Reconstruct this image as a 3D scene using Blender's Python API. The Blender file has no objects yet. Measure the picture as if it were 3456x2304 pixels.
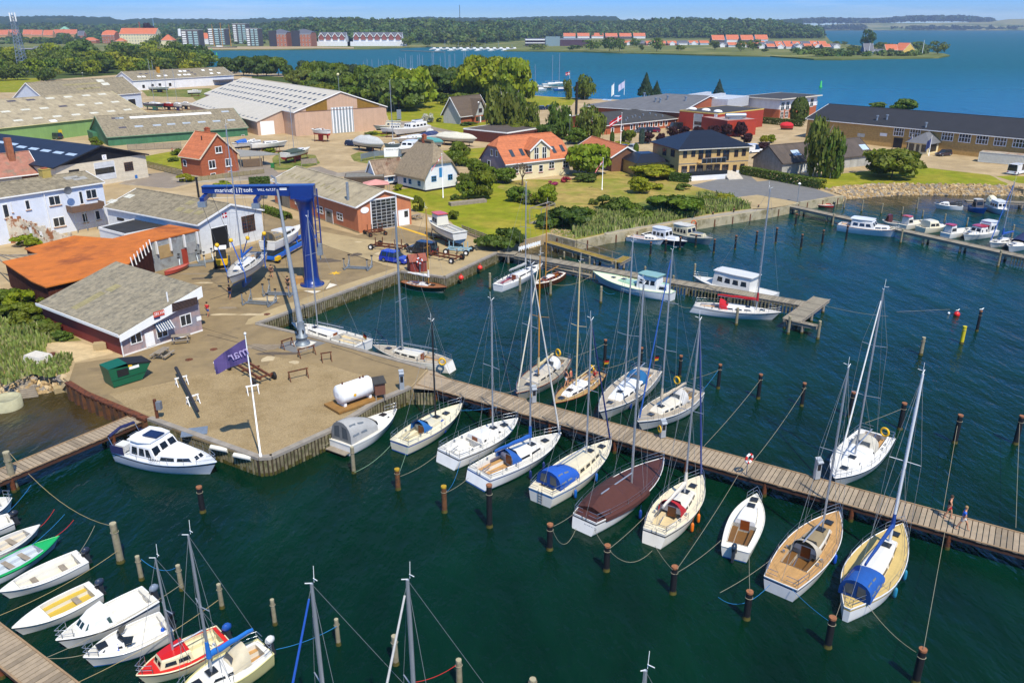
import bpy,math,random
from math import cos,sin,atan2,sqrt,radians
ru=random.uniform
Q2=[(0,1,2,3),(3,2,1,0)]
Rn=range
def sv(n,k,v):n.inputs[k].default_value=v
import numpy as np
from mathutils import Vector as V3,Matrix,noise
random.seed(7)
SC=bpy.context.scene
COL=SC.collection
PI=math.pi
# ----- camera, sky, sun
F=2740.0;TH=math.atan((1152-85)/F);HC=32.0
S_,C_=sin(TH),cos(TH)
cd=bpy.data.cameras.new('camera');cam=bpy.data.objects.new('camera',cd);COL.objects.link(cam)
cd.sensor_width=36.0;cd.lens=36.0*F/3456.0;cd.clip_start=0.5;cd.clip_end=40000
cam.location=(0,0,HC);cam.rotation_euler=(PI/2-TH,0,0)
SC.camera=cam
SUN_EL=radians(56);SUN_DIR=V3((0.42,-0.91,0)).normalized()
W=bpy.data.worlds.new('World');SC.world=W;W.use_nodes=True
nt=W.node_tree;nt.nodes.clear()
wo=nt.nodes.new('ShaderNodeOutputWorld');bg=nt.nodes.new('ShaderNodeBackground');sv(bg,1,0.14)
sky=nt.nodes.new('ShaderNodeTexSky');sky.sky_type='NISHITA';sky.sun_disc=False
sky.sun_elevation=SUN_EL;sky.sun_rotation=atan2(SUN_DIR.x,SUN_DIR.y)
sky.air_density=1.0;sky.dust_density=0.1;sky.ozone_density=4.0;sky.altitude=0
tc=nt.nodes.new('ShaderNodeTexCoord');mp=nt.nodes.new('ShaderNodeMapping');sv(mp,'Scale',(1.0,1.0,16.0))
nz=nt.nodes.new('ShaderNodeTexNoise');sv(nz,'Scale',2.6);sv(nz,'Detail',6);sv(nz,'Roughness',.62)
rp=nt.nodes.new('ShaderNodeValToRGB');rp.color_ramp.elements[0].position=.52;rp.color_ramp.elements[1].position=.8
rp.color_ramp.elements[1].color=(.55,.55,.55,1)
mx=nt.nodes.new('ShaderNodeMix');mx.data_type='RGBA';sv(mx,7,(7.0,7.6,8.6,1))
hs=nt.nodes.new('ShaderNodeHueSaturation');sv(hs,'Saturation',1.15)
nt.links.new(tc.outputs['Generated'],mp.inputs[0]);nt.links.new(mp.outputs[0],nz.inputs['Vector']);nt.links.new(nz.outputs[0],rp.inputs[0])
sz=nt.nodes.new('ShaderNodeSeparateXYZ');nt.links.new(tc.outputs['Generated'],sz.inputs[0])
cr=nt.nodes.new('ShaderNodeValToRGB');nt.links.new(sz.outputs[2],cr.inputs[0]);ce=cr.color_ramp.elements
ce[0].position=.0;ce[0].color=(.55,.75,1.1,1);ce[1].position=.5;ce[1].color=(1,1,1,1)
for ps,cl in((.012,(.46,.7,1.15,1)),(.045,(.13,.4,1.25,1)),(.16,(.3,.55,1,1))):ee=ce.new(ps);ee.color=cl
ml=nt.nodes.new('ShaderNodeMix');ml.data_type='RGBA';ml.blend_type='MULTIPLY';sv(ml,0,1)
nt.links.new(sky.outputs[0],ml.inputs[6]);nt.links.new(cr.outputs[0],ml.inputs[7])
nt.links.new(rp.outputs[0],mx.inputs[0]);nt.links.new(ml.outputs[2],hs.inputs['Color']);nt.links.new(hs.outputs[0],mx.inputs[6])
nt.links.new(mx.outputs[2],bg.inputs[0]);nt.links.new(bg.outputs[0],wo.inputs[0])
sd=bpy.data.lights.new('sun','SUN');sd.energy=4.4;sd.angle=radians(.53);sd.color=(1,.93,.8)
sun=bpy.data.objects.new('sun',sd);COL.objects.link(sun)
dv=V3((SUN_DIR.x*cos(SUN_EL),SUN_DIR.y*cos(SUN_EL),sin(SUN_EL)))
sun.rotation_euler=dv.to_track_quat('Z','Y').to_euler()
SC.view_settings.view_transform='Standard';SC.view_settings.look='None';SC.view_settings.gamma=1;SC.view_settings.exposure=0.32
SC.cycles.max_bounces=5;SC.cycles.diffuse_bounces=2;SC.cycles.glossy_bounces=2;SC.cycles.transmission_bounces=2
SC.cycles.transparent_max_bounces=6;SC.cycles.use_denoising=True;SC.cycles.caustics_reflective=False;SC.cycles.caustics_refractive=False
# ----- from a spot in the photograph to a point in the world
G=1.5
def ray(p):
 u=-(p[1]-1152)/F;return V3(((p[0]-1728)/F,C_+u*S_,-S_+u*C_))
def P(p,z=G):
 d=ray(p);t=(z-HC)/d.z;return V3((d.x*t,d.y*t,z))
def RP(p,o,n):
 d=ray(p);c=V3((0,0,HC));t=(V3(o)-c).dot(n)/d.dot(n);return c+d*t
def ZH(X,Y,py):
 u=-(py-1152)/F;return HC+Y*(u*C_-S_)/(C_+u*S_)
def zt_at(b,topy,z=G):
 a=P(b,z);return ZH(a.x,a.y,topy)
def XD(px,Y,Z):
 return(px-1728)/F*(Y*C_-(Z-HC)*S_)
K_=900/2352
def T(r,c):
 ox=(0,850,1700,2556)[c];oy=(0,560,1130,1704)[r];return lambda x,y:(ox+x*K_,oy+y*K_)
t00,t01,t02,t03=[T(0,i)for i in Rn(4)]
t10,t11,t12,t13=[T(1,i)for i in Rn(4)]
t20,t21,t22,t23=[T(2,i)for i in Rn(4)]
t30,t31,t32,t33=[T(3,i)for i in Rn(4)]
def o(x,y):return(x*3456/2352,y*3456/2352)
# ----- materials
MATS={}
def lin(h):
 if isinstance(h,str):
  c=[int(h[i:i+2],16)/255 for i in(0,2,4)];return tuple(((x+.055)/1.055)**2.4 if x>.04045 else x/12.92 for x in c)
 return h
def mat(name,col,rough=.6,metal=0,var=.12,vs=1.5,var2=None,bump=0,bs=8,stp=None,spec=.5,dtl=5,col2=None,c2pos=(.5,.62),c2s=1.0,coat=0):
 """principled paint or cloth with a mottled colour; stripe=(axis, spacing, depth, darkening) gives ribs, boards or courses"""
 if name in MATS:return MATS[name]
 m=bpy.data.materials.new(name);m.use_nodes=True;n=m.node_tree.nodes;l=m.node_tree.links;b=n['Principled BSDF'];sv(b,'Roughness',rough);sv(b,'Metallic',metal);sv(b,'Specular IOR Level',spec)
 if coat:sv(b,'Coat Weight',coat)
 c=lin(col);t=n.new('ShaderNodeTexCoord');nz=n.new('ShaderNodeTexNoise');sv(nz,'Scale',vs);sv(nz,'Detail',dtl);sv(nz,'Roughness',.65);l.new(t.outputs['Object'],nz.inputs['Vector']);mr=n.new('ShaderNodeMapRange');sv(mr,1,.3);sv(mr,2,.7);sv(mr,3,1-var);sv(mr,4,1+var);l.new(nz.outputs[0],mr.inputs[0]);mu=n.new('ShaderNodeMix');mu.data_type='RGBA';mu.blend_type='MULTIPLY';sv(mu,0,1);sv(mu,6,(*c,1));src=mu.inputs[6]
 if col2 is not None:
  n2=n.new('ShaderNodeTexNoise');sv(n2,'Scale',c2s);sv(n2,'Detail',6);sv(n2,'Roughness',.7);l.new(t.outputs['Object'],n2.inputs['Vector']);r2=n.new('ShaderNodeMapRange');sv(r2,1,c2pos[0]);sv(r2,2,c2pos[1]);l.new(n2.outputs[0],r2.inputs[0]);m2=n.new('ShaderNodeMix');m2.data_type='RGBA';sv(m2,6,(*c,1));sv(m2,7,(*lin(col2),1));l.new(r2.outputs[0],m2.inputs[0]);l.new(m2.outputs[2],mu.inputs[6])
 l.new(mr.outputs[0],mu.inputs[7]);out=mu.outputs[2];bh=None
 if stp:
  ax,sp,dep,dark=stp;sx=n.new('ShaderNodeSeparateXYZ');l.new(t.outputs['Object'],sx.inputs[0]);md=n.new('ShaderNodeMath');md.operation='MULTIPLY';sv(md,1,1/sp);l.new(sx.outputs['XYZ'.index(ax)],md.inputs[0]);fr=n.new('ShaderNodeMath');fr.operation='FRACT';l.new(md.outputs[0],fr.inputs[0]);tri=n.new('ShaderNodeMath');tri.operation='PINGPONG';sv(tri,1,.5);l.new(fr.outputs[0],tri.inputs[0]);sm=n.new('ShaderNodeMapRange');sv(sm,1,0);sv(sm,2,.12);l.new(tri.outputs[0],sm.inputs[0]);fl=n.new('ShaderNodeMath');fl.operation='FLOOR';l.new(md.outputs[0],fl.inputs[0])
  wn=n.new('ShaderNodeTexWhiteNoise');wn.noise_dimensions='1D';l.new(fl.outputs[0],wn.inputs['W']);a1=n.new('ShaderNodeMapRange');sv(a1,3,1-dark*.6);sv(a1,4,1+dark*.3);l.new(wn.outputs[0],a1.inputs[0]);a2=n.new('ShaderNodeMapRange');sv(a2,3,1-dark);sv(a2,4,1);l.new(sm.outputs[0],a2.inputs[0]);am=n.new('ShaderNodeMath');am.operation='MULTIPLY';l.new(a1.outputs[0],am.inputs[0]);l.new(a2.outputs[0],am.inputs[1]);mm=n.new('ShaderNodeMix');mm.data_type='RGBA';mm.blend_type='MULTIPLY';sv(mm,0,1);l.new(out,mm.inputs[6]);l.new(am.outputs[0],mm.inputs[7]);out=mm.outputs[2]
  bp=n.new('ShaderNodeBump');sv(bp,'Distance',dep);sv(bp,'Strength',.8);l.new(tri.outputs[0],bp.inputs['Height']);bh=bp
 if bump:
  b2=n.new('ShaderNodeBump');sv(b2,'Distance',bump);sv(b2,'Strength',.7);n3=n.new('ShaderNodeTexNoise');sv(n3,'Scale',bs);sv(n3,'Detail',4);l.new(t.outputs['Object'],n3.inputs['Vector']);l.new(n3.outputs[0],b2.inputs['Height'])
  if bh:l.new(bh.outputs[0],b2.inputs['Normal'])
  bh=b2
 if bh:l.new(bh.outputs[0],b.inputs['Normal'])
 l.new(out,b.inputs['Base Color']);MATS[name]=m;return m
def lmt(name,c,tr=.32):
 if name in MATS:return MATS[name]
 m=bpy.data.materials.new(name);m.use_nodes=True;n=m.node_tree.nodes;l=m.node_tree.links;b=n['Principled BSDF'];sv(b,'Roughness',.55);sv(b,'Specular IOR Level',.3);at=n.new('ShaderNodeAttribute');at.attribute_name='tint';oi=n.new('ShaderNodeObjectInfo');hsv=n.new('ShaderNodeHueSaturation');sv(hsv,'Color',(*lin(c),1));h1=n.new('ShaderNodeMapRange');sv(h1,3,.475);sv(h1,4,.52);l.new(oi.outputs['Random'],h1.inputs[0]);l.new(h1.outputs[0],hsv.inputs['Hue']);mu=n.new('ShaderNodeMix');mu.data_type='RGBA';mu.blend_type='MULTIPLY';sv(mu,0,1)
 l.new(hsv.outputs[0],mu.inputs[6]);l.new(at.outputs['Color'],mu.inputs[7]);l.new(mu.outputs[2],b.inputs['Base Color']);tl=n.new('ShaderNodeBsdfTranslucent');l.new(mu.outputs[2],tl.inputs['Color']);ms=n.new('ShaderNodeMixShader');sv(ms,0,tr);l.new(b.outputs[0],ms.inputs[1]);l.new(tl.outputs[0],ms.inputs[2]);l.new(ms.outputs[0],n['Material Output'].inputs[0]);MATS[name]=m;return m
def glassmat(name='window_glass',c=(.018,.024,.03),rough=.06):
 return mat(name,c,rough,var=.35,vs=.6,spec=.8)
def plain(h):return mat('plain_'+h,h,.4,var=.06,vs=3)
# ----- mesh builder
class MB:
 def __init__(s):s.v=[];s.f=[];s.m=[];s.s=[]
 def add(s,vs,fs,mi=0,sm=False):
  o_=len(s.v);s.v+=[tuple(v)for v in vs]
  for f in fs:s.f.append(tuple(i+o_ for i in f));s.m.append(mi);s.s.append(sm)
  return s
 def hx(s,p,mi=0):
  return s.add(p,[(3,2,1,0),(4,5,6,7),(0,1,5,4),(1,2,6,5),(2,3,7,6),(3,0,4,7)],mi)
 def box(s,x0,x1,y0,y1,z0,z1,mi=0):
  return s.hx([(x0,y0,z0),(x1,y0,z0),(x1,y1,z0),(x0,y1,z0),(x0,y0,z1),(x1,y0,z1),(x1,y1,z1),(x0,y1,z1)],mi)
 def cbox(s,c,d,mi=0,rz=0):
  x,y,z=c;a,b,h=d[0]/2,d[1]/2,d[2]/2;cs,sn=cos(rz),sin(rz);q=[(-a,-b),(a,-b),(a,b),(-a,b)];q=[(x+i*cs-j*sn,y+i*sn+j*cs)for i,j in q];return s.hx([(i,j,z-h)for i,j in q]+[(i,j,z+h)for i,j in q],mi)
 def tpr(s,x0,x1,y0,y1,z0,z1,ix,iy,mi=0,ix2=None):
  ix2=ix if ix2 is None else ix2;return s.hx([(x0,y0,z0),(x1,y0,z0),(x1,y1,z0),(x0,y1,z0),(x0+ix,y0+iy,z1),(x1-ix2,y0+iy,z1),(x1-ix2,y1-iy,z1),(x0+ix,y1-iy,z1)],mi)
 def bar(s,a,b,w,h=None,mi=0):
  a,b=V3(a),V3(b);d=(b-a).normalized();h=h or w;up=V3((0,0,1))if abs(d.z)<.95 else V3((0,1,0));r=d.cross(up).normalized()*w/2;u=r.cross(d).normalized()*h/2;return s.hx([a-r-u,a+r-u,b+r-u,b-r-u,a-r+u,a+r+u,b+r+u,b-r+u],mi)
 def loft(s,rgs,mi=0,closed=True,cap=True,sm=True):
  n=len(rgs[0]);vs=[p for r in rgs for p in r];fs=[]
  for i in Rn(len(rgs)-1):
   for j in Rn(n if closed else n-1):
    k=(j+1)%n;fs.append((i*n+j,i*n+k,(i+1)*n+k,(i+1)*n+j))
  s.add(vs,fs,mi,sm)
  if cap and closed:
   s.add(rgs[0],[tuple(Rn(n))[::-1]],mi);s.add(rgs[-1],[tuple(Rn(n))],mi)
  return s
 def cyl(s,a,b,r0,r1=None,n=8,mi=0,cap=True,sm=True):
  a,b=V3(a),V3(b);d=(b-a).normalized();r1=r0 if r1 is None else r1;up=V3((0,0,1))if abs(d.z)<.9 else V3((1,0,0));x=d.cross(up).normalized();y=d.cross(x);ring=lambda p,r:[p+(x*cos(2*PI*i/n)+y*sin(2*PI*i/n))*r for i in Rn(n)];return s.loft([ring(a,r0),ring(b,r1)],mi,True,cap,sm)
 def tube(s,pts,r,n=5,mi=0):
  for a,b in zip(pts,pts[1:]):s.cyl(a,b,r,r,n,mi,False)
  return s
 def lathe(s,prof,n=12,mi=0,c=(0,0),cap=True):
  return s.loft([[(c[0]+r*cos(2*PI*i/n),c[1]+r*sin(2*PI*i/n),z)for i in Rn(n)]for r,z in prof],mi,True,cap)
 def ball(s,c,r,n=10,mi=0,sq=(1,1,1)):
  rgs=[]
  for k in Rn(1,6):
   a=PI*k/6-PI/2;rgs.append([(c[0]+r*sq[0]*cos(a)*cos(2*PI*i/n),c[1]+r*sq[1]*cos(a)*sin(2*PI*i/n),c[2]+r*sq[2]*sin(a))for i in Rn(n)])
  return s.loft(rgs,mi)
 def torus(s,c,R,r,ax='z',n=16,m=6,mi=0,mi2=None):
  rgs=[]
  for i in Rn(n+1):
   a=2*PI*i/n;q=[]
   for j in Rn(m):
    b=2*PI*j/m;x,y,z=(R+r*cos(b))*cos(a),(R+r*cos(b))*sin(a),r*sin(b)
    if ax=='x':x,y,z=z,x,y
    if ax=='y':x,y,z=x,z,y
    q.append((c[0]+x,c[1]+y,c[2]+z))
   rgs.append(q)
  if mi2 is None:return s.loft(rgs,mi,True,False)
  for i in Rn(n):s.loft(rgs[i:i+2],mi2 if(i//2)%2 else mi,True,False)
  return s
 def prm(s,poly,z0,z1,mi=0,bottom=True):
  n=len(poly);vs=[(p[0],p[1],z0)for p in poly]+[(p[0],p[1],z1)for p in poly];ar=sum(poly[i][0]*poly[(i+1)%n][1]-poly[(i+1)%n][0]*poly[i][1]for i in Rn(n));fs=[tuple(Rn(n,2*n))]+[(i,(i+1)%n,n+(i+1)%n,n+i)for i in Rn(n)]
  if bottom:fs.append(tuple(Rn(n))[::-1])
  if ar<0:fs=[f[::-1]for f in fs]
  return s.add(vs,fs,mi)
 def quad(s,a,b,c,d,mi=0):return s.add([a,b,c,d],[(0,1,2,3)],mi)
 def bd(s,name,mats,parent=None,loc=None,rz=0):
  me=bpy.data.meshes.new(name);me.from_pydata(s.v,[],s.f)
  for m in(mats if isinstance(mats,(list,tuple))else[mats]):me.materials.append(m)
  me.polygons.foreach_set('material_index',s.m);me.polygons.foreach_set('use_smooth',s.s);me.update();ob=bpy.data.objects.new(name,me);COL.objects.link(ob)
  if parent:ob.parent=parent
  if loc is not None:ob.location=loc
  ob.rotation_euler[2]=rz;return ob
def tag(ob,lbl,cat,gp=None,kd=None):
 if lbl:ob['label']=lbl
 if cat:ob['category']=cat
 if gp:ob['group']=gp
 if kd:ob['kind']=kd
 return ob
def th_(name,lbl,cat,loc=(0,0,0),rz=0,gp=None):
 ob=bpy.data.objects.new(name,None);COL.objects.link(ob);ob.empty_display_size=.2;ob.location=loc;ob.rotation_euler[2]=rz;return tag(ob,lbl,cat,gp)
def dup(root,loc,rz=None,lbl=None,scale=None):
 r=root.copy();COL.objects.link(r);r.location=loc
 if rz is not None:r.rotation_euler[2]=rz
 if scale is not None:r.scale=(scale,)*3 if isinstance(scale,(int,float))else scale
 if lbl:r['label']=lbl
 for ch in root.children:
  c=ch.copy();COL.objects.link(c);c.parent=r
  for g in ch.children:
   d=g.copy();COL.objects.link(d);d.parent=c
 return r
def stru(name,mb,m,**k):
 ob=mb.bd(name,m,**k);ob['kind']='structure';return ob
def ltr(txt,size,m,parent,loc,rot,name='lettering',mirror=False,ex=.006,ital=0):
 cu=bpy.data.curves.new(name,'FONT');cu.body=txt;cu.size=size;cu.extrude=ex;cu.align_x='CENTER';cu.align_y='CENTER';cu.shear=ital;cu.resolution_u=3;tmp=bpy.data.objects.new('tmp',cu);me=bpy.data.meshes.new_from_object(tmp);bpy.data.objects.remove(tmp);bpy.data.curves.remove(cu);ob=bpy.data.objects.new(name,me);COL.objects.link(ob);me.materials.clear();me.materials.append(m);ob.parent=parent;ob.location=loc;ob.rotation_euler=rot
 if mirror:ob.scale.x=-1
 return ob
WH=plain('f2f2ee');BLK=mat('black_rubber','161616',.7);GL=glassmat();STL=mat('stainless','b8bcc0',.3,.9,var=.05)
ALU=mat('aluminium_spar','b9bdc2',.38,.65,var=.05);GV_=mat('galvanised_steel','9aa4ab',.45,.6,var=.15,vs=4)
RST=mat('rusty_steel','6b3a1f',.85,.1,var=.35,vs=5,col2='3c2417',c2s=3)
TEAK=mat('teak','b98f58',.6,var=.12,vs=3,stp=('Y',.07,.003,.25))
VARN=mat('varnished_wood','7b3c17',.25,var=.2,vs=4)
OW=mat('weathered_wood','8d8272',.85,var=.22,vs=2.5,bump=.01,bs=12)
ROPEW=mat('rope_fibre','968d76',.9,var=.1);ROPEB=mat('rope_blue','1f78b4',.8);ROPER=mat('rope_red','c81f1c',.8)
# ----- ground, water, quays
def poly(pts,z=G):return[P(p,z)for p in pts]
# water: one sheet to the horizon
def water_mat():
 m=bpy.data.materials.new('sea_water');m.use_nodes=True;n=m.node_tree.nodes;l=m.node_tree.links;b=n['Principled BSDF'];sv(b,'Roughness',.12);sv(b,'IOR',1.33);sv(b,'Specular IOR Level',.3);t=n.new('ShaderNodeTexCoord')
 def nzn(sc,det=4,sx=1,rot=.5):
  mpn=n.new('ShaderNodeMapping');sv(mpn,'Scale',(sx,1,1));sv(mpn,'Rotation',(0,0,rot));l.new(t.outputs['Object'],mpn.inputs[0]);q=n.new('ShaderNodeTexNoise');sv(q,'Scale',sc);sv(q,'Detail',det);sv(q,'Roughness',.55);l.new(mpn.outputs[0],q.inputs['Vector']);return q
 big=nzn(.03,4,1);r=n.new('ShaderNodeMapRange');sv(r,1,.35);sv(r,2,.65);l.new(big.outputs[0],r.inputs[0])
# own green close by; the sky's blue reflection put into the colour with distance
 sx=n.new('ShaderNodeSeparateXYZ');l.new(t.outputs['Object'],sx.inputs[0]);dr=n.new('ShaderNodeMapRange');sv(dr,1,60);sv(dr,2,380);l.new(sx.outputs[1],dr.inputs[0]);ca=n.new('ShaderNodeMix');ca.data_type='RGBA';sv(ca,6,(.0008,.0185,.0075,1));sv(ca,7,(.0008,.016,.009,1));l.new(r.outputs[0],ca.inputs[0]);cb=n.new('ShaderNodeMix');cb.data_type='RGBA';sv(cb,7,(.004,.082,.08,1));l.new(ca.outputs[2],cb.inputs[6]);l.new(dr.outputs[0],cb.inputs[0])
# shallows with weed beside the west shore and the stone slope
 def shallow(cx,cy,rad):
  vm=n.new('ShaderNodeVectorMath');vm.operation='DISTANCE';l.new(t.outputs['Object'],vm.inputs[0]);sv(vm,1,(cx,cy,0));wd=nzn(.35,5);ad=n.new('ShaderNodeMath');ad.operation='MULTIPLY_ADD';sv(ad,1,-rad*1.3);sv(ad,2,rad*.65);l.new(wd.outputs[0],ad.inputs[0]);sm=n.new('ShaderNodeMath');sm.operation='ADD';l.new(vm.outputs['Value'],sm.inputs[0]);l.new(ad.outputs[0],sm.inputs[1]);q=n.new('ShaderNodeMapRange');sv(q,1,rad);sv(q,2,rad*.35);sv(q,3,0);sv(q,4,1);l.new(sm.outputs[0],q.inputs[0]);return q
 prev=cb
 for c,rad in SHALLOW:
  q=shallow(c[0],c[1],rad);k=n.new('ShaderNodeMix');k.data_type='RGBA';sv(k,7,(.052,.036,.012,1));l.new(prev.outputs[2],k.inputs[6]);mm=n.new('ShaderNodeMath');mm.operation='MULTIPLY';sv(mm,1,.8);l.new(q.outputs[0],mm.inputs[0]);l.new(mm.outputs[0],k.inputs[0]);prev=k
 w3=nzn(.09,4,2.4,.2);vr=n.new('ShaderNodeMapRange');sv(vr,1,.3);sv(vr,2,.7);sv(vr,3,.68);sv(vr,4,1.3);l.new(w3.outputs[0],vr.inputs[0]);vm=n.new('ShaderNodeMix');vm.data_type='RGBA';vm.blend_type='MULTIPLY';sv(vm,0,1);l.new(prev.outputs[2],vm.inputs[6]);l.new(vr.outputs[0],vm.inputs[7]);l.new(vm.outputs[2],b.inputs['Base Color']);w1=nzn(.62,3,2.1,.35);w2=nzn(2.6,3,1.8,.8);s1=n.new('ShaderNodeMath');s1.operation='MULTIPLY_ADD';sv(s1,1,.3);l.new(w2.outputs[0],s1.inputs[0]);l.new(w1.outputs[0],s1.inputs[2])
 s2=n.new('ShaderNodeMath');s2.operation='MULTIPLY_ADD';sv(s2,1,4.5);l.new(w3.outputs[0],s2.inputs[0]);l.new(s1.outputs[0],s2.inputs[2]);bp=n.new('ShaderNodeBump');sv(bp,'Distance',.15);sv(bp,'Strength',.8);l.new(s2.outputs[0],bp.inputs['Height']);l.new(bp.outputs[0],b.inputs['Normal']);rg_=n.new('ShaderNodeMapRange');sv(rg_,1,60);sv(rg_,2,700);sv(rg_,3,.04);sv(rg_,4,.42);l.new(sx.outputs[1],rg_.inputs[0]);l.new(rg_.outputs[0],b.inputs['Roughness']);return m
SHALLOW=[(P(t20(250,560),0),9),(P(t20(900,650),0),6),(P(t20(500,800),0),7),(P(t13(1200,290),0),17),(P(t13(1900,300),0),15),(P(t12(250,740),0),7),(P(t12(700,720),0),7)]
w=MB();w.quad((-9000,-60,0),(9000,-60,0),(9000,14000,0),(-9000,14000,0));stru('water',w,water_mat())
GRAV=mat('yard_ground','a08a64',.95,var=.16,vs=.35,dtl=10,bump=.02,bs=3,col2='b29c76',c2s=.12,c2pos=(.42,.6))
LAND=[t20(-300,335),t20(60,335),t20(300,295),t20(480,325),t20(605,412),t20(770,512),t20(1200,690),t20(1310,738),t20(2285,1088),t21(175,1078),t21(705,838),t21(1100,590),t21(1400,462),t21(1555,300),t21(1530,285),t11(480,1490),t11(48,1392),t11(1310,930),t11(1705,985),t11(2165,765),t12(60,690),t12(230,640),t12(405,598),t12(640,655),t12(890,603),t13(115,380),t13(310,340),t13(365,318),t13(745,262),t13(600,212),t13(800,180),t13(1100,165),t13(1500,165),t13(2200,178),t13(2352,205)]
lp=poly(LAND)+[V3((150,150,G)),V3((330,200,G))]+poly([o(2600,330),o(2352,303),o(1890,258),o(1500,232),o(1320,226),o(1217,219),o(1000,195),o(800,178),o(640,170),o(560,168),o(430,150)])
lp+=[P(t00(1115,462)),V3((-700,900,G)),V3((-700,60,G))]
w=MB();w.prm([(p.x,p.y)for p in lp],-1.0,G,0,False);stru('ground',w,GRAV)
def sht(name,pts,k,m,kd='structure'):
 q=[P(p)if len(p)==2 else V3(p)for p in pts];out=[]
 for a,b in zip(q,q[1:]+q[:1]):
  nn=max(1,min(14,int((b-a).length/2.5)))
  for i in Rn(nn):
   c=a.lerp(b,i/nn)
   if i:c=c+V3((ru(-.22,.22),ru(-.22,.22),0))
   out.append((c.x,c.y))
 mb=MB();mb.prm(out,G-.2,G+.005*k);return stru(name,mb,m)
GRASS=mat('lawn',(.20,.22,.012),.9,var=.25,vs=.5,bump=.03,bs=14,col2=(.30,.255,.03),c2s=.12,c2pos=(.45,.65),spec=.1,dtl=8)
DRYG=mat('dry_lawn',(.34,.25,.075),.9,var=.25,vs=.5,bump=.03,bs=14,col2=(.2,.21,.03),c2s=.16,c2pos=(.42,.6),spec=.1,dtl=8)
WILD=mat('wild_grass',(.2,.19,.05),.9,var=.35,vs=.8,bump=.06,bs=8,col2=(.10,.14,.025),c2s=.25,c2pos=(.45,.58),spec=.1,dtl=8)
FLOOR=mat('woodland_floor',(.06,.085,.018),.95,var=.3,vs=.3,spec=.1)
ASPH=mat('asphalt','6f6e6c',.9,var=.12,vs=.8,bump=.01,bs=20,dtl=8)
ROADM=mat('road_asphalt','85796a',.9,var=.12,vs=.4,bump=.01,bs=20,dtl=8,col2='a49a85',c2s=.1)
CONC=mat('concrete','a8946c',.9,var=.14,vs=.6,dtl=9,col2='8c7b59',c2s=.3,c2pos=(.5,.66))
YARD=mat('yard_asphalt','877452',.92,var=.2,vs=.45,dtl=10,bump=.012,bs=16,col2='5f5241',c2s=.22,c2pos=(.55,.76))
SHING=mat('shingle','9b8660',.95,var=.38,vs=11,bump=.06,bs=18,col2='87724c',c2s=.35,c2pos=(.44,.7),dtl=10)
SAND=mat('sandy_soil','bfa87e',.95,var=.2,vs=1.2,bump=.03,bs=6,dtl=8)
# yard, shingle patch, slabs
sht('yard',[t20(607,410),t20(660,250),t20(1095,190),t10(1380,930),t10(1900,800),t10(2330,660),t11(100,400),t11(930,610),t11(1410,520),t11(1830,600),t11(2150,768),t11(1705,980),t11(1310,928),t11(52,1388),t11(480,1486),t21(1525,283),t21(1545,300),t21(1395,460),t21(1100,585),t21(700,835),t21(170,1075),t20(2285,1085),t20(1310,735),t20(1200,687),t20(770,509)],1,YARD)
sht('shingle_patch',[t20(960,520),t20(1450,425),t20(1750,350),t20(2352,270),t21(200,190),t21(700,270),t21(1090,380),t21(1180,430),t21(1090,585),t21(700,830),t21(175,1070),t20(2285,1080),t20(1400,745),t20(1120,630)],2,SHING)
sht('quay_pavement',[t11(52,1388),t11(1310,928),t11(1300,890),t11(1000,985),t11(560,1130),t11(100,1290),t11(-30,1350),t11(-60,1400)],2,CONC)
sht('concrete_apron',[t11(540,560),t11(940,640),t11(1400,690),t11(1660,660),t11(1830,605),t11(2150,768),t11(1705,978),t11(1420,930),t11(1150,870),t11(620,690)],2,CONC)
sht('crane_pad',[t11(345,1075),t11(590,1010),t11(750,1050),t11(550,1125)],8,mat('pale_concrete','d6cfc0',.85,var=.08))
sht('mast_crane_pad',[t21(340,85),t21(430,40),t21(570,65),t21(470,125)],8,MATS['pale_concrete'])
sht('tar_patch',[t21(205,105),t21(310,60),t21(480,30),t21(655,70),t21(400,165)],3,ASPH)
sht('sand_patch',[t20(400,60),t20(720,70),t20(980,130),t20(1000,160),t20(660,240),t20(640,200),t20(420,110)],2,SAND)
# gardens, lawns, roads
TARS=mat('tar_seam','4a4238',.9)
for a_,b_ in((t10(1700,1130),t10(2020,1045)),(t10(1850,1180),t10(2060,1110)),(t20(1830,0),t20(2352,140)),(t11(-300,930),t11(100,830)),(t11(620,690),t11(1150,870)),(t21(0,115),t21(200,185)),(t10(1760,1420),t10(2100,1520)),(t21(700,100),t21(1300,290))):
 c_=P(a_);d_=P(b_);e_=V3((d_.y-c_.y,c_.x-d_.x,0)).normalized()*.05;sht('tar_seam',[tuple(c_+e_),tuple(d_+e_),tuple(d_-e_),tuple(c_-e_)],4,TARS)
for p_ in(t20(1885,127),t20(1668,218),t11(135,1308),t11(1755,708)):
 c_=P(p_);sht('manhole_cover',[(c_.x+.4*cos(k),c_.y+.4*sin(k),G)for k in(0,1,2,3,4,5)],5,RST)
rp_=random.Random(4)
for k in Rn(26):
 x,y=rp_.random(),rp_.random();c_=P(t10(1500+x*1050,950+y*420))if k<12 else P(t11(620+x*620,640+y*200))if k<20 else P(t21(x*450,90+y*200));w_,h_=rp_.uniform(.5,2.2),rp_.uniform(.3,1.1);sht('ground_patch',[(c_.x+w_*cos(a*.7)*rp_.uniform(.6,1.2),c_.y+h_*sin(a*.7)*rp_.uniform(.6,1.2),G)for a in Rn(9)],3.4+.02*k,(mat('oil_stain','5b4f40',.8,var=.3,vs=2),mat('patch_pale','b8a683',.95,var=.2),mat('patch_grey','847661',.95,var=.2))[k%3])
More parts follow.
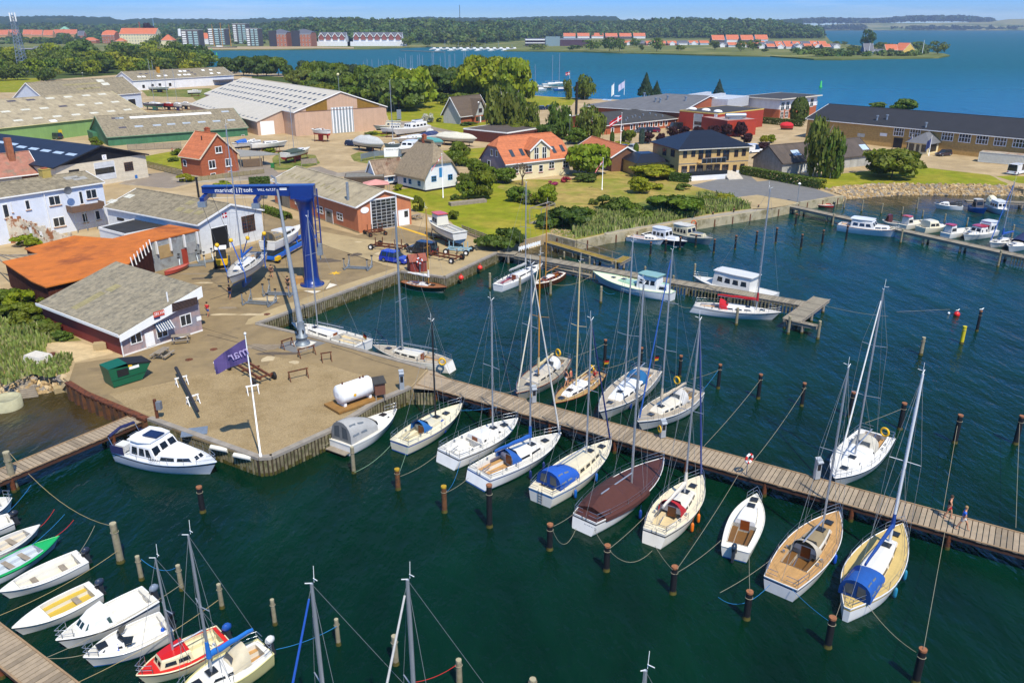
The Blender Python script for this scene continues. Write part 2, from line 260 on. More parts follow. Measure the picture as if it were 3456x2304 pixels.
c_=P(t11(735,945));sht('yellow_mark',[(c_.x+(.9 if k%2 else.35)*cos(k*PI/6),c_.y+(.9 if k%2 else.35)*sin(k*PI/6),G)for k in Rn(12)],4,mat('mark_yellow','d8a81c',.8));sht('yellow_kerb',[t11(1265,535),t11(1300,535),t11(1665,650),t11(1640,655)],4,mat('mark_yellow','',.8))
sht('lawn',[t11(1230,215),t11(1560,178),t11(1850,150),t11(2150,140),t12(120,190),t12(280,330),t12(240,500),t12(430,560),t12(300,620),t12(150,655),t11(2240,700),t11(1850,570),t11(1700,460),t11(1440,400)],1,GRASS)
sht('garden',[t12(-60,190),t12(60,125),t12(600,115),t12(1000,30),t12(1500,40),t12(1640,175),t12(1890,235),t12(2190,375),t12(1790,430),t12(890,598),t12(640,650),t12(405,595),t12(420,540),t12(330,450),t12(280,330)],2,DRYG)
sht('reed_bed',[t12(420,592),t12(640,646),t12(890,590),t12(1780,430),t12(2185,378),t12(1900,250),t12(1650,260),t12(1300,300),t12(900,390),t12(700,400),t12(460,540)],3,WILD)
sht('seawall_walk',[t12(890,603),t12(1480,500),t12(2352,383),t13(310,345),t12(2352,375),t12(2180,380),t12(1780,440),t12(880,585)],4,mat('grey_planks','989080',.9,var=.2,vs=3))
sht('forecourt',[t12(1650,170),t12(2150,60),t03(0,1568+35),t13(220,110),t13(570,222),t13(690,262),t13(360,320),t13(0,255),t12(2010,285),t12(1890,232)],3,ASPH)
sht('garden_lawn',[t12(235,330),t12(335,335),t12(450,540),t12(400,590),t12(250,560)],3,GRASS)
sht('slipway',[t12(2010,285),t13(0,257),t13(340,318),t13(310,341),t13(115,378),t12(2200,385)],4,CONC)
sht('shore_lawn',[t13(590,208),t13(500,140),t13(250,60),t03(560,1568),t03(760,1530),t03(1430,1472),t03(2050,1545),t13(2230,172),t13(1500,163),t13(1100,162),t13(800,178)],1,GRASS)
sht('verge',[t13(2100,92),t13(2230,85),t13(2500,100),t13(2500,170),t13(2300,150)],1,GRASS)
sht('road',[t10(1040,160),t10(1280,75),t10(2352,-45),t11(230,60),t11(600,5),t01(760,1525),t01(1040,1495),t01(1050,1525),t01(800,1560),t11(240,110),t11(140,142),t10(2352,120),t10(1700,150),t10(1500,200)],2,ROADM)
sht('back_road',[t01(1210,1075),t01(1500,1075),t01(1600,1120),t01(2150,1240),t01(2120,1262),t01(1990,1215),t01(1560,1145),t01(1210,1100)],3,ROADM)
sht('park_lawn',[t01(1180,990),t01(1560,905),t01(1800,880),t01(2352,900),t02(170,960),t02(300,1200),t01(2200,1245),t01(1600,1120),t01(1500,1070),t01(1210,1070)],2,GRASS)
sht('shore_park',[t02(130,940),t02(225,846),t02(650,866),t02(600,930),t02(300,945)],3,GRASS)
sht('back_garden',[t00(1240,1385),t00(1600,1320),t00(1640,1500),t00(1250,1440)],2,GRASS)
sht('boatyard_grass',[t01(870,1370),t01(940,1340),t01(1360,1380),t01(1330,1420),t01(1030,1445),t01(900,1420)],2,WILD)
sht('boatyard_verge',[t01(240,1340),t01(560,1370),t01(600,1440),t01(450,1500),t01(200,1500),t01(180,1400)],2,WILD)
sht('fence_verge',[t01(1680,1330),t01(2080,1300),t01(2010,1400),t01(1860,1440),t01(1700,1400)],2,GRASS)
sht('hall_verge',[t01(1010,1190),t01(1080,1150),t01(1250,1180),t01(1150,1205)],2,GRASS)
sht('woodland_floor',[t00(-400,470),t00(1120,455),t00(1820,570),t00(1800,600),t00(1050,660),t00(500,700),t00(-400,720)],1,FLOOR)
sht('storage_grass',[t00(1250,800),t00(1850,780),t00(1900,810),t00(1800,960),t00(1700,860),t00(1300,850)],2,WILD)
sht('meadow',[t00(-400,690),t00(480,690),t00(300,725),t00(240,815),t00(-400,820)],2,GRASS)
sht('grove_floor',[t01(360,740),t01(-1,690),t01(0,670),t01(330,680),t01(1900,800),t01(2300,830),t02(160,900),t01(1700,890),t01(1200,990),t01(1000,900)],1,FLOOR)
sht('wild_bank',[t10(-200,1050),t10(340,1140),t10(420,1330),t10(720,1540),t20(400,70),t20(420,200),t20(600,300),t20(480,318),t20(300,288),t20(60,326),t20(-300,326)],3,WILD)
# slopes from the ground down to the water
def slope(name,top,bot,m,zb=-.3,push=0):
 mb=MB();a=[P(p)for p in top];b=[P(p,zb)for p in bot];n=len(a);mb.add(a+b,[(i,i+1,n+i+1,n+i)for i in Rn(n-1)]);return stru(name,mb,m)
slope('west_shore',[t20(-300,330),t20(60,330),t20(300,290),t20(480,320),t20(604,408)],[t20(-300,600),t20(70,590),t20(330,560),t20(520,520),t20(640,470)],SAND)
slope('beach',[t11(2160,760),t12(60,682),t12(230,632),t12(410,595)],[t11(2260,830),t12(80,760),t12(260,740),t12(420,690)],SAND)
slope('stone_bank',[t13(745,255),t13(600,206),t13(800,174),t13(1100,159),t13(1500,159),t13(2200,172),t13(2360,200)],[t13(760,330),t13(775,315),t13(980,296),t13(1250,278),t13(1700,278),t13(2200,282),t13(2360,290)],SAND)
def rocks(name,top,bot,n,r0,r1,m,lbl,cat,zb=-.2):
 mb=MB();a=[P(p)for p in top];b=[P(p,zb)for p in bot];N=len(a);Ls=[(a[i+1]-a[i]).length for i in Rn(N-1)];tot=sum(Ls)
 for k in Rn(n):
  s=random.random()*tot;i=0
  while i<N-2 and s>Ls[i]:s-=Ls[i];i+=1
  t=min(1,s/Ls[i]);v=random.random();p=a[i].lerp(a[i+1],t).lerp(b[i].lerp(b[i+1],t),v);r=ru(r0,r1);rot=Matrix.Rotation(random.random()*6.28,3,V3((random.random()-.5,random.random()-.5,random.random()-.5)).normalized());vs=[]
  for z in(-.62,.05,.6):
   for q in Rn(6):
    an=q*PI/3+z;rr=(1 if z>-.3 and z<.3 else.62)*ru(.8,1.2);vs.append(p+rot@V3((cos(an)*rr*r,sin(an)*rr*r*.8,z*r*.8)))
  fs=[(5,4,3,2,1,0),(12,13,14,15,16,17)]
  for z in(0,6):
   for q in Rn(6):fs.append((z+q,z+(q+1)%6,z+6+(q+1)%6,z+6+q))
  mb.add(vs,fs,random.choice((0,0,1,2)))
 ob=mb.bd(name,m);return tag(ob,lbl,cat,kd='stuff')
RK=[mat('boulder_tan','a3895f',.9,var=.25,vs=1),mat('boulder_grey','8a8174',.9,var=.25,vs=1),mat('boulder_pale','b8a27c',.9,var=.2,vs=1)]
rocks('boulders',[t13(700,235),t13(600,209),t13(800,177),t13(1100,162),t13(1500,162),t13(2200,175),t13(2360,200)],[t13(745,310),t13(770,302),t13(980,288),t13(1250,270),t13(1700,268),t13(2200,272),t13(2360,280)],1900,.28,.62,RK,'piled tan boulders of the stone slope below the shore lawn','rocks')
rocks('shore_stones',[t20(-100,330),t20(150,320),t20(400,310),t20(600,390)],[t20(-100,570),t20(200,560),t20(420,530),t20(640,460)],220,.12,.5,RK,'loose pale stones along the overgrown west shore','rocks')
rocks('beach_stones',[t12(400,560),t12(620,560)],[t12(420,600),t12(640,640)],120,.08,.2,RK,'small pale stones on the ground behind the seawall corner','rocks',G)
# ----- quay walls of planks, steel or concrete
PLANK=mat('quay_planks','82785c',.9,var=.35,vs=1.2,col2='5b5a36',c2s=1.6,c2pos=(.45,.6));CAPW=mat('quay_cap','8e867a',.9,var=.2,vs=1.5)
DARKW=mat('quay_backing','3a2f22',.95,var=.3);WEED=mat('wet_weed','4a4410',.8,var=.4,vs=4)
def offs(a,b,d,side):
 t=(b-a).normalized();return V3((t.y,-t.x,0))*d*side
def quay(name,lbl,pts,side=1,style='plank',cat='quay wall',z0=-.6):
 q=[P(p)for p in pts];cap=MB();pl=MB();bk=MB();wd=MB()
 for a,b in zip(q,q[1:]):
  L=(b-a).length;t=(b-a)/L;nrm=V3((t.y,-t.x,0))*side
  if style=='plank':
   a0=a+nrm*.02;b0=b+nrm*.02;bk.hx([(*(a0+nrm*.05).xy,z0),(*(b0+nrm*.05).xy,z0),(*b0.xy,z0),(*a0.xy,z0),(*(a0+nrm*.05).xy,G-.02),(*(b0+nrm*.05).xy,G-.02),(*b0.xy,G-.02),(*a0.xy,G-.02)]);s=.1
   while s<L-.05:
    wd_=ru(.17,.23);c=a+t*s+nrm*.11;zt=G-.16+ru(-.08,.03);ang=atan2(t.y,t.x);pl.cbox((c.x,c.y,(zt+z0)/2),(wd_,.07,zt-z0),0,ang)
    if random.random()<.7:wd.cbox((c.x+nrm.x*.004,c.y+nrm.y*.004,(.25+ru(0,.25)+z0)/2),(wd_+.012,.082,.25-z0),0,ang)
    s+=.33
   c=(a+b)/2-nrm*.12;cap.cbox((c.x,c.y,G-.02),(L,.5,.24),0,atan2(t.y,t.x))
  elif style=='sheet':
   n=max(1,int(L/1.1));pv=[]
   for i in Rn(n+1):
    for f,dd in((0,.05),(.3,.05),(.42,.5),(.88,.5)):
     if i+f<=n:c=a+t*(L*(i+f)/n)+nrm*dd;pv.append((c.x,c.y))
   vs=[(x,y,z0)for x,y in pv]+[(x,y,G-.05)for x,y in pv];m=len(pv);pl.add(vs,[(i,i+1,m+i+1,m+i)for i in Rn(m-1)]);c=(a+b)/2+nrm*.1;cap.cbox((c.x,c.y,G-.02),(L,.55,.16),0,atan2(t.y,t.x))
  else:
   c=(a+b)/2+nrm*.16;pl.cbox((c.x,c.y,(G+.02+z0)/2),(L+.3,.4,G+.02-z0),0,atan2(t.y,t.x));s=2.0
   while s<L:
    d=a+t*s+nrm*.38;cap.cbox((d.x,d.y,(G-.25+z0)/2),(.22,.1,G-.25-z0),0,atan2(t.y,t.x));s+=4.2
 r=th_(name,lbl,cat)
 if style=='plank':
  cap.bd('cap_beam',CAPW,r);bk.bd('backing',DARKW,r);pl.bd('plank_facing',PLANK,r);wd.bd('weed_line',WEED,r)
 elif style=='sheet':
  cap.bd('cap_beam',RST,r);pl.bd('sheet_piling',mat('sheet_pile_rust','5d3a20',.9,var=.4,vs=1.5,col2='3c2c18',c2s=.8),r)
 else:
  pl.bd('concrete_wall',mat('seawall_concrete','a89d7f',.9,var=.2,vs=.7,col2='7d7350',c2s=.5),r);cap.bd('rust_post',RST,r)
 return r
quay('quay_wall','weathered plank quay wall of the shingle yard facing the open basin',[t20(1310,738),t20(2285,1088),t21(175,1078),t21(705,838),t21(1100,590),t21(1400,462)],1)
quay('quay_wall','grey timber edged quay beside the two yachts near the mast crane',[t21(1540,292),t11(480,1490),t11(48,1392)],1)
quay('quay_wall','long plank quay wall with pale fenders below the blue crane',[t11(48,1392),t11(1310,930)],1)
quay('quay_wall','short plank quay wall behind the dark green wooden sailboat',[t11(1310,930),t11(1705,985)],1)
quay('quay_wall','plank quay wall hung with coloured fenders near the red shed',[t11(1705,985),t11(2165,765)],1)
quay('quay_wall','rusty steel sheet pile wall of the west inlet',[t20(605,412),t20(770,512),t20(1200,690),t20(1310,738)],1,'sheet')
quay('sea_wall','pale concrete sea wall in front of the garden reeds',[t12(405,598),t12(640,655),t12(890,603),t13(115,380),t13(310,340),t13(365,318),t13(745,262)],1,'conc')
# ----- wooden piers
DECK=mat('pier_deck','9c8b73',.85,var=.18,vs=2.2,dtl=6);DECK2=mat('pier_deck_grey','8f8673',.88,var=.2,vs=2.2);DECKY=mat('pier_deck_mossy','8a742c',.9,var=.25,vs=2)
def pie(lbl,a,b,wd,z,m,beam=None,spacing=6.0,pile_r=.17,pm=None,skirt=None,step=.34,off=0):
 a=V3((a[0],a[1],0));b=V3((b[0],b[1],0));L=(b-a).length;rz=atan2(b.y-a.y,b.x-a.x);r=th_('pier',lbl,'pier',(a.x,a.y,0),rz);d=MB();s=0
 while s<L:
  d.box(s,min(L,s+step-.05),-wd/2+ru(-.02,.02),wd/2+ru(-.02,.02),z-.05,z+ru(-.004,.004),random.choice((0,0,0,1)));s+=step
 k2=mat(m.name+'_dark',tuple(c*.72 for c in m.node_tree.nodes['Mix'].inputs[6].default_value[:3]),.88,var=.18,vs=2);d.bd('deck_planks',[m,k2],r);e=MB()
 for y in(-wd/2+.03,wd/2-.03):e.box(0,L,y-.05,y+.05,z+.004,z+.055)
 e.bd('edge_beam',OW if m is not DECK else mat('deck_edge','93795a',.85,var=.2),r);e=MB()
 for y in(-wd/2+.16,wd/2-.16):e.box(0,L,y-.1,y+.1,z-.38,z-.055)
 e.bd('girder',beam or mat('brown_girder','4a2c1c',.85,var=.3,vs=1),r);s=spacing*.4
 while s<L:
  for y in(-wd/2+.2,wd/2-.2):
   q=MB();q.cyl((s,y,-1.2),(s,y,z-.06),pile_r,pile_r,10);q.cyl((s,y,-.5),(s,y,.2),pile_r+.02,pile_r+.02,10,1);q.bd('pile',[pm or RST,WEED],r)
  s+=spacing
 if skirt:
  q=MB();s=skirt[0]
  while s<skirt[1]:q.box(s,s+.14,-wd/2-.06,-wd/2-.01,.05,z-.1);s+=.42
  q.bd('plank_skirt',PLANK,r)
 return r
ZP=1.25
def mid(p,q,z):return(P(p,z)+P(q,z))/2
pa=mid(t21(1500,330),t21(1560,440),ZP);m1=mid(t22(0,517),t22(0,652),ZP);m2=mid(t23(0,1122),t23(0,1275),ZP)
dirv=(m2-m1).normalized();e1=m1+dirv*62;s1=m1-dirv*((m1-P(t21(1500,385),ZP)).length)
MAINW=abs((P(t22(0,517),ZP)-P(t22(0,652),ZP)).cross(dirv).z)
MAIN=(s1,e1)
pie('long boarded main pier with yachts moored on both sides',s1,e1,MAINW,ZP,DECK)
q=MB();w0=P(t21(1400,465),ZP);w1=P(t21(1555,300),ZP);q.prm([(p.x,p.y)for p in(w0,P(t21(1620,485),ZP),P(t21(1760,395),ZP),P(t21(1600,310),ZP),w1)],ZP-.06,ZP-.012)
tag(q.bd('pier_landing',DECK),'splayed boarded landing where the main pier meets the yard','landing stage')
q=MB()
for i in Rn(9):
 c=P(t21(1385,500),ZP).lerp(P(t21(1610,505),ZP),i/8);q.cbox((c.x,c.y,.5),(.2,.08,1.3),0,.1)
tag(q.bd('plank_screen',PLANK),'plank screen below the landing at the pier root','screen')
ww=P(t20(1310,738),1.3);wa=mid(t20(1200,692),t20(1310,738),1.3);wb=mid(t20(0,1180),t20(0,1297),1.3)
dd=(wb-wa).normalized();WESTW=abs((P(t20(0,1180),1.3)-P(t20(0,1297),1.3)).cross(dd).z)
pie('narrow boarded pier running left from the sheet pile inlet',wa,wa+dd*40,WESTW,1.3,DECK,spacing=8)
ba=P(t30(0,1233),1.2);bb=mid(t30(690,1568),t30(150,1568),1.2)
ea=P(t30(0,1035),1.2);eb=P(t30(690,1560),1.2);dd=(eb-ea).normalized();nn=V3((-dd.y,dd.x,0));wds=abs((P(t30(60,1480),1.2)-ea).cross(dd).z)
SWP=(ea,dd,wds)
c0=ea-nn*0
sgn=1 if(P(t30(60,1480),1.2)-ea).dot(nn)>0 else-1
pie('boarded pier in the lower left corner of the picture',c0+nn*sgn*wds/2-dd*14,c0+nn*sgn*wds/2+dd*9,wds,1.2,DECK,spacing=7)
p2a=P(t12(-60,752),1.25);p2b=P(t13(455,1222),1.25)
pie('grey boarded pier with a T shaped end in mid harbour',p2a,p2b,1.9,1.25,DECK2,beam=OW,spacing=5.5,pm=OW,skirt=(14,44))
pie('short cross arm at the end of the T shaped pier',P(t13(570,1165),1.25),P(t13(300,1360),1.25),2.0,1.262,DECK2,beam=OW,spacing=4,pm=OW)
pie('small wedge shaped finger below the T pier end',P(t13(315,1365),1.15),P(t13(530,1415),1.15),.75,1.2,DECK2,beam=OW,spacing=3,pm=OW)
p3a=P(t12(385,665),1.2);p3b=P(t12(985,838),1.2)
r=pie('mossy yellow footbridge pier with a handrail below the garden',p3a,p3b,1.5,1.2,DECKY,beam=OW,spacing=4.5,pm=OW)
L=(p3b-p3a).length;q=MB();s=0
while s<L:q.box(s-.04,s+.04,.66,.74,1.2,2.15);s+=2.6
q.box(0,L,.67,.73,2.1,2.18);q.bd('handrail',OW,r)
pie('crossing end of the mossy footbridge pier',P(t12(1000,850),1.2),P(t12(1095,800),1.2),1.4,1.21,DECKY,beam=OW,spacing=3,pm=OW)
p4a=P(t13(300,352),1.3);p4b=P(t13(2420,815),1.3)
pie('long weathered pier on the right with small motor boats',p4a,p4b,1.8,1.3,DECK2,beam=OW,spacing=6,pm=OW,skirt=(40,66))
pie('far right boarded pier below the stone slope',P(t13(1840,305),1.2),P(t13(2600,330),1.2),1.5,1.2,DECK2,beam=OW,spacing=4,pm=OW)
pie('low lower stage along the T shaped pier',P(t12(100,815),.6),P(t12(770,965),.6),.7,.62,DECK2,beam=OW,spacing=5,pm=OW)
pie('grey boardwalk in front of the white fenced beach',P(t11(2160,760),1.4),P(t12(110,775),1.4),1.8,1.47,DECK2,beam=OW,spacing=5,pm=OW)
# ----- mooring piles
def pile(lbl,base,topy,r=.17,style='black',gp='mooring piles',z=0):
 b=P(base,0);zt=ZH(b.x,b.y,topy);t=th_('mooring_pile',lbl,'mooring pile',(b.x,b.y,0),random.random()*6,gp);q=MB();ms={'black':mat('tarred_pile','18181a',.6,var=.3,vs=4),'wood':mat('pile_wood','8a8168',.9,var=.25,vs=3,col2='6b6a40',c2s=1),'rust':mat('pile_rust','6a4424',.9,var=.4,vs=4,col2='2d2019',c2s=2.5),'yellow':mat('pile_yellow','c9b81a',.6,var=.1)}[style];q.lathe([(r*1.02,-1.5),(r,0),(r*.97,zt-.12)]if style!='wood' else[(r*1.05,-1.5),(r,.3),(r*.93,zt*.6),(r*.9,zt-.04)],10);q.bd('shaft',ms,t);q=MB();cm={'black':mat('rust_cap','8f5c3c',.85,var=.3,vs=8),'rust':mat('lichen_cap','a8861c',.9,var=.3,vs=6),'wood':mat('pile_top','a39a7d',.95,var=.2),'yellow':MATS['pile_yellow']}[style]
 q.cyl((0,0,zt-.12),(0,0,zt),r*1.06 if style!='wood' else r*.9,None,10);q.bd('cap',cm,t);q=MB();q.lathe([(r*1.1,-.6),(r*1.35,-.1),(r*1.15,.06),(r*1.02,.22)],9);q.bd('weed',WEED,t);q=MB();zr=zt*.78;q.torus((0,0,zr),r+.015,.018,'z',10,5);q.bd('rope_loop',ROPEW,t);return t
PL=[(t20(1790,1560),1130+1335*K_,'black pile with orange rust top standing below the white motor cruiser'),(t22(-125,1690),1704-70,'black pile with rust cap astern of the blue trimmed yacht with open cockpit'),(t32(405,390),1704+165*K_,'black rusty capped pile left of the brown covered sailboat stern'),(t32(905,575),1704+350*K_,'black rusty capped pile between the brown covered boat and the red sprayhood boat'),(t32(1490,775),1704+538*K_,'black rusty capped pile right of the red sprayhood boat stern'),(t32(2140,1000),1704+757*K_,'black rusty capped pile below the small white sloop with wooden cockpit'),(t33(620,1250),1704+985*K_,'black pile with dangling rope between the two right hand yacht sterns'),(t33(1395,1560),1704+1265*K_,'black rusty capped pile in the lower right corner'),(t22(890,240),1130+40*K_,'black pile behind the mast of the green hulled sailboat'),(t22(1205,300),1130+110*K_,'black pile behind the yacht with blue sprayhood'),(t22(1550,370),1130+180*K_,'black pile behind the yacht with a yellow lifebuoy on its stern'),(t22(1890,470),1130+258*K_,'black pile with a taut white rope in the middle of the basin'),(t22(2245,560),1130+345*K_,'black pile with a single long rope down to the pier'),(t23(5,555),1130+345*K_,'black pile left of the moored yacht with crossed spreaders'),(t23(390,625),1130+422*K_,'black pile with long slack rope left of the white sloop north of the pier'),(t23(815,720),1130+500*K_,'black pile close behind the white sloop north of the pier'),(t23(1255,830),1130+598*K_,'black pile tied by rope to the stern with a yellow lifebuoy'),(t23(1740,950),1130+703*K_,'black pile with a rope falling towards the walking couple'),(t23(2275,960),1130+712*K_,'black pile at the right picture edge with two parallel ropes'),(t13(1935,1455),560+1275*K_,'black pile with a gull on top beside the red buoy'),(t12(1293,790),560+670*K_,'thin black pile in front of the small white and grey boat'),(t12(1425,765),560+650*K_,'thin black pile between the small boat and the navy hulled boat'),(t12(1552,735),560+628*K_,'thin black pile at the bow of the navy hulled boat'),(t12(1690,715),560+605*K_,'thin black pile beside the cream and grey cabin cruiser'),(t12(1852,765),560+645*K_,'thin black pile holding a turquoise rope'),(t12(2040,735),560+612*K_,'thin black pile with a floating boom beside it'),(t12(2225,690),560+575*K_,'thin black pile half hidden behind a tall mast'),(t13(160,680),560+545*K_,'thin black pile alone right of the tall mast'),(t13(383,730),560+602*K_,'thin black pile nearest in the empty right berths'),(t13(570,690),560+565*K_,'thin black pile left of the varnished motor yacht stern'),(t13(780,660),560+525*K_,'thin black pile against the varnished motor yacht hull'),(t13(335,525),560+420*K_,'thin black pile near the slipway end'),]
for b,ty,lb in PL:pile(lb,b,ty,.2 if b[1]>1400 else.16)
for b,ty,lb in[(t12(1310,530),560+492*K_,'black post on the seawall behind the small boats'),(t12(1493,540),560+462*K_,'black post on the seawall left of the orange lifebuoy'),(t12(1672,525),560+435*K_,'black post carrying an orange lifebuoy'),(t12(1838,505),560+406*K_,'black post on the seawall right of the lifebuoy'),(t12(2020,485),560+377*K_,'black post on the seawall near the slipway'),(t12(2238,440),560+343*K_,'black post at the slipway corner')]:pile(lb,b,ty,.14)
for b,ty,lb in[(t21(1290,1360),1130+1178*K_,'rusty pile with yellow lichen behind the cream yacht stern'),(t21(1700,1560),1130+1330*K_,'rusty pile with yellow lichen behind the white yacht with a ladder')]:pile(lb,b,ty,.19,'rust')
pile('yellow painted pile alone on the right of the basin',t23(1800,75),560+1413*K_,.2,'yellow')
WL=[(t20(135,1360),1130+1030*K_,'thick grey timber pile beside the narrow left pier',.26),(t30(1065,500),1704+158*K_,'thick timber pile holding the long mooring line of the small boats',.23),(t21(900,1215),1130+985*K_,'grey timber pile at the stern of the tent covered motor boat',.16),(t30(1250,655),1704+448*K_,'timber pile wrapped in blue rope beside the small boats',.15),(t30(1605,745),1704+528*K_,'timber pile with blue rope collar right of the first',.15),(t30(1960,905),1704+695*K_,'timber pile with weed foot near the blue sail cover',.14),(t31(205,1050),1704+830*K_,'timber pile with yellow weed right of the dinghy motor',.13),(t31(765,1230),1704+1003*K_,'timber pile behind the blue furled foresail',.13),(t31(1270,1400),1704+1150*K_,'timber pile wrapped with red rope',.17),(t31(1830,1580),1704+1360*K_,'timber pile with red rope at the bottom picture edge',.17),(t32(255,1640),1704+1530*K_,'timber pile top with white rope at the bottom edge',.2),(t13(270,1480),560+1325*K_,'pale timber pile at the foot of the T pier',.17),(t13(532,1525),560+1365*K_,'pale timber pile at the tip of the wedge finger',.17),(t12(855,1205),560+1062*K_,'grey timber pile beside the pale green cutter',.17),(t12(2050,1400),560+1250*K_,'grey timber pile beside the yacht with a red sail cover',.17),(t12(143,1110),560+985*K_,'timber pile between the white yacht and the varnished boat',.17),(t12(412,1140),560+1010*K_,'timber pile beside the varnished wooden boat',.17),(t11(2100,1080),560+945*K_,'timber pile at the stern of the white yacht near the boardwalk',.17),(t13(660,530),560+420*K_,'timber pile at the varnished motor yacht stern',.16),(t13(1262,680),560+555*K_,'mossy timber pile at the varnished motor yacht bow',.17),(t13(2120,890),560+745*K_,'timber pile near the right end of the weathered pier',.17),(t23(1440,175),1130+20*K_,'pale timber pile left of the yellow pile',.2),(t13(918,405),560+302*K_,'timber pile behind the motor yacht wheelhouse',.14),(t13(1092,425),560+330*K_,'timber pile right of the motor yacht wheelhouse',.14),(t13(1403,385),560+282*K_,'timber pile left of the white cabin boat with dark hood',.14),(t13(1275,430),560+362*K_,'timber pile behind the orange roofed boat',.13),(t13(1455,450),560+392*K_,'timber pile behind the cream cuddy boat',.13),(t13(1650,490),560+422*K_,'timber pile behind the red roofed boats',.13),(t13(1845,530),560+455*K_,'timber pile behind the white canopy boat',.13),(t13(763,375),560+282*K_,'timber pile at the stone slope corner',.14),(t13(2240,640),560+518*K_,'timber pile right of the small yacht with blue sail',.14)]
for b,ty,lb,rr in WL:pile(lb,b,ty,rr,'wood')
for i,(b,ty,lb)in enumerate([(t12(1680,975),560+862*K_,'left of the launch bow'),(t12(1720,1050),560+968*K_,'in front of the launch bow'),(t12(1245,945),560+885*K_,'behind the green wheelhouse'),(t12(985,920),560+840*K_,'left of the green wheelhouse'),(t12(708,910),560+852*K_,'at the pale green cutter bow'),(t12(755,880),560+798*K_,'before the mossy footbridge end'),(t12(532,815),560+757*K_,'with a gull before the footbridge'),(t12(318,790),560+750*K_,'nearest the white fence'),(t12(1495,1010),560+965*K_,'right of the green wheelhouse'),(t12(1690,1040),560+1028*K_,'beside the launch'),(t12(500,865),560+812*K_,'behind the varnished boat'),(t12(945,955),560+897*K_,'over the cutter deck')]):
 pile('short timber post of the T shaped pier '+lb,b,ty,.15,'wood','posts along the T shaped pier')
# ----- buildings
FIB=mat('fibre_cement_roof','8f846c',.9,var=.25,vs=1.6,dtl=10,stp=('X',.33,.03,.22),col2='6f6652',c2s=1.3,c2pos=(.44,.66))
FIBT=mat('fibre_cement_tan','a3967a',.9,var=.2,vs=.7,dtl=9,stp=('X',.33,.03,.15),col2='857a63',c2s=.4,c2pos=(.5,.66))
TILE=mat('orange_tiles','b96b42',.75,var=.18,vs=1.5,dtl=8,stp=('Y',.33,.03,.22))
DTILE=mat('dark_glazed_tiles','1b1e28',.35,var=.2,vs=2,stp=('Y',.33,.03,.35))
DROOF=mat('dark_blue_roof','1d2536',.55,var=.15,vs=.5,stp=('X',.5,.03,.3))
BITU=mat('roofing_felt','3b3a38',.85,var=.2,vs=.6,stp=('X',1.0,.005,.12));BITUB=mat('brown_felt','544a42',.85,var=.2,vs=.6,stp=('X',1.0,.005,.15));GREYF=mat('grey_felt','66676a',.85,var=.15,vs=.5,stp=('X',1.0,.005,.12))
BRICK=mat('red_brick','a85b37',.85,var=.2,vs=3,stp=('Z',.085,.01,.25));TANB=mat('tan_brick','bd9858',.85,var=.18,vs=2,stp=('Z',.085,.01,.18))
PLAST=mat('white_render','dfe0e0',.8,var=.1,vs=.7,dtl=9);CREAM=mat('cream_render','dccfa6',.8,var=.1,vs=.7)
FR=mat('white_frame','ecebe6',.4,var=.05)
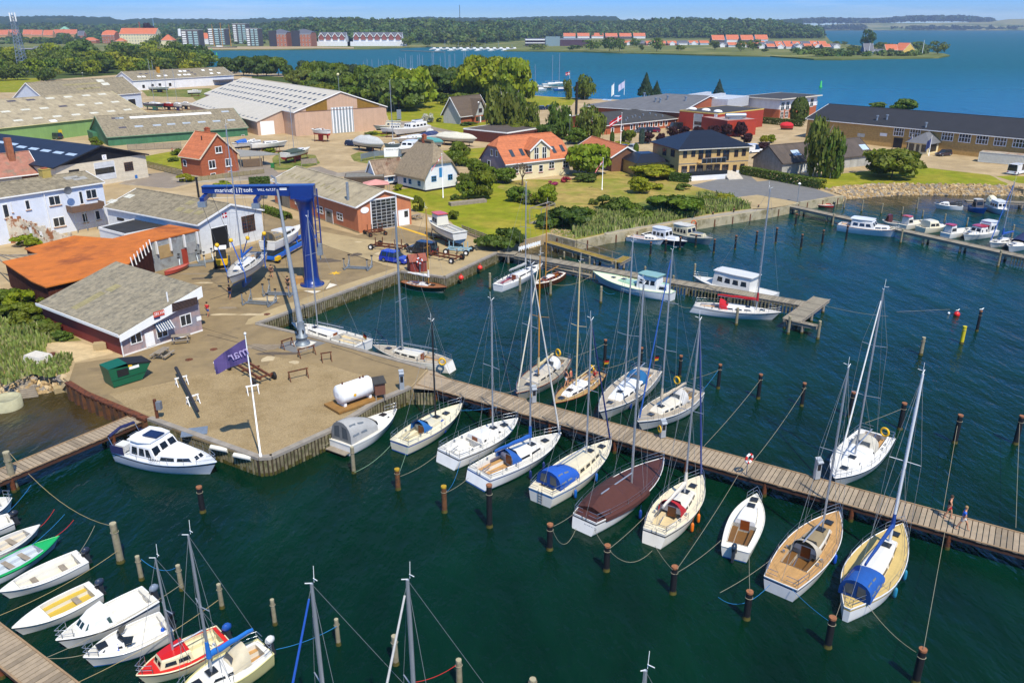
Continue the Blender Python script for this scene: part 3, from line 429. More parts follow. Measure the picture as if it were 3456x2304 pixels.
class Bld:
 """a building in its own frame: x along the eave, y into the depth, z up from the ground"""
 def __init__(s,name,lbl,cat,A,B,W,base=G,gp=None):
  A=V3((A[0],A[1],base));B=V3((B[0],B[1],base));d=B-A;n=V3((-d.y,d.x,0)).normalized()
  if n.dot(A-V3((0,0,base)))<0:A,B=B,A;s.flip=True
  else:s.flip=False
  d=B-A;s.L=d.length;s.W=W;s.rz=atan2(d.y,d.x);s.A=A;s.u=d/s.L;s.w=V3((-s.u.y,s.u.x,0));s.base=base;s.o=th_(name,lbl,cat,A,s.rz,gp);s.wi=.0;s.over=0
 def loc(s,p):q=V3(p)-s.A;return V3((q.dot(s.u),q.dot(s.w),q.z))
 def wld(s,q):return s.A+s.u*q[0]+s.w*q[1]+V3((0,0,q[2]))
 def pa(s,name,mb,m):return mb.bd(name,m,s.o)
 def plane(s,side):
  ov=s.over;return{'front':((0,ov,0),(0,-1,0)),'back':((0,s.W-ov,0),(0,1,0)),'left':((s.go,0,0),(-1,0,0)),'right':((s.L-s.go,0,0),(1,0,0))}[side]
 def hit(s,side,p):
  o_,n_=s.plane(side)if isinstance(side,str)else side;return s.loc(RP(p,s.wld(o_),s.u*n_[0]+s.w*n_[1]+V3((0,0,n_[2]))))
 def rect(s,side,p0,p1):
  a=s.hit(side,p0);b=s.hit(side,p1);i=0 if side in('front','back')else 1;return min(a[i],b[i]),max(a[i],b[i]),min(a.z,b.z),max(a.z,b.z)
 def obox(s,side,r,d0,d1,mb=None,mi=0):
  mb=mb or MB();a,b,z0,z1=r;o_,n_=s.plane(side)
  if side=='front':mb.box(a,b,o_[1]-d1,o_[1]-d0,z0,z1,mi)
  elif side=='back':mb.box(a,b,o_[1]+d0,o_[1]+d1,z0,z1,mi)
  elif side=='left':mb.box(o_[0]-d1,o_[0]-d0,a,b,z0,z1,mi)
  else:mb.box(o_[0]+d0,o_[0]+d1,a,b,z0,z1,mi)
  return mb
 def win(s,side,p0=None,p1=None,r=None,nx=2,nz=1,fm=None,gm=None,fw=.07,name='window',sill=None,door=None,split=True):
  r=r or s.rect(side,p0,p1);a,b,z0,z1=r;fm=fm or FR;gm=gm or GL;mb=MB();D0,D1=.012,.06
  for q in((a,b,z0,z0+fw),(a,b,z1-fw,z1),(a,a+fw,z0+fw,z1-fw),(b-fw,b,z0+fw,z1-fw)):s.obox(side,q,D0,D1,mb)
  for i in Rn(1,nx):x=a+(b-a)*i/nx;s.obox(side,(x-fw*.4,x+fw*.4,z0+fw,z1-fw),D0,D1-.006,mb)
  for i in Rn(1,nz):z=z0+(z1-z0)*i/nz;s.obox(side,(a+fw,b-fw,z-fw*.35,z+fw*.35),D0,D1-.012,mb)
  g=s.obox(side,(a+fw*.5,b-fw*.5,z0+fw*.5,z1-fw*.5),.004,.024)
  if not split:
   mb2=mb;n0=len(mb2.v);mb2.add(g.v,g.f,1);return mb2.bd(name,[fm,gm],s.o)
  ob=mb.bd(name,fm,s.o);g.bd('pane',gm,ob)
  if sill:s.obox(side,(a-.06,b+.06,z0-.1,z0-.004),.012,.16).bd('sill',sill,ob)
  return ob
 def door(s,side,p0=None,p1=None,r=None,m=None,fm=None,name='door',ribs=0,pane=None):
  r=r or s.rect(side,p0,p1);a,b,z0,z1=r;mb=s.obox(side,(a+.06,b-.06,z0,z1-.06),.01,.04)
  for i in Rn(1,ribs):z=z0+(z1-z0)*i/ribs;s.obox(side,(a+.08,b-.08,z-.02,z+.02),.04,.06,mb)
  ob=mb.bd(name,m or WH,s.o);q=MB()
  for k in((a,a+.06,z0,z1),(b-.06,b,z0,z1),(a+.06,b-.06,z1-.06,z1)):s.obox(side,k,.01,.07,q)
  q.bd('frame',fm or FR,ob)
  if pane:s.obox(side,(a+(b-a)*pane[0],a+(b-a)*pane[1],z0+(z1-z0)*pane[2],z0+(z1-z0)*pane[3]),.042,.05).bd('pane',GL,ob)
  return ob
 def panel(s,side,p0,p1,m,name,d=.05,r=None):return s.obox(side,r or s.rect(side,p0,p1),.006,d).bd(name,m,s.o)
 def sign(s,side,p0,p1,txt,m,tm,size,name='sign',r=None):
  r=r or s.rect(side,p0,p1);ob=s.obox(side,r,.01,.06).bd(name,m,s.o);a,b,z0,z1=r;o_,n_=s.plane(side)
  if txt:
   lines=txt if isinstance(txt,list)else[txt]
   for i,t in enumerate(lines):
    z=z1-(z1-z0)*(i+.5)/len(lines);sz=size[i]if isinstance(size,list)else size
    if side=='front':ltr(t,sz,tm,ob,((a+b)/2,o_[1]-.066,z),(PI/2,0,0))
    elif side=='right':ltr(t,sz,tm,ob,(o_[0]+.066,(a+b)/2,z),(PI/2,0,PI/2))
    elif side=='left':ltr(t,sz,tm,ob,(o_[0]-.066,(a+b)/2,z),(PI/2,0,-PI/2))
  return ob
def gb_(name,lbl,A,B,R=None,end='B',ze=4.,W=None,rise=None,over=.35,go=.25,roof=None,wall=None,gwall=None,cat='building',hip=(0,0),base=G,th=.18,trim=None,zr=None,rdy=.5,gp=None,gsplit=None):
 """gable or hip roofed building from the two ends of its near eave (photo points at height ze) and a ridge point R at one end""";a=P(A,ze);b=P(B,ze);d=(b-a).normalized();nrm=V3((-d.y,d.x,0))
 if nrm.dot(a-V3((0,0,a.z)))<0:nrm=-nrm
 if R is not None:
  e=a if end=='A' else b;r=RP(R,e,d);W=W or abs((r-e).dot(nrm))/rdy;zr=zr or r.z
 if zr is None:zr=ze+rise
 s=Bld(name,lbl,cat,a,b,W,base,gp)
 if s.flip:hip=hip[::-1]
 s.over=over;s.go=go;L=s.L;h=ze-base;hr=zr-base;s.h,s.hr=h,hr;s.ry=rdy;W_=s.W;yr=W_*rdy;sl=(hr-h)/yr;sl2=(hr-h)/(W_-yr);zw=h+sl*over-.02;x0,x1,y0,y1=go,L-go,over,W_-over;wl=MB();h0,h1=hip;wl.add([(x0,y0,0),(x1,y0,0),(x1,y1,0),(x0,y1,0),(x0,y0,zw),(x1,y0,zw),(x1,y1,zw),(x0,y1,zw)],[(0,1,5,4),(2,3,7,6)]+([(1,2,6,5)]if h1>=1 else[])+([(3,0,4,7)]if h0>=1 else[]));wall=wall or PLAST;gw=gwall or wall
 for hh,x,i in((h0,x0,0),(h1,x1,1)):
  if hh>=1:continue
  t=1-hh;pts=[(x,y0,0),(x,y1,0),(x,y1,zw)]
  if hh==0:pts.append((x,yr,hr-.04))
  else:pts+=[(x,y1-(y1-yr)*t,zw+(hr-zw)*t-.05),(x,y0+(yr-y0)*t,zw+(hr-zw)*t-.05)]
  pts.append((x,y0,zw));f=tuple(Rn(len(pts)));wl.add(pts,[f if i else f[::-1]],1)
 s.walls=s.pa('wall',wl,[wall,gw]);rf=MB();e0=h0*yr;e1=h1*yr
 def lift(q):return(q[0],q[1],q[2]-th)
 f1=[(0,0,h),(L,0,h)];b1=[(L,W_,h),(0,W_,h)]
 def side_pts(y,yrr):
  out=[(0,y,h),(L,y,h)]
  if 0<h1<1:out.append((L,y+(yrr-y)*(1-h1),h+(hr-h)*(1-h1)))
  out.append((L-e1,yrr,hr));out.append((e0,yrr,hr))
  if 0<h0<1:out.append((0,y+(yrr-y)*(1-h0),h+(hr-h)*(1-h0)))
  return out
 planes=[side_pts(0,yr)];q=side_pts(W_,yr);planes.append(q[::-1])
 for hh,x,e,rev in((h0,0,e0,0),(h1,L,L-e1,1)):
  if hh<=0:continue
  t=1-hh;z=h+(hr-h)*t;pts=[(x,yr*t,z),(e,yr,hr),(x,W_-(W_-yr)*t,z)];planes.append(pts[::-1]if rev==0 else[pts[0],pts[2],pts[1]])
 for pl in planes:
  n=len(pl);low=[lift(p)for p in pl];rf.add(pl+low,[tuple(Rn(n)),tuple(Rn(n,2*n))[::-1]]+[(i,n+i,n+(i+1)%n,(i+1)%n)for i in Rn(n)])
 s.roof=s.pa('roof',rf,roof or FIB);tb=MB();tr=trim or FR;tb.box(0,L,-.09,-.004,h-th-.04,h-.03);tb.box(0,L,W_+.004,W_+.09,h-th-.04,h-.03)
 for hh,x in((h0,-.05),(h1,L+.05)):
  if hh==0:
   for ya,za in((0,h),(W_,h)):tb.bar((x,ya,za-.08),(x,yr,hr-.08),.09,.26)
 s.pa('gutter_trim',tb,tr)
 if h0<1 and h1<1 and roof is not DROOF:
  rc=MB();rc.cyl((e0,yr,hr),(L-e1,yr,hr),.13,n=6);s.pa('ridge_cap',rc,roof or FIB)
 s.sf=((0,0,h),(0,-sl,1));s.sb=((0,W_,h),(0,sl2,1));s.sl=sl;return s
def pchs(s,lst,m,w,h,name='skylight',up=.03):
 z=lambda y:s.h+y*s.sl
 for p in lst:
  c=s.hit(s.sf,p);x0,x1=c.x-w/2,c.x+w/2;ya,yb=c.y-h/2,c.y+h/2
  if yb>s.W*s.ry-.1 or ya<.1:continue
  mb=MB();mb.hx([(x0,ya,z(ya)-.05),(x1,ya,z(ya)-.05),(x1,yb,z(yb)-.05),(x0,yb,z(yb)-.05),(x0,ya,z(ya)+up),(x1,ya,z(ya)+up),(x1,yb,z(yb)+up),(x0,yb,z(yb)+up)]);mb.bd(name,m,s.o)
def chimney(s,x,y,z0,z1,w,m,cap=True):
 mb=MB();mb.box(x-w/2,x+w/2,y-w/2,y+w/2,z0,z1)
 if cap:mb.box(x-w/2-.06,x+w/2+.06,y-w/2-.06,y+w/2+.06,z1,z1+.12);mb.box(x-w*.3,x+w*.3,y-w*.3,y+w*.3,z1+.12,z1+.3,1)
 return mb.bd('chimney',[m,BRICK],s.o)
def ft_(name,lbl,A,B,W,ze,wall,rfm,base=G,cat='building',par=.12,trim=None,over=.0):
 a=P(A,ze);b=P(B,ze);s=Bld(name,lbl,cat,a,b,W,base);h=ze-base;s.h=h;s.over=0;s.go=0;s.ry=.5;w=MB();w.box(0,s.L,0,W,0,h-.3);s.walls=s.pa('wall',w,wall);w=MB();w.box(-over,s.L+over,-over,W+over,h-.29,h-.04);s.roof=s.pa('roof',w,rfm);w=MB();o_=over+.03;w.box(-o_,s.L+o_,-o_-.02,-o_+.2,h-.32,h);w.box(-o_,s.L+o_,W+o_-.2,W+o_+.02,h-.32,h);w.box(-o_,-o_+.2,-o_+.2,W+o_-.2,h-.32,h-.002);w.box(s.L+o_-.2,s.L+o_,-o_+.2,W+o_-.2,h-.32,h-.002);s.pa('parapet',w,trim or FR);s.sf=((0,0,h),(0,0,1));s.sl=0;return s
def gable2(name,lbl,A,Cc,R,ze,L,**k):
 """A and Cc are the two front eave corners of the gable facing us, R the apex; the building runs L metres away from us""";a=P(A,ze);c=P(Cc,ze);d=(c-a).normalized();n=V3((-d.y,d.x,0));n=n if n.dot(a-V3((0,0,a.z)))>0 else-n;m_=(a+c)/2;r=RP(R,m_,n);b=a+n*L;s_=1;return _gable_world(name,lbl,a,b,(c-a).length,ze,r.z,d,**k)
def _gable_world(name,lbl,a,b,W,ze,zr,wdir,**k):
 J_=lambda q:_proj(q)
# near eave runs from the front corner a away to b; Bld puts the depth axis on the far side of it
 return gb_(name,lbl,_proj(a),_proj(b),None,ze=ze,W=W,zr=zr,**k)
def _proj(q):
 w=q.z-HC;d=q.y*C_-w*S_;u=(q.y*S_+w*C_)/d;return(1728+F*q.x/d,1152-F*u)
# --- boat halls
TRANSL=mat('translucent_sheet','c9c7b8',.7,var=.15,stp=('X',.33,.02,.2));YELS=mat('yellowed_sheet','91875f',.8,var=.2,stp=('X',.33,.02,.2));DSHEET=mat('dark_sheet','4a4650',.7,var=.2)
LGREEN=mat('light_green_cladding','7fa35e',.7,var=.08,vs=.6,stp=('X',.3,.02,.1));DGREEN=mat('dark_green_cladding','3f7350',.7,var=.15,vs=.8,stp=('X',.3,.02,.14))
ze=zt_at(t00(650,1207),t00(650,1062)[1])
h1=gb_('boat_hall','long pale green boat hall with a huge lichen grey roof on the left',t00(-700,1202),t00(1298,995),t00(980,805),'B',ze,roof=FIBT,wall=LGREEN,trim=mat('cream_trim','d9d09a',.5))
pchs(h1,[t00(*q)for q in((50,986),(225,968),(390,955),(710,927),(870,913),(1015,900),(440,868),(600,855),(760,843),(900,832),(160,1063),(335,1043),(505,1027),(670,1012),(830,997),(980,982),(1125,968))],TRANSL,2.6,.9)
pchs(h1,[t00(100,893),t00(270,882),t00(555,938)],DSHEET,2.6,.9,'dark_roof_sheet')
pchs(h1,[t00(470,1067)],PLAST,2.0,1.2)
mb=MB();mb.box(h1.L*.72,h1.L*.72+.3,.18,.34,0,h1.h);h1.pa('downpipe',mb,FR)
h1.panel('front',t00(510,1148),t00(550,1185),mat('yellow_board','d8b81f',.5),'yellow_board')
ze=zt_at(t00(1250,950),t00(1250,818)[1])
h2=gb_('boat_hall','second grey roofed boat hall behind the pale green one',t00(400,886),t00(1250,818),t00(1085,680),'B',ze,roof=FIB,wall=mat('pale_blue_wall','c3cbd6',.8,var=.1))
pchs(h2,[t00(885,714),t00(930,742),t00(1040,690)],TRANSL,3,1.4);pchs(h2,[t00(600,750),t00(680,746),t00(760,740),t00(840,735),t00(780,782),t00(720,785),t00(840,775)],YELS,4,.8)
h2.door('front',r=(h2.L-6.5,h2.L-3.2,0,3.6),m=BLK)
ze=zt_at(t00(1190,800),t00(1190,711)[1])
h3=gb_('boat_hall','white walled boat hall with scattered roof lights at the back',t00(1170,712),t00(2065,662),t00(1968,592),'B',ze,roof=FIB,wall=PLAST)
pchs(h3,[t00(*q)for q in((1228,678),(1268,677),(1582,662),(1630,660),(1665,659),(1590,630),(1628,628),(1790,620),(1858,618),(1865,648),(1930,645),(1400,671),(1460,668))],WH,1.8,1.2)
pchs(h3,[t00(1240,653),t00(1290,652),t00(1660,627),t00(1720,655),t00(1690,640)],DSHEET,1.8,.9)
for x,y in((1266,765),(1345,758),(1410,752),(1500,748)):h3.win('front',t00(x-15,y-16),t00(x+15,y+14),nx=1,split=False,gm=BLK)
c=h3.hit(h3.sf,t00(1395,640));chimney(h3,c.x,c.y,c.z-.5,c.z+2.6,1.3,mat('yellow_brick','b8862a',.85),False)
mb=MB();mb.tpr(h3.L-14,h3.L-1,-6,.3,2.6,2.8,.1,.1);[mb.box(h3.L-14+i*6,h3.L-13.8+i*6,-5.8,-5.6,0,2.6)for i in Rn(3)];h3.pa('lean_to',mb,DSHEET)
ze=zt_at(t00(955,1292),t00(945,1212)[1])
h4=gb_('boat_hall','dark green corrugated boat hall with a grey roof and a white light strip',t00(940,1212),t00(2190,1124),t00(835,1025),'A',ze,roof=FIB,wall=DGREEN,trim=mat('green_trim','6f8f72',.6))
a=h4.hit(h4.sf,t00(1145,1038));b=h4.hit(h4.sf,t00(1862,998));mb=MB();z=lambda y:h4.h+y*h4.sl
yy=(a.y+b.y)/2;mb.hx([(a.x,yy-.5,z(yy-.5)-.05),(b.x,yy-.5,z(yy-.5)-.05),(b.x,yy+.5,z(yy+.5)-.05),(a.x,yy+.5,z(yy+.5)-.05),(a.x,yy-.5,z(yy-.5)+.03),(b.x,yy-.5,z(yy-.5)+.03),(b.x,yy+.5,z(yy+.5)+.03),(a.x,yy+.5,z(yy+.5)+.03)]);h4.pa('light_strip',mb,WH)
pchs(h4,[t00(*q)for q in((1052,1043),(1225,1115),(1385,1105),(1510,1096),(1645,1086),(1780,1077),(1910,1069),(2040,1061),(1985,985))],mat('bluish_sheet','9fa9b2',.5,var=.2),2.2,.8)
pchs(h4,[t00(1018,1044),t00(1080,1126)],DSHEET,2.0,.8,'dark_roof_sheet');h4.win('front',t00(2128,1190),t00(2160,1218),nx=2,gm=RST,split=False)
mb=MB();mb.box(h4.L*.0-.9,h4.go,h4.W*.6,h4.W*.95,0,h4.h*.95);h4.pa('side_lean_to',mb,DGREEN)
# beige hall with white roof
BEIGE=mat('beige_cladding','c4a388',.6,var=.07,vs=.5,stp=('Y',.28,.02,.1));BEIGEX=mat('beige_cladding_long','c4a388',.6,var=.07,vs=.5,stp=('X',.28,.02,.1));WROOF=mat('white_sheet_roof','c0b9aa',.7,var=.05,vs=.6,stp=('X',.6,.02,.05))
ze=zt_at(t01(380,1205),t01(368,992)[1])
h5=gable2('boat_hall','big beige boat hall with white roof and striped grey sliding doors',t01(365,992),t01(1195,941),t01(785,808),ze,86,roof=WROOF,wall=BEIGEX,gwall=BEIGE,over=.3,trim=FR)
side='right' if h5.flip else 'left'
# which end faces us
c0,c1=h5.wld((h5.go,h5.W/2,0)),h5.wld((h5.L-h5.go,h5.W/2,0));FE='left' if c0.length<c1.length else 'right'
h5.fe=FE
r=h5.rect(FE,t01(695,950),t01(905,1172));r=(r[0],r[1],0,r[3]);dr=h5.door(FE,r=r,m=mat('silver_cladding','9aa4a8',.5,.2,stp=('Y',.3,.02,.1)))
mb=MB()
for i in Rn(7):
 t=r[0]+(r[1]-r[0])*(i+.25)/7;h5.obox(FE,(t,t+(r[1]-r[0])*.055,.05,r[3]-.1),.041,.055,mb)
mb.bd('white_stripes',WH,dr)
for q0,q1 in(((470,905),(665,955)),((925,865),(1120,920))):
 a_,b_,z0_,z1_=h5.rect(FE,t01(*q0),t01(*q1));yr=h5.W/2;sl=h5.sl;mb=MB();zt=lambda y:h5.h+min(y,h5.W-y)*sl-.35;zb=h5.h+.05;x=h5.plane(FE)[0][0]+(-.012 if FE=='left' else.012);pts=[(x,a_,zb),(x,b_,zb),(x,b_,max(zb+.05,zt(b_))),(x,a_,max(zb+.05,zt(a_)))];mb.add(pts,Q2);mb.bd('ochre_panel',mat('ochre_cladding','b98f3c',.6),h5.o)
mb=MB();x=h5.plane(FE)[0][0]+(-.05 if FE=='left' else.05);mb.box(x-.03,x+.03,h5.over,h5.W-h5.over,h5.h-.1,h5.h+.05);h5.pa('cladding_joint',mb,mat('brown_trim','7b5a44',.6))
nm=mat('dark_rooflight','343a42',.4)
N=0
for row in Rn(4):
 for i in Rn(22):
  x=3+i*(h5.L-6)/21.5;y=h5.W*(.07+.105*row);z_=lambda y:h5.h+y*h5.sl;mb=MB();mb.hx([(x,y-.55,z_(y-.55)-.05),(x+1.6,y-.55,z_(y-.55)-.05),(x+1.6,y+.55,z_(y+.55)-.05),(x,y+.55,z_(y+.55)-.05),(x,y-.55,z_(y-.55)+.02),(x+1.6,y-.55,z_(y-.55)+.02),(x+1.6,y+.55,z_(y+.55)+.02),(x,y+.55,z_(y+.55)+.02)]);mb.bd('rooflight',nm,h5.o)
# lean-to annex of the beige hall
ax0=h5.loc(RP(t01(230,1190),(0,0,G),(0,0,1)));sgn=1 if FE=='left' else-1
xs=9.0 if FE=='left' else h5.L-9.0;xe=h5.L-8 if FE=='left' else 8.0;aw=8.5
mb=MB();x0_,x1_=min(xs,xe),max(xs,xe);y0_=-aw+h5.over;zl=h5.h-aw*h5.sl
mb.add([(x0_,y0_+.3,0),(x1_,y0_+.3,0),(x1_,h5.over,0),(x0_,h5.over,0),(x0_,y0_+.3,zl),(x1_,y0_+.3,zl),(x1_,h5.over,h5.h-.1),(x0_,h5.over,h5.h-.1)],[(0,1,5,4),(1,2,6,5),(3,0,4,7)]);an=h5.pa('annex',mb,BEIGE)
mb=MB();mb.hx([(x0_-.3,y0_,zl-.18),(x1_+.3,y0_,zl-.18),(x1_+.3,-.1,h5.h-.22),(x0_-.3,-.1,h5.h-.22),(x0_-.3,y0_,zl),(x1_+.3,y0_,zl),(x1_+.3,-.1,h5.h-.04),(x0_-.3,-.1,h5.h-.04)]);mb.bd('annex_roof',WROOF,an)
mb=MB();xd=(x0_-.05,x0_+.02)if FE=='left' else(x1_-.02,x1_+.05);mb.box(xd[0],xd[1],y0_+1.2,y0_+5.4,0,3.9);mb.bd('roller_door',WH,an)
for row in Rn(2):
 for i in Rn(18):
  x=x0_+2+i*(x1_-x0_-4)/17.5;y=y0_+1.5+row*3.3;z_=lambda y:zl+(y-y0_)*h5.sl;mb=MB();mb.hx([(x,y-.5,z_(y-.5)-.05),(x+1.1,y-.5,z_(y-.5)-.05),(x+1.1,y+.5,z_(y+.5)-.05),(x,y+.5,z_(y+.5)-.05),(x,y-.5,z_(y-.5)+.02),(x+1.1,y-.5,z_(y-.5)+.02),(x+1.1,y+.5,z_(y+.5)+.02),(x,y+.5,z_(y+.5)+.02)]);mb.bd('rooflight',nm,an)
mb=MB();q=h5.wld((1.0 if FE=='left' else h5.L-1,h5.W/2,0));t_=th_('weather_mast','thin weather mast with a round head on the beige hall ridge','antenna',(q.x,q.y,G+h5.hr-.1));mb.cyl((0,0,0),(0,0,4.6),.07,n=6);mb.bd('pole',GV_,t_);mb=MB();mb.ball((0,0,4.9),.42,8);mb.bd('head',mat('pale_yellow','d8d2a0',.5),t_)
# --- orange roofed brick house
ze=zt_at(t00(1772,1562),t00(1760,1405)[1])
b6=gb_('brick_house','small red brick house with a steep orange tiled roof beside the green hall',t00(1570,1377),t00(1760,1405),t00(1912,1180),'B',ze,roof=TILE,wall=BRICK,cat='house',trim=mat('pale_trim','d8c9ac',.6))
ge='right' if not b6.flip else 'left'
for q0,q1,nx in(((1893,1295),(1960,1345),2),((1835,1418),(1905,1482),2),((1982,1402),(2045,1462),2)):b6.win(ge,t00(*q0),t00(*q1),nx=nx,fw=.12,sill=FR)
for q0,q1 in(((1855,1530),(1905,1552)),((2010,1510),(2048,1530))):b6.win(ge,t00(*q0),t00(*q1),nx=1,fw=.1)
b6.win('front',t00(1612,1408),t00(1650,1470),nx=1,fw=.12)
chimney(b6,b6.L*.5,b6.W/2+.4,b6.hr-.6,b6.hr+.8,.9,BRICK)
mb=MB();mb.cyl((b6.L*.55,b6.W*.35,b6.h+b6.sl*b6.W*.35),(b6.L*.55,b6.W*.35,b6.h+b6.sl*b6.W*.35+.9),.12,n=8);b6.pa('flue',mb,BLK)
# carport
c_=[P(t00(2082,1316),G+2.6),P(t00(2118,1388),G+2.4),P(t01(240,1366),G+2.4),P(t01(95,1336),G+2.6)]
t_=th_('carport','low grey felt roofed carport beside the red brick house','carport',(c_[0].x,c_[0].y,G));rl=lambda p:(p.x-c_[0].x,p.y-c_[0].y)
mb=MB();mb.prm([rl(p)for p in c_],2.4,2.6);mb.bd('roof',mat('pale_felt','8c8a82',.9,var=.15),t_)
mb=MB()
for p in c_+[(c_[1]+c_[2])/2,(c_[0]+c_[3])/2]:mb=MB();x,y=rl(p);mb.box(x-.08,x+.08,y-.08,y+.08,0,2.4);mb.bd('post',OW,t_)
mb=MB();a,b=c_[1].lerp(c_[2],.05),c_[1].lerp(c_[2],.55);mb.bar((*rl(a),1.0),(*rl(b),1.0),.06,1.8);mb.bd('plank_wall',mat('brown_boards','6d5a45',.85,var=.2),t_)
# --- dark blue roof hall
WBLK=mat('cream_blockwork','d3c9b2',.85,var=.1,vs=1.5,stp=('Z',.4,.01,.12));DGAB=mat('dark_gable_boards','2b2e33',.6,var=.15,stp=('Y',.2,.02,.25))
ze=zt_at(t10(1265,108),t00(1255,1370)[1])
h8=gable2('workshop','cream blockwork workshop with a dark blue roof and dark gable at far left',t00(470,1482),t00(1312,1362),t00(885,1288),ze,48,roof=DROOF,wall=WBLK,gwall=WBLK,over=.5,go=.5,trim=mat('black_trim','1a1c20',.5))
FE='left' if h8.wld((0,h8.W/2,0)).length<h8.wld((h8.L,h8.W/2,0)).length else 'right'
x=h8.plane(FE)[0][0]+(-.03 if FE=='left' else.03);mb=MB();f=[(x,.6,h8.h+.1),(x,h8.W-.6,h8.h+.1),(x,h8.W/2,h8.hr-.25)];mb.add(f+[(x+(.025 if FE=='left' else-.025),*q[1:])for q in f],[(0,1,2),(2,1,0),(0,1,4,3),(1,2,5,4)]);h8.pa('gable_cladding',mb,DGAB)
d_=h8.door(FE,t00(822,1440),t00(1030,1568),m=mat('pale_grey_door','c9cdd0',.5),ribs=5,name='overhead_door')
h8.obox(FE,h8.rect(FE,t00(835,1492),t00(1012,1518)),.045,.07).bd('pane',GL,d_)
h8.win(FE,t00(1090,1436),t00(1180,1500),nx=4,nz=4,fm=RST,fw=.06)
h8.sign(FE,t00(895,1368),t00(942,1408),'C',WH,mat('blue_letter','1f4f9a',.5),.7)
h8.panel(FE,t10(1188,82),t10(1214,108),mat('round_sign_blue','2a6fb5',.5),'no_parking_sign')
h8.panel(FE,t10(605,40),t10(700,52),BLK,'low_window')
pchs(h8,[t00(*q)for q in((115,1272),(190,1297),(297,1313),(403,1330),(515,1347),(628,1363),(10,1255))],mat('pale_rooflight','aebfd0',.3),3.0,.9)
# --- pink roofed old building
PINKR=mat('faded_red_felt','9c6a57',.9,var=.22,vs=1.2,dtl=9,col2='7f6f5c',c2s=.7)
ze=zt_at(t10(365,140),t10(365,66)[1],G+1.5)
b9=gb_('old_building','old building with faded pinkish red roof and a tall brick chimney',t10(-380,150),t10(365,62),t00(408,1372),'B',ze,roof=PINKR,wall=mat('grey_render','a8a59a',.85,var=.15))
c=b9.hit(b9.sf,t00(100,1400));chimney(b9,c.x,c.y,c.z-.8,ZH(*b9.wld((c.x,c.y,0)).xy,t00(40,1216)[1])-G,1.1,mat('chimney_brick','9a6040',.85,var=.25,vs=3,stp=('Z',.09,.01,.2)),False)
b9.panel('front',t10(190,92),t10(345,112),RST,'red_window')
# --- white apartment house
ze=zt_at(t10(965,515),t10(922,142)[1])
b10=gb_('apartment_house','white rendered two storey apartment house with a brown balcony',t10(-280,322),t10(922,142),t10(752,46),'B',ze,roof=FIB,wall=mat('bluish_white_render','d5dbe4',.8,var=.07,vs=.8),over=.3,cat='apartment house')
for q0,q1,nx in(((8,330),(95,468),1),((85,318),(118,415),1),((210,298),(275,388),1),((418,265),(542,345),2),((685,220),(745,340),1),((748,210),(862,285),2),((455,440),(585,545),2),((715,420),(780,495),1),((832,398),(890,470),1)):
 x0_,x1_,z0_,z1_=b10.rect('front',t10(*q0),t10(*q1));hgt=(q1[1]-q0[1])*K_;c=b10.hit('front',t10((q0[0]+q1[0])/2,(q0[1]+q1[1])/2));ww_=abs(b10.hit('front',t10(q1[0],q0[1])).x-b10.hit('front',t10(q0[0],q0[1])).x);b10.win('front',r=(x0_,x1_,c.z-.75 if q1[1]-q0[1]<110 else c.z-1.05,c.z+.75 if q1[1]-q0[1]<110 else c.z+1.05),nx=nx,fw=.11,sill=mat('wood_sill','b48a5e',.6))
a=b10.hit('front',t10(585,372));b=b10.hit('front',t10(868,340));zf=a.z-.55;mb=MB();mb.box(a.x,b.x,-1.55,b10.over,zf,zf+.15);ba_=mb.bd('balcony',mat('concrete_slab','9a9388',.8),b10.o)
mb=MB();mb.box(a.x,b.x,-1.6,-1.551,zf-.05,zf+1.0);mb.box(a.x-.05,a.x-.001,-1.55,b10.over,zf-.05,zf+1.0);mb.box(b.x+.001,b.x+.05,-1.55,b10.over,zf-.05,zf+1.0);mb.bd('balcony_panel',mat('brown_balcony','6d5442',.7,var=.1),ba_)
mb=MB()
for i in Rn(4):x=a.x+.2+(b.x-a.x-.4)*i/3;mb.cyl((x,-1.5,-.5),(x,-1.5,zf),.05,n=6)
for z in(.9,1.5):mb.cyl((a.x,-1.5,z),(b.x,-1.5,z),.035,n=5)
mb.bd('scaffold_post',GV_,ba_)
c=b10.hit('front',t10(565,210));mb=MB();q=[]
for r_,d_ in((.02,.0),(.35,.05),(.62,.16)):q.append([(c.x+r_*cos(i*PI/6),-.75-d_,c.z+r_*sin(i*PI/6))for i in Rn(12)])
mb.loft(q,0,True,False);mb.bar((c.x,-.7,c.z),(c.x,b10.over,c.z-.5),.05);b10.pa('satellite_dish',mb,mat('dish_grey','5d6064',.5))
c=b10.hit(b10.sf,t10(395,90));chimney(b10,c.x,b10.W/2,b10.hr-.5,b10.hr+1.1,1.3,mat('yellow_chimney','b09a50',.85))
pchs(b10,[t10(630,105),t10(700,110)],mat('grey_sheet','97958e',.8),2.2,1.2,'grey_roof_sheet')
mb=MB();mb.box(b10.L*.52,b10.L*.52+.12,.12,.24,0,b10.h-.2);b10.pa('downpipe',mb,FR)
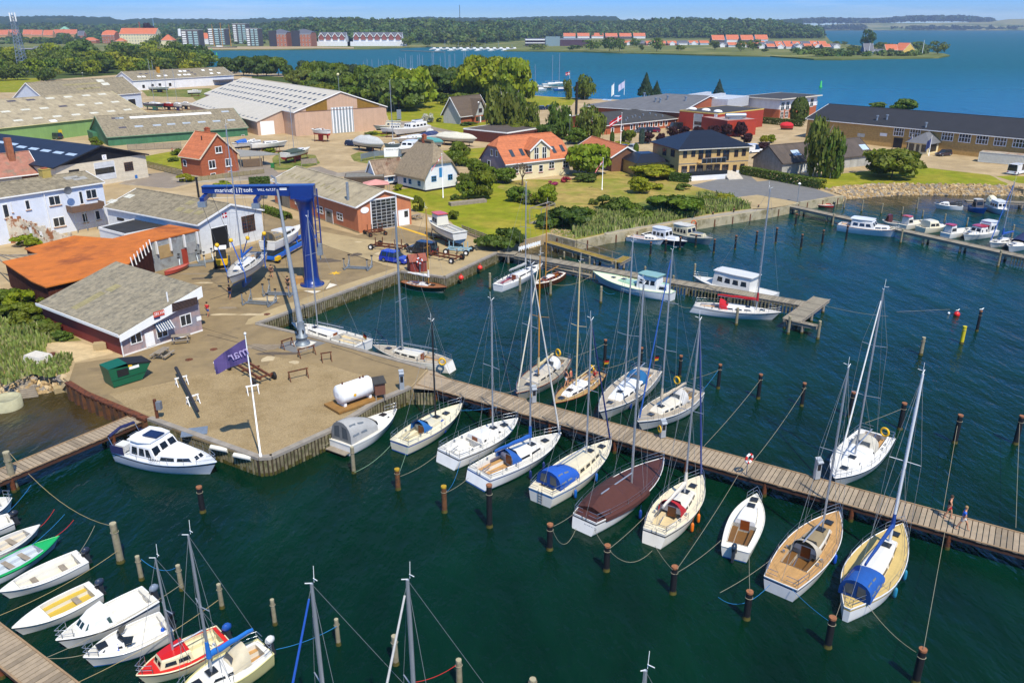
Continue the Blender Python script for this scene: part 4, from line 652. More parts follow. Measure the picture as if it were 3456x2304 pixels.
# --- grey roofed white workshop with open door
ze=zt_at(t10(1797,800),t10(1742,528)[1])
h12=gb_('workshop','white workshop with an open dark doorway and long grey roof in the yard',t10(915,362),t10(1742,520),t10(2032,335),'B',ze,roof=FIB,wall=mat('worn_white_wall','d3d6d6',.85,var=.12,vs=1.2,dtl=9,stp=('Z',.3,.01,.06)),over=.3)
FE='right' if not h12.flip else 'left';h12.fe=FE
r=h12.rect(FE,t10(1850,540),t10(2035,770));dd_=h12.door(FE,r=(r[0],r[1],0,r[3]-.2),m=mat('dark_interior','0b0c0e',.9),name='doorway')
h12.win(FE,t10(2125,450),t10(2255,565),nx=6,nz=5,fm=RST,fw=.06)
mb=MB();a_,b_,z0_,z1_=h12.rect(FE,t10(1958,418),t10(2002,452));fl_=h12.obox(FE,(a_,b_,z0_,z1_),.02,.04).bd('painted_flag',mat('flag_red','b3202c',.7),h12.o)
q=MB();zc,yc=(z0_+z1_)/2,a_+(b_-a_)*.38;h12.obox(FE,(a_,b_,zc-.07,zc+.07),.041,.05,q);h12.obox(FE,(yc-.07,yc+.07,z0_,z1_),.0415,.049,q);q.bd('white_cross',WH,fl_)
pchs(h12,[t10(1140,267),t10(990,312)],TRANSL,1.7,1.0);pchs(h12,[t10(1680,325),t10(1585,383),t10(1665,400),t10(1755,412)],YELS,1.4,1.0)
h12.panel('front',t10(1032,452),t10(1098,490),BLK,'side_window')
c=h12.hit(h12.sf,t10(1752,262));mb=MB();mb.cyl((c.x,c.y,c.z-.3),(c.x,c.y,c.z+2.6),.16,n=8);mb.cyl((c.x,c.y,c.z+2.6),(c.x,c.y,c.z+2.75),.22,n=8);h12.pa('flue',mb,BLK)
# dark flat annex
zf=G+3.4;p=[P(t10(*q),zf)for q in((870,540),(1215,460),(1520,518),(1100,600))]
t_=th_('flat_annex','low flat annex with a sagging black felt roof behind the rusty roof','annex',(p[0].x,p[0].y,G));rl=lambda v:(v.x-p[0].x,v.y-p[0].y)
mb=MB();mb.prm([rl(v)for v in p],0,zf-G-.3);mb.bd('wall',PLAST,t_);mb=MB();mb.prm([rl(v)for v in p],zf-G-.295,zf-G-.1);mb.bd('roof',mat('black_felt','2c2b29',.85,var=.35,vs=.5),t_)
mb=MB()
for a,b in zip(p,p[1:]+p[:1]):mb.bar((*rl(a),zf-G-.15),(*rl(b),zf-G-.15),.14,.35)
mb.bd('parapet',FR,t_)
# --- rusty shed
RUSTR=mat('rust_red_roof','bd681c',.85,var=.2,vs=.5,dtl=9,stp=('Y',.9,.02,.1),col2='8f4a16',c2s=.22,c2pos=(.5,.66));RUSTW=mat('rusty_wall','6d3826',.9,var=.3,vs=1.5,stp=('X',.25,.02,.2))
hx=zt_at(t10(1362,932),t10(1345,662)[1])
def zz(q):return hx if q[0]>1200 else(hx-.3 if q[0]>600 else hx-.9)
pts=[(1340,662),(1762,562),(1490,516),(990,640),(655,613),(215,727),(330,775),(18,842),(272,1012),(400,1066),(850,965),(1130,865)]
w3=[P(t10(*q),zz(q))for q in pts];c0_=w3[0]
t_=th_('rusty_shed','sprawling derelict shed with a rust orange roof left of the yard','shed',(c0_.x,c0_.y,G))
lo=[(v.x-c0_.x,v.y-c0_.y,v.z-G)for v in w3];n=len(lo);mb=MB();mb.add(lo+[(x,y,z-.15)for x,y,z in lo],[tuple(Rn(n)),tuple(Rn(n,2*n))[::-1]]+[(i,n+i,n+(i+1)%n,(i+1)%n)for i in Rn(n)])
mb.bd('roof',RUSTR,t_)
mb=MB();wm=MB()
cen=(sum(x for x,y,z in lo)/n,sum(y for x,y,z in lo)/n)
ins=lambda q:(q[0]+(cen[0]-q[0])*.03,q[1]+(cen[1]-q[1])*.03)
for i in Rn(n):
 a,b=lo[i],lo[(i+1)%n];A_,B_=ins(a),ins(b);tgt=wm if i in(0,)else mb;tgt.add([(*A_,0),(*B_,0),(*B_,b[2]-.16),(*A_,a[2]-.16)],Q2)
mb.bd('wall',RUSTW,t_);wf=wm.bd('white_wall',mat('peeling_white_wall','c4c8c6',.85,var=.2,vs=1.2,col2='a9a39a',c2s=.8,c2pos=(.56,.66)),t_)
A_,B_=V3((*ins(lo[0]),0)),V3((*ins(lo[1]),0));ud=(B_-A_).normalized();nd=V3((ud.y,-ud.x,0));Lw=(B_-A_).length
nd=nd if(A_+nd+V3((c0_.x,c0_.y,0))).length<(A_-nd+V3((c0_.x,c0_.y,0))).length else-nd
def wbox(s0,s1,z0,z1,d,m,name,par):
 mb=MB();a=A_+ud*(s0*Lw);b=A_+ud*(s1*Lw);n_=nd*d;e=nd*.01;mb.hx([(*(a+n_).xy,z0),(*(b+n_).xy,z0),(*(b+e).xy,z0),(*(a+e).xy,z0),(*(a+n_).xy,z1),(*(b+n_).xy,z1),(*(b+e).xy,z1),(*(a+e).xy,z1)]);return mb.bd(name,m,par)
hz=hx-G
wbox(.14,.42,hz*.36,hz*.78,.05,mat('boarded_panel','a58a5c',.8,var=.15),'boarded_window',t_);wbox(.6,.72,0.05,hz*.5,.06,mat('red_door','9c3a28',.6),'door',t_);wbox(.75,.92,hz*.28,hz*.66,.05,mat('grey_board','9a9a97',.8,var=.2),'boarded_window',t_)
for s_ in(.09,.38,.68,.97):wbox(s_-.012,s_+.012,hz*.55,hz-.16,.35,FR,'rafter_end',t_)
for i in Rn(7):
 v=V3(lo[0]).lerp(V3(lo[-1]),.1+.13*i);mb=MB();mb.bar((v.x+.1,v.y-.25,v.z+.55),(v.x+.35,v.y-.45,v.z-.75),.1);mb.bd('rafter_end',FR,t_)
mb=MB();
for i in Rn(5):
 a=V3(w3[7]).lerp(V3(w3[6]),i/4)-c0_;b=P(t10(0,760+18*i),hx-.9)-c0_;mb.bar((a.x,a.y,hz-.95),(b.x-1,b.y+.6*i,hz-.95),.12)
mb.bd('bare_rafter',OW,t_)
# ruin wall
p=[P(t10(-60,470),G+3.6),P(t10(180,460),G+3.8),P(t10(420,560),G+2.6),P(t10(650,612),G+2.0)]
t_=th_('ruined_wall','ruined plastered brick wall with crumbling top and empty windows','wall',(p[0].x,p[0].y,G));mb=MB()
for i in Rn(3):
 a,b=p[i],p[i+1];N_=10
 for k in Rn(N_):
  u0,u1=a.lerp(b,k/N_)-p[0],a.lerp(b,(k+1)/N_)-p[0];z0=(a.lerp(b,(k+.5)/N_).z-G)+ru(-.35,.35)
  if i==1 and k in(2,3,6,7):mb.bar((u0.x,u0.y,.6),(u1.x,u1.y,.6),.35,1.2);mb.bar((u0.x,u0.y,z0-.3),(u1.x,u1.y,z0-.3),.35,.6)
  else:mb.bar((u0.x,u0.y,z0/2),(u1.x,u1.y,z0/2),.35,z0)
mb.bd('masonry',mat('crumbling_plaster','c9bda6',.9,var=.2,vs=1,col2='96603c',c2s=.7,c2pos=(.5,.56),dtl=9),t_)
mb=MB();b_=P(t10(100,600),G)-p[0];mb.bar((b_.x-4,b_.y+.4,1.3),(b_.x+.6,b_.y-.4,1.3),.2,2.6);mb.bd('panel_wall',mat('grey_green_panel','9aa39c',.8),t_)
# --- office building with blue and white awning
MAU=mat('faded_pink_cladding','a78f8a',.75,var=.15,vs=1.3,stp=('X',.16,.02,.12),col2='8c8b93',c2s=.4);REDW=mat('dark_red_wall','7f2d24',.7,var=.1,stp=('X',.3,.02,.12))
pl_,pr_=P(t20(1096,186)),P(t10(1788,1452));zl_=ZH(pl_.x,pl_.y,t10(1035,1475)[1]);zh_=ZH(pr_.x,pr_.y,t10(1762,1072)[1])
bk=P(t10(362,1192),zl_)-P(t10(1035,1472),zl_);Wd=bk.length*.985
s=Bld('office_building','low office with monopitch grey roof, striped awning and a small red and white sign','building',pl_,pr_,Wd);s.over=0;s.go=0;s.h=zl_-G;hh=zh_-G;L,W_=s.L,s.W
flp=s.flip;ha,hb_=(s.h,hh)if not flp else(hh,s.h)
mb=MB();mb.add([(0,0,0),(L,0,0),(L,W_,0),(0,W_,0),(0,0,ha-.1),(L,0,hb_-.1),(L,W_,hb_-.1),(0,W_,ha-.1)],[(0,1,5,4)],0);mb.add([(0,0,0),(L,0,0),(L,W_,0),(0,W_,0),(0,0,ha-.1),(L,0,hb_-.1),(L,W_,hb_-.1),(0,W_,ha-.1)],[(1,2,6,5),(2,3,7,6),(3,0,4,7)],1);s.pa('wall',mb,[MAU,REDW])
mb=MB();e=.35;k=(hb_-ha)/L
q=[(-e,-e,ha-e*k),(L+e,-e,hb_+e*k),(L+e,W_+e,hb_+e*k),(-e,W_+e,ha-e*k)];mb.hx([(x,y,z-.16)for x,y,z in q]+q);s.roof=s.pa('roof',mb,mat('lichen_roof','918770',.9,var=.25,vs=2,dtl=10,stp=('Y',1.1,.01,.16),col2='6c6759',c2s=1.5,c2pos=(.45,.66)))
mb=MB();mb.add([(-e,-e-.03,ha-.75),(L+e,-e-.03,ha-.1+(hb_-ha)*.62),(L+e,-e-.03,hb_+e*k+.02),(-e,-e-.03,ha-e*k+.02),(-e,-e-.08,ha-.75),(L+e,-e-.08,ha-.1+(hb_-ha)*.62),(L+e,-e-.08,hb_+e*k+.02),(-e,-e-.08,ha-e*k+.02)],[(0,1,2,3),(7,6,5,4),(4,5,1,0),(3,2,6,7),(0,3,7,4),(1,5,6,2)]);s.pa('white_fascia',mb,WH)
mb=MB();mb.bar((-e-.04,-e,ha-.12),(-e-.04,W_+e,ha-.12),.08,.3);mb.cyl((-.12,-.1,0),(-.12,-.1,ha-.2),.07,n=6);s.pa('gutter',mb,FR)
s.over=-.0
pf=((0,-.44,0),(0,-1,0));u_=s.hit(pf,t10(1515,1215));v_=s.hit(pf,t10(1738,1155));lo_=s.hit(pf,t10(1520,1288));ro_=s.hit(pf,t10(1742,1215))
mb=MB();yv=-e-.09;mb.add([(lo_.x,yv,lo_.z),(ro_.x,yv,ro_.z),(v_.x,yv,v_.z),(u_.x,yv,u_.z)],Q2);pw=s.pa('gable_window',mb,GL);mb=MB()
for i in Rn(7):t=i/6;mb.bar((lo_.x+(u_.x-lo_.x)*t,yv-.02,lo_.z+(u_.z-lo_.z)*t),(ro_.x+(v_.x-ro_.x)*t,yv-.02,ro_.z+(v_.z-ro_.z)*t),.03,.05)
mb.bd('louvre',mat('brown_louvre','5a4640',.6),pw)
for q0,q1,c in(((1130,1455),(1262,1568),0),((1575,1295),(1698,1418),0),((1370,1430),(1485,1492),0)):
 a,b=s.hit('front',t10(*q0)),s.hit('front',t10(*q1));m_=s.hit('front',t10((q0[0]+q1[0])/2,(q0[1]+q1[1])/2));hw=1.0 if c==0 else.6;s.win('front',r=(a.x,b.x,m_.z-.62,m_.z+.62),nx=2,fw=.09)
a,b=s.hit('front',t10(1268,1470)),s.hit('front',t10(1360,1530));s.panel('front',None,None,WH,'shutter',.1,(a.x,b.x,b.z-.55,a.z-.1))
a,b=s.hit('front',t10(1355,1400)),s.hit('front',t10(1505,1400));zt=a.z+.1;N_=14;mb=MB()
for i in Rn(N_):
 x0_,x1_=a.x+(b.x-a.x)*i/N_,a.x+(b.x-a.x)*(i+1)/N_;mb.add([(x0_,-.03,zt),(x1_,-.03,zt),(x1_,-.8,zt-.75),(x0_,-.8,zt-.75)],Q2,i%2)
s.pa('awning',mb,[mat('awning_blue','1d4c78',.8),WH])
a,b=s.hit(pf,t10(1352,1312)),s.hit(pf,t10(1448,1290));mb=MB();z0_=(a.z+b.z)/2;mb.box(a.x,b.x,-e-.14,-e-.1,z0_-.28,z0_+.28);sg=s.pa('sign',mb,mat('sign_orange_red','c8452a',.5));ltr('SELVA',.42,WH,sg,((a.x+b.x)/2,-e-.146,z0_+.02),(PI/2,0,0),ital=.25);mb=MB();mb.box(a.x,a.x+(b.x-a.x)*.55,-e-.14,-e-.1,z0_-.48,z0_-.29);mb.bd('sign_stripe',mat('sign_navy','1d2f55',.5),sg)
a=s.hit('front',t10(1752,1345));s.panel('front',None,None,WH,'notice',.04,(a.x-.25,a.x+.3,a.z-.22,a.z+.22))
mb=MB();mb.box(.0,L,-.06,-.004,0,.14);s.pa('white_plinth',mb,FR)
rt=lambda p:s.hit(((0,0,ha),(-k,0,1)),p)
for x0_,y0_,nx_,ny_ in((640,1145,3.4,1.1),(980,1070,1.3,1.2)):
 c=rt(t10(780 if x0_==640 else 1000,1185 if x0_==640 else 1075));mb=MB();mb.hx([(c.x-nx_/2+i*nx_,c.y-ny_/2+j*ny_,ha+(c.x-nx_/2+i*nx_)*k+zz_)for zz_ in(-.05,.02)for i,j in((0,0),(1,0),(1,1),(0,1))]);s.pa('yellowed_roof_sheet',mb,YELS)
c=rt(t10(1482,1195));mb=MB();mb.cyl((c.x,c.y,c.z-.2),(c.x,c.y,c.z+1.0),.08,n=6);s.pa('vent_pipe',mb,FR)
SELVA=s
# --- terracotta workshop
TERR=mat('terracotta_cladding','b86e47',.7,var=.08,vs=.8,stp=('X',.22,.02,.12));TERRY=mat('terracotta_gable','c07850',.7,var=.08,vs=.8,stp=('Y',.22,.02,.12))
ze=zt_at(t11(935,600),t11(917,364)[1])
h16=gb_('workshop','terracotta workshop with tan roof and a tall grey glazed gable door',t11(165,127),t11(917,364),t11(1170,214),'B',ze,roof=FIBT,wall=TERR,gwall=TERRY,over=.35)
FE='right' if not h16.flip else 'left'
a,b=h16.hit(FE,t11(1062,560)),h16.hit(FE,t11(1278,520));y0_,y1_=min(a.y,b.y),max(a.y,b.y);zt0=h16.hit(FE,t11(1062,305)).z
h16.win(FE,r=(y0_,y1_,.1,zt0),nx=5,nz=9,fm=mat('grey_door_frame','b7b9b8',.5),fw=.09,name='glazed_door')
mb=MB();h16.obox(FE,(y0_-.15,y0_,0,zt0+.1),.01,.1,mb);h16.obox(FE,(y1_,y1_+.15,0,zt0+.6),.01,.1,mb);h16.obox(FE,(y0_-.15,y1_+.15,zt0,zt0+.2),.012,.09,mb);h16.pa('door_surround',mb,FR)
a,b=h16.hit(FE,t11(1296,540)),h16.hit(FE,t11(1390,510));y0_,y1_=min(a.y,b.y),max(a.y,b.y);dd_=h16.door(FE,r=(y0_,y1_,.05,2.6),m=WH,pane=(.55,.9,.5,.9))
c=h16.hit(FE,t11(995,390));mb=MB();xx=h16.plane(FE)[0][0];mb.loft([[(xx+(d if FE=='right' else-d),c.y+.75*cos(i*PI/8),c.z+.5*sin(i*PI/8))for i in Rn(16)]for d in(.01,.06)],0);h16.pa('oval_sign',mb,WH)
for q0,q1,nx,nz in(((378,275),(432,355),1,2),((572,345),(632,428),2,2),((748,403),(806,490),2,2)):
 a,b=h16.hit('front',t11(*q0)),h16.hit('front',t11(*q1));m_=(a.z+b.z)/2;h16.win('front',r=(min(a.x,b.x),max(a.x,b.x),m_-.62,m_+.62),nx=nx,nz=nz,fw=.13)
a,b=h16.hit('front',t11(655,480)),h16.hit('front',t11(720,500));h16.door('front',r=(min(a.x,b.x),max(a.x,b.x),.05,2.3),m=mat('grey_door','8a8378',.7),pane=(.25,.75,.45,.8))
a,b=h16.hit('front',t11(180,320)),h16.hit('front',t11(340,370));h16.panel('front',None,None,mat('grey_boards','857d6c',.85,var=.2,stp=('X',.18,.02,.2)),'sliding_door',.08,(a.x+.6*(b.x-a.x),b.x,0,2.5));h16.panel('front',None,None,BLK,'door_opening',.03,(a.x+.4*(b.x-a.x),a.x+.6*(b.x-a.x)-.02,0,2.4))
c=h16.hit(h16.sf,t11(850,300));mb=MB();mb.cyl((c.x,c.y,c.z-.3),(c.x,c.y,ZH(*h16.wld((c.x,c.y,0)).xy,t11(842,145)[1])-G),.22,n=10);h16.pa('steel_flue',mb,GV_)
pchs(h16,[t11(*q)for q in((285,65),(325,75),(365,85),(405,100),(450,112),(490,125),(535,140),(580,155),(625,172),(670,190),(715,210),(760,225))],YELS,.5,.9,'roof_sheet')
mb=MB();mb.box(-.0,h16.L,h16.over-.02,h16.over-.004,-.0,.25);h16.pa('plinth',mb,CONC)
# --- small tin roofed house, thatched house
ze=zt_at(t11(1365,150),t11(1365,66)[1])
b17=gb_('small_house','small whitewashed house with rusty corrugated roof beside the thatched one',t11(1090,100),t11(1362,66),t01(1308,1388),'B',ze,roof=mat('rusty_corrugated','8c7863',.85,var=.35,vs=1.2,stp=('X',.2,.03,.3),col2='6e4b36',c2s=.5),wall=PLAST,cat='house')
BLUEW=mat('blue_window','2a7fb8',.5)
for q0,q1 in(((1200,85),(1250,132)),((1278,78),(1326,125))):a,b=b17.hit('front',t11(*q0)),b17.hit('front',t11(*q1));b17.win('front',r=(a.x,b.x,(a.z+b.z)/2-.55,(a.z+b.z)/2+.5),nx=2,nz=2,fm=BLUEW,fw=.1)
mb=MB();mb.box(0,b17.L,.33,.346,0,.35);b17.pa('black_plinth',mb,BLK)
THAT=mat('thatch','8d7e66',.95,var=.25,vs=2.2,dtl=9,bump=.08,bs=7,stp=('X',.12,.02,.12));
ze=G+2.6
b18=gable2('thatched_house','white thatched cottage with blue windows in the lawn garden',t11(1522,118),t11(1838,70),t01(1655,1268),ze,10,roof=THAT,wall=PLAST,over=.45,go=.4,hip=(.55,.55),th=.35,cat='house',trim=THAT)
FE='left' if b18.wld((0,b18.W/2,0)).length<b18.wld((b18.L,b18.W/2,0)).length else 'right'
for q0,q1,bw in(((1582,95),(1628,132),.5),((1728,78),(1770,118),.5)):a,b=b18.hit(FE,t11(*q0)),b18.hit(FE,t11(*q1));z_=(a.z+b.z)/2;b18.win(FE,r=(min(a.y,b.y),max(a.y,b.y),z_-.55,z_+.55),nx=2,nz=2,fm=BLUEW,fw=.1)
b18.door(FE,r=(b18.W*.44,b18.W*.54,2.45,4.3),m=BLUEW,fm=BLUEW,name='loft_hatch')
for xx in(.25,.42,.72):b18.win('front',r=(b18.L*xx,b18.L*xx+.9,.9,1.9),nx=2,nz=2,fm=BLUEW,fw=.1)
mb=MB();mb.box(0.3,b18.L-.3,b18.over-.02,b18.over-.004,0,.35);xx=b18.plane(FE)[0][0];mb.box(*((xx-.02,xx-.004)if FE=='left' else(xx+.004,xx+.02)),.4,b18.W-.4,0,.35);b18.pa('black_plinth',mb,BLK)
chimney(b18,b18.L*.45,b18.W/2,b18.hr-.4,b18.hr+1.0,.7,BRICK)
mb=MB();mb.cyl((b18.L*.3,b18.W/2,b18.hr+.05),(b18.L*.7,b18.W/2,b18.hr+.05),.35,n=8);b18.pa('ridge_turf',mb,mat('ridge_straw','5f5342',.95,var=.3))
# dark shed roof, pink canopy
ft_('garden_shed','low felt roofed garden shed beside the whitewashed houses',t11(815,100),t11(1165,92),5,G+2.4,mat('dark_boards','4c4034',.85,var=.2),mat('grey_felt_shed','77746b',.9,var=.2),cat='shed',trim=mat('dark_fascia','5d5347',.8))
p=P(t11(1095,150),G+2.3);t_=th_('garden_canopy','faded pink garden canopy on posts by the felt roofed shed','canopy',(p.x,p.y,G),.25);mb=MB();q=[(-2.4,-1.8),(2.4,-1.8),(2.4,1.8),(-2.4,1.8)];mb.add([(x,y,2.2)for x,y in q]+[(0,0,3.0)],[(0,1,4),(1,2,4),(2,3,4),(3,0,4),(3,2,1,0)]);mb.bd('canvas',mat('pink_canvas','c98c84',.9),t_);mb=MB();[mb.cyl((x*.97,y*.97,0),(x*.97,y*.97,2.2),.04,n=6)for x,y in q];mb.bd('posts',GV_,t_)
# --- orange villa with dormer
ze=zt_at(t12(560,85),t02(560,1400)[1])
b20=gb_('villa','cream villa with big orange tiled roof and a white gabled dormer',t01(2236,1452),t02(600,1388),t02(478,1163),'B',ze,roof=TILE,wall=CREAM,gwall=mat('mauve_gable','8f7c82',.8,var=.08),hip=(.35,.35),cat='house')
dl='front';a,b=b20.hit(dl,t02(238,1400)),b20.hit(dl,t02(410,1385));xa,xb=min(a.x,b.x),max(a.x,b.x);xm=(xa+xb)/2;zt_=b20.hit(dl,t02(330,1232)).z;zw_=b20.hit(dl,t02(240,1320)).z
mb=MB();yf=b20.over+.1;mb.add([(xa,yf,b20.h-.5),(xb,yf,b20.h-.5),(xb,yf,zw_),(xm,yf,zt_),(xa,yf,zw_),(xa,yf+5,zw_),(xb,yf+5,zw_),(xm,yf+5,zt_)],[(0,1,2,3,4),(0,4,5),(1,6,2)]);mb.add([(xa,yf,b20.h-.5),(xa,yf+6,b20.h-.5),(xa,yf+6,zw_),(xa,yf,zw_),(xb,yf,b20.h-.5),(xb,yf+6,b20.h-.5),(xb,yf+6,zw_),(xb,yf,zw_)],[(0,3,2,1),(4,5,6,7)])
dm=b20.pa('dormer',mb,CREAM);mb=MB();e=.35
for sx,xx in((-1,xa),(1,xb)):mb.hx([(xm,yf-.3,zt_),(xm,yf+6,zt_),(xx+sx*e,yf+6,zw_-e*.8),(xx+sx*e,yf-.3,zw_-e*.8),(xm,yf-.3,zt_+.18),(xm,yf+6,zt_+.18),(xx+sx*e,yf+6,zw_-e*.8+.18),(xx+sx*e,yf-.3,zw_-e*.8+.18)])
mb.bd('dormer_roof',TILE,dm);mb=MB()
for sx,xx in((-1,xa),(1,xb)):mb.bar((xm,yf-.34,zt_),(xx+sx*e,yf-.34,zw_-e*.8),.08,.3)
mb.bd('bargeboard',FR,dm)
for cx in(xm-(xb-xa)*.2,xm+(xb-xa)*.2):mb=MB();mb.box(cx-.55,cx+.55,yf-.05,yf-.01,b20.h+.15,zw_+.25,1);[mb.box(cx+i-.05,cx+i+.05,yf-.08,yf-.051,b20.h+.1,zw_+.3)for i in(-.55,0,.55)];[mb.box(cx-.6,cx+.6,yf-.078,yf-.052,z-.05,z+.05)for z in(b20.h+.12,(b20.h+zw_)/2+.2,zw_+.28)];mb.bd('dormer_window',[FR,GL],dm)
for q in((72,1355),(160,1345),(440,1322),(515,1310)):c=b20.hit(b20.sf,t02(*q));pchs(b20,[t02(*q)],mat('roof_window','39424a',.2),.9,1.3,'roof_window',.08)
for q0,q1,nx in(((398,1425),(445,1490),2),((520,1418),(568,1478),2),((310,1440),(345,1530),1),((70,1470),(130,1530),2),((190,1462),(250,1515),2)):
 a,b=b20.hit('front',t02(*q0)),b20.hit('front',t02(*q1));z_=(a.z+b.z)/2;b20.win('front',r=(min(a.x,b.x),max(a.x,b.x),max(.2,z_-.75),z_+.75),nx=nx,nz=2,fw=.09,sill=BRICK)
ge='left' if not b20.flip else 'right'
for q0,q1 in(((2105,1320),(2128,1372)),((2150,1330),(2172,1382)),((2078,1425),(2105,1462))):a,b=b20.hit(ge,t01(*q0)),b20.hit(ge,t01(*q1));z_=(a.z+b.z)/2;b20.win(ge,r=(min(a.y,b.y),max(a.y,b.y),z_-.7,z_+.7),nx=1,fw=.1)
gb_('garage','orange tiled roof half hidden behind the yellow green tree',t02(640,1290),t02(945,1390),None,'B',G+3.2,W=8,rise=2.2,roof=TILE,wall=mat('brown_wall','6e4a34',.8),cat='garage')
# --- dark hip roofed villa
TANR=mat('tan_villa_brick','c0a067',.8,var=.1,vs=2,stp=('Z',.085,.008,.1))
ze=G+6.0
b22=gb_('villa','large yellow brick villa with dark glazed hipped roof and glass balcony',t02(1543,1322),t02(2205,1290),None,'A',ze,W=13.5,rise=3.0,roof=DTILE,wall=TANR,hip=(1,1),over=.6,go=.6,trim=mat('pale_gutter','c9c4b4',.5),cat='villa')
DW=mat('brown_window','4a2f22',.5)
def wpx(bd,side,t,x0,x1,zc,hh,**k):
 a,b=bd.hit(side,t(x0,zc)),bd.hit(side,t(x1,zc));i=0 if side in('front','back')else 1;z=(a.z+b.z)/2;return bd.win(side,r=(min(a[i],b[i]),max(a[i],b[i]),max(.1,z-hh/2),z+hh/2),**k)
for x0_,x1_,y in((1582,1617,1362),(1655,1690,1353),(1880,1912,1345),(2033,2068,1353),(2100,2136,1345)):wpx(b22,'front',t02,x0_,x1_,y,1.5,nx=2,nz=2,fm=DW,fw=.1)
for x0_,x1_,y in((1718,1760,1360),(1780,1832,1345),(1932,1988,1370)):wpx(b22,'front',t02,x0_,x1_,y,2.2,nx=2,nz=2,fm=DW,fw=.1)
for x0_,x1_,y in((1565,1615,1510),(1635,1687,1505),(1702,1755,1500),(1785,1838,1500),(1855,1905,1495),(1922,1980,1495)):wpx(b22,'front',t02,x0_,x1_,y,2.2,nx=2,nz=3,fm=DW,fw=.1)
for x0_,x1_,y in((2020,2053,1485),(2085,2122,1475)):wpx(b22,'front',t02,x0_,x1_,y,1.5,nx=2,nz=2,fm=DW,fw=.1)
ls='left' if not b22.flip else 'right'
for x0_,x1_,y in((1402,1436,1340),(1474,1510,1352),(1395,1430,1470),(1465,1500,1485)):wpx(b22,ls,t02,x0_,x1_,y,1.5,nx=2,nz=2,fm=DW,fw=.1)
a,b=b22.hit('front',t02(1705,1420)),b22.hit('front',t02(1915,1405));zf=3.1;mb=MB();mb.box(a.x,b.x,-1.4,b22.over,zf-.18,zf);bal=b22.pa('balcony',mb,TANR);mb=MB();mb.box(a.x,b.x,-1.4,-1.36,zf+.05,zf+1.0);mb.bd('balcony_glass',mat('smoked_glass','20262c',.1),bal);mb=MB();[mb.box(a.x+(b.x-a.x)*i/5-.03,a.x+(b.x-a.x)*i/5+.03,-1.45,-1.401,zf-.1,zf+1.05)for i in Rn(6)];mb.box(a.x,b.x,-1.46,-1.39,zf+1.05,zf+1.12);mb.bd('railing',GV_,bal)
mb=MB();mb.box(b22.go-.005,b22.L-b22.go+.005,b22.over-.015,b22.over-.002,2.75,2.95);b22.pa('brick_band',mb,mat('grey_band','6d6a66',.8))
mb=MB();mb.box(b22.L*.02,b22.L*.55,-3.6,b22.over-.03,0,1.0);mb.box(0,b22.L-.3,b22.over-.02,b22.over-.003,0,.9);te=b22.pa('terrace',mb,PLAST)
mb=MB();mb.box(b22.L*.02,b22.L*.55,-3.6,-3.56,1.05,1.9);mb.bd('terrace_glass',mat('smoked_glass','20262c',.1),te)
mb=MB()
for i in Rn(6):mb.box(b22.L*.53,b22.L*.72,-3.4-.32*(i),b22.over-.05,0,1.0-.165*i)
mb.bd('steps',mat('pale_steps','c9c0b0',.85),te)
mb=MB();mb.tpr(-7.0,b22.go,5,12.5,0,2.8,0,0);mb.tpr(-7.4,b22.go,4.6,12.9,2.8,4.4,2.2,2.4,1);mb.box(-6.4,-2.6,4.96,4.99,.1,2.3,2);b22.pa('garage_wing',mb,[TANR,DTILE,DW])
# --- brown chalet house
ze=zt_at(t01(1850,1100),t01(1835,1030)[1])
b23=gb_('chalet_house','brown steep roofed chalet with grey boarded gables at the park edge',t01(1838,1032),t01(2100,1000),t01(1746,858),'A',ze,roof=mat('brown_roof','5e5042',.85,var=.12,stp=('Y',.35,.02,.15)),wall=BRICK,gwall=mat('grey_boarding','b7b6b0',.8,stp=('Y',.16,.01,.12)),over=.5,go=.8,cat='house')
mb=MB();xm=b23.L*.62;hw=3.0;zt_=b23.hr-1.0;zb_=b23.h-.2;yf=-.6
mb.add([(xm-hw,yf,0),(xm+hw,yf,0),(xm+hw,yf,2.4),(xm-hw,yf,2.4)],[(0,1,2,3)],0);mb.add([(xm-hw,yf-.01,2.4),(xm+hw,yf-.01,2.4),(xm,yf-.01,zt_)],[(0,1,2)],1);mb.add([(xm-hw,yf,0),(xm-hw,3,0),(xm-hw,3,2.4),(xm-hw,yf,2.4),(xm+hw,yf,0),(xm+hw,3,0),(xm+hw,3,2.4),(xm+hw,yf,2.4)],[(3,2,1,0),(4,5,6,7)],0)
cg=b23.pa('cross_gable',mb,[BRICK,mat('grey_boarding','',.8)]);mb=MB()
for sx in(-1,1):mb.hx([(xm,yf-.5,zt_),(xm,b23.W/2,zt_),(xm+sx*(hw+.4),b23.W/2,1.9),(xm+sx*(hw+.4),yf-.5,1.9),(xm,yf-.5,zt_+.2),(xm,b23.W/2,zt_+.2),(xm+sx*(hw+.4),b23.W/2,2.1),(xm+sx*(hw+.4),yf-.5,2.1)])
mb.bd('cross_roof',mat('brown_roof','',.8),cg);mb=MB();mb.box(xm-2.3,xm+2.3,yf-.05,yf-.015,.6,2.0,1);mb.box(xm-.3,xm+.3,yf-.08,yf-.051,.1,2.1);mb.box(xm-.9,xm+.9,yf-.05,yf-.02,3.2,4.6,1);mb.bd('window',[FR,GL],cg)
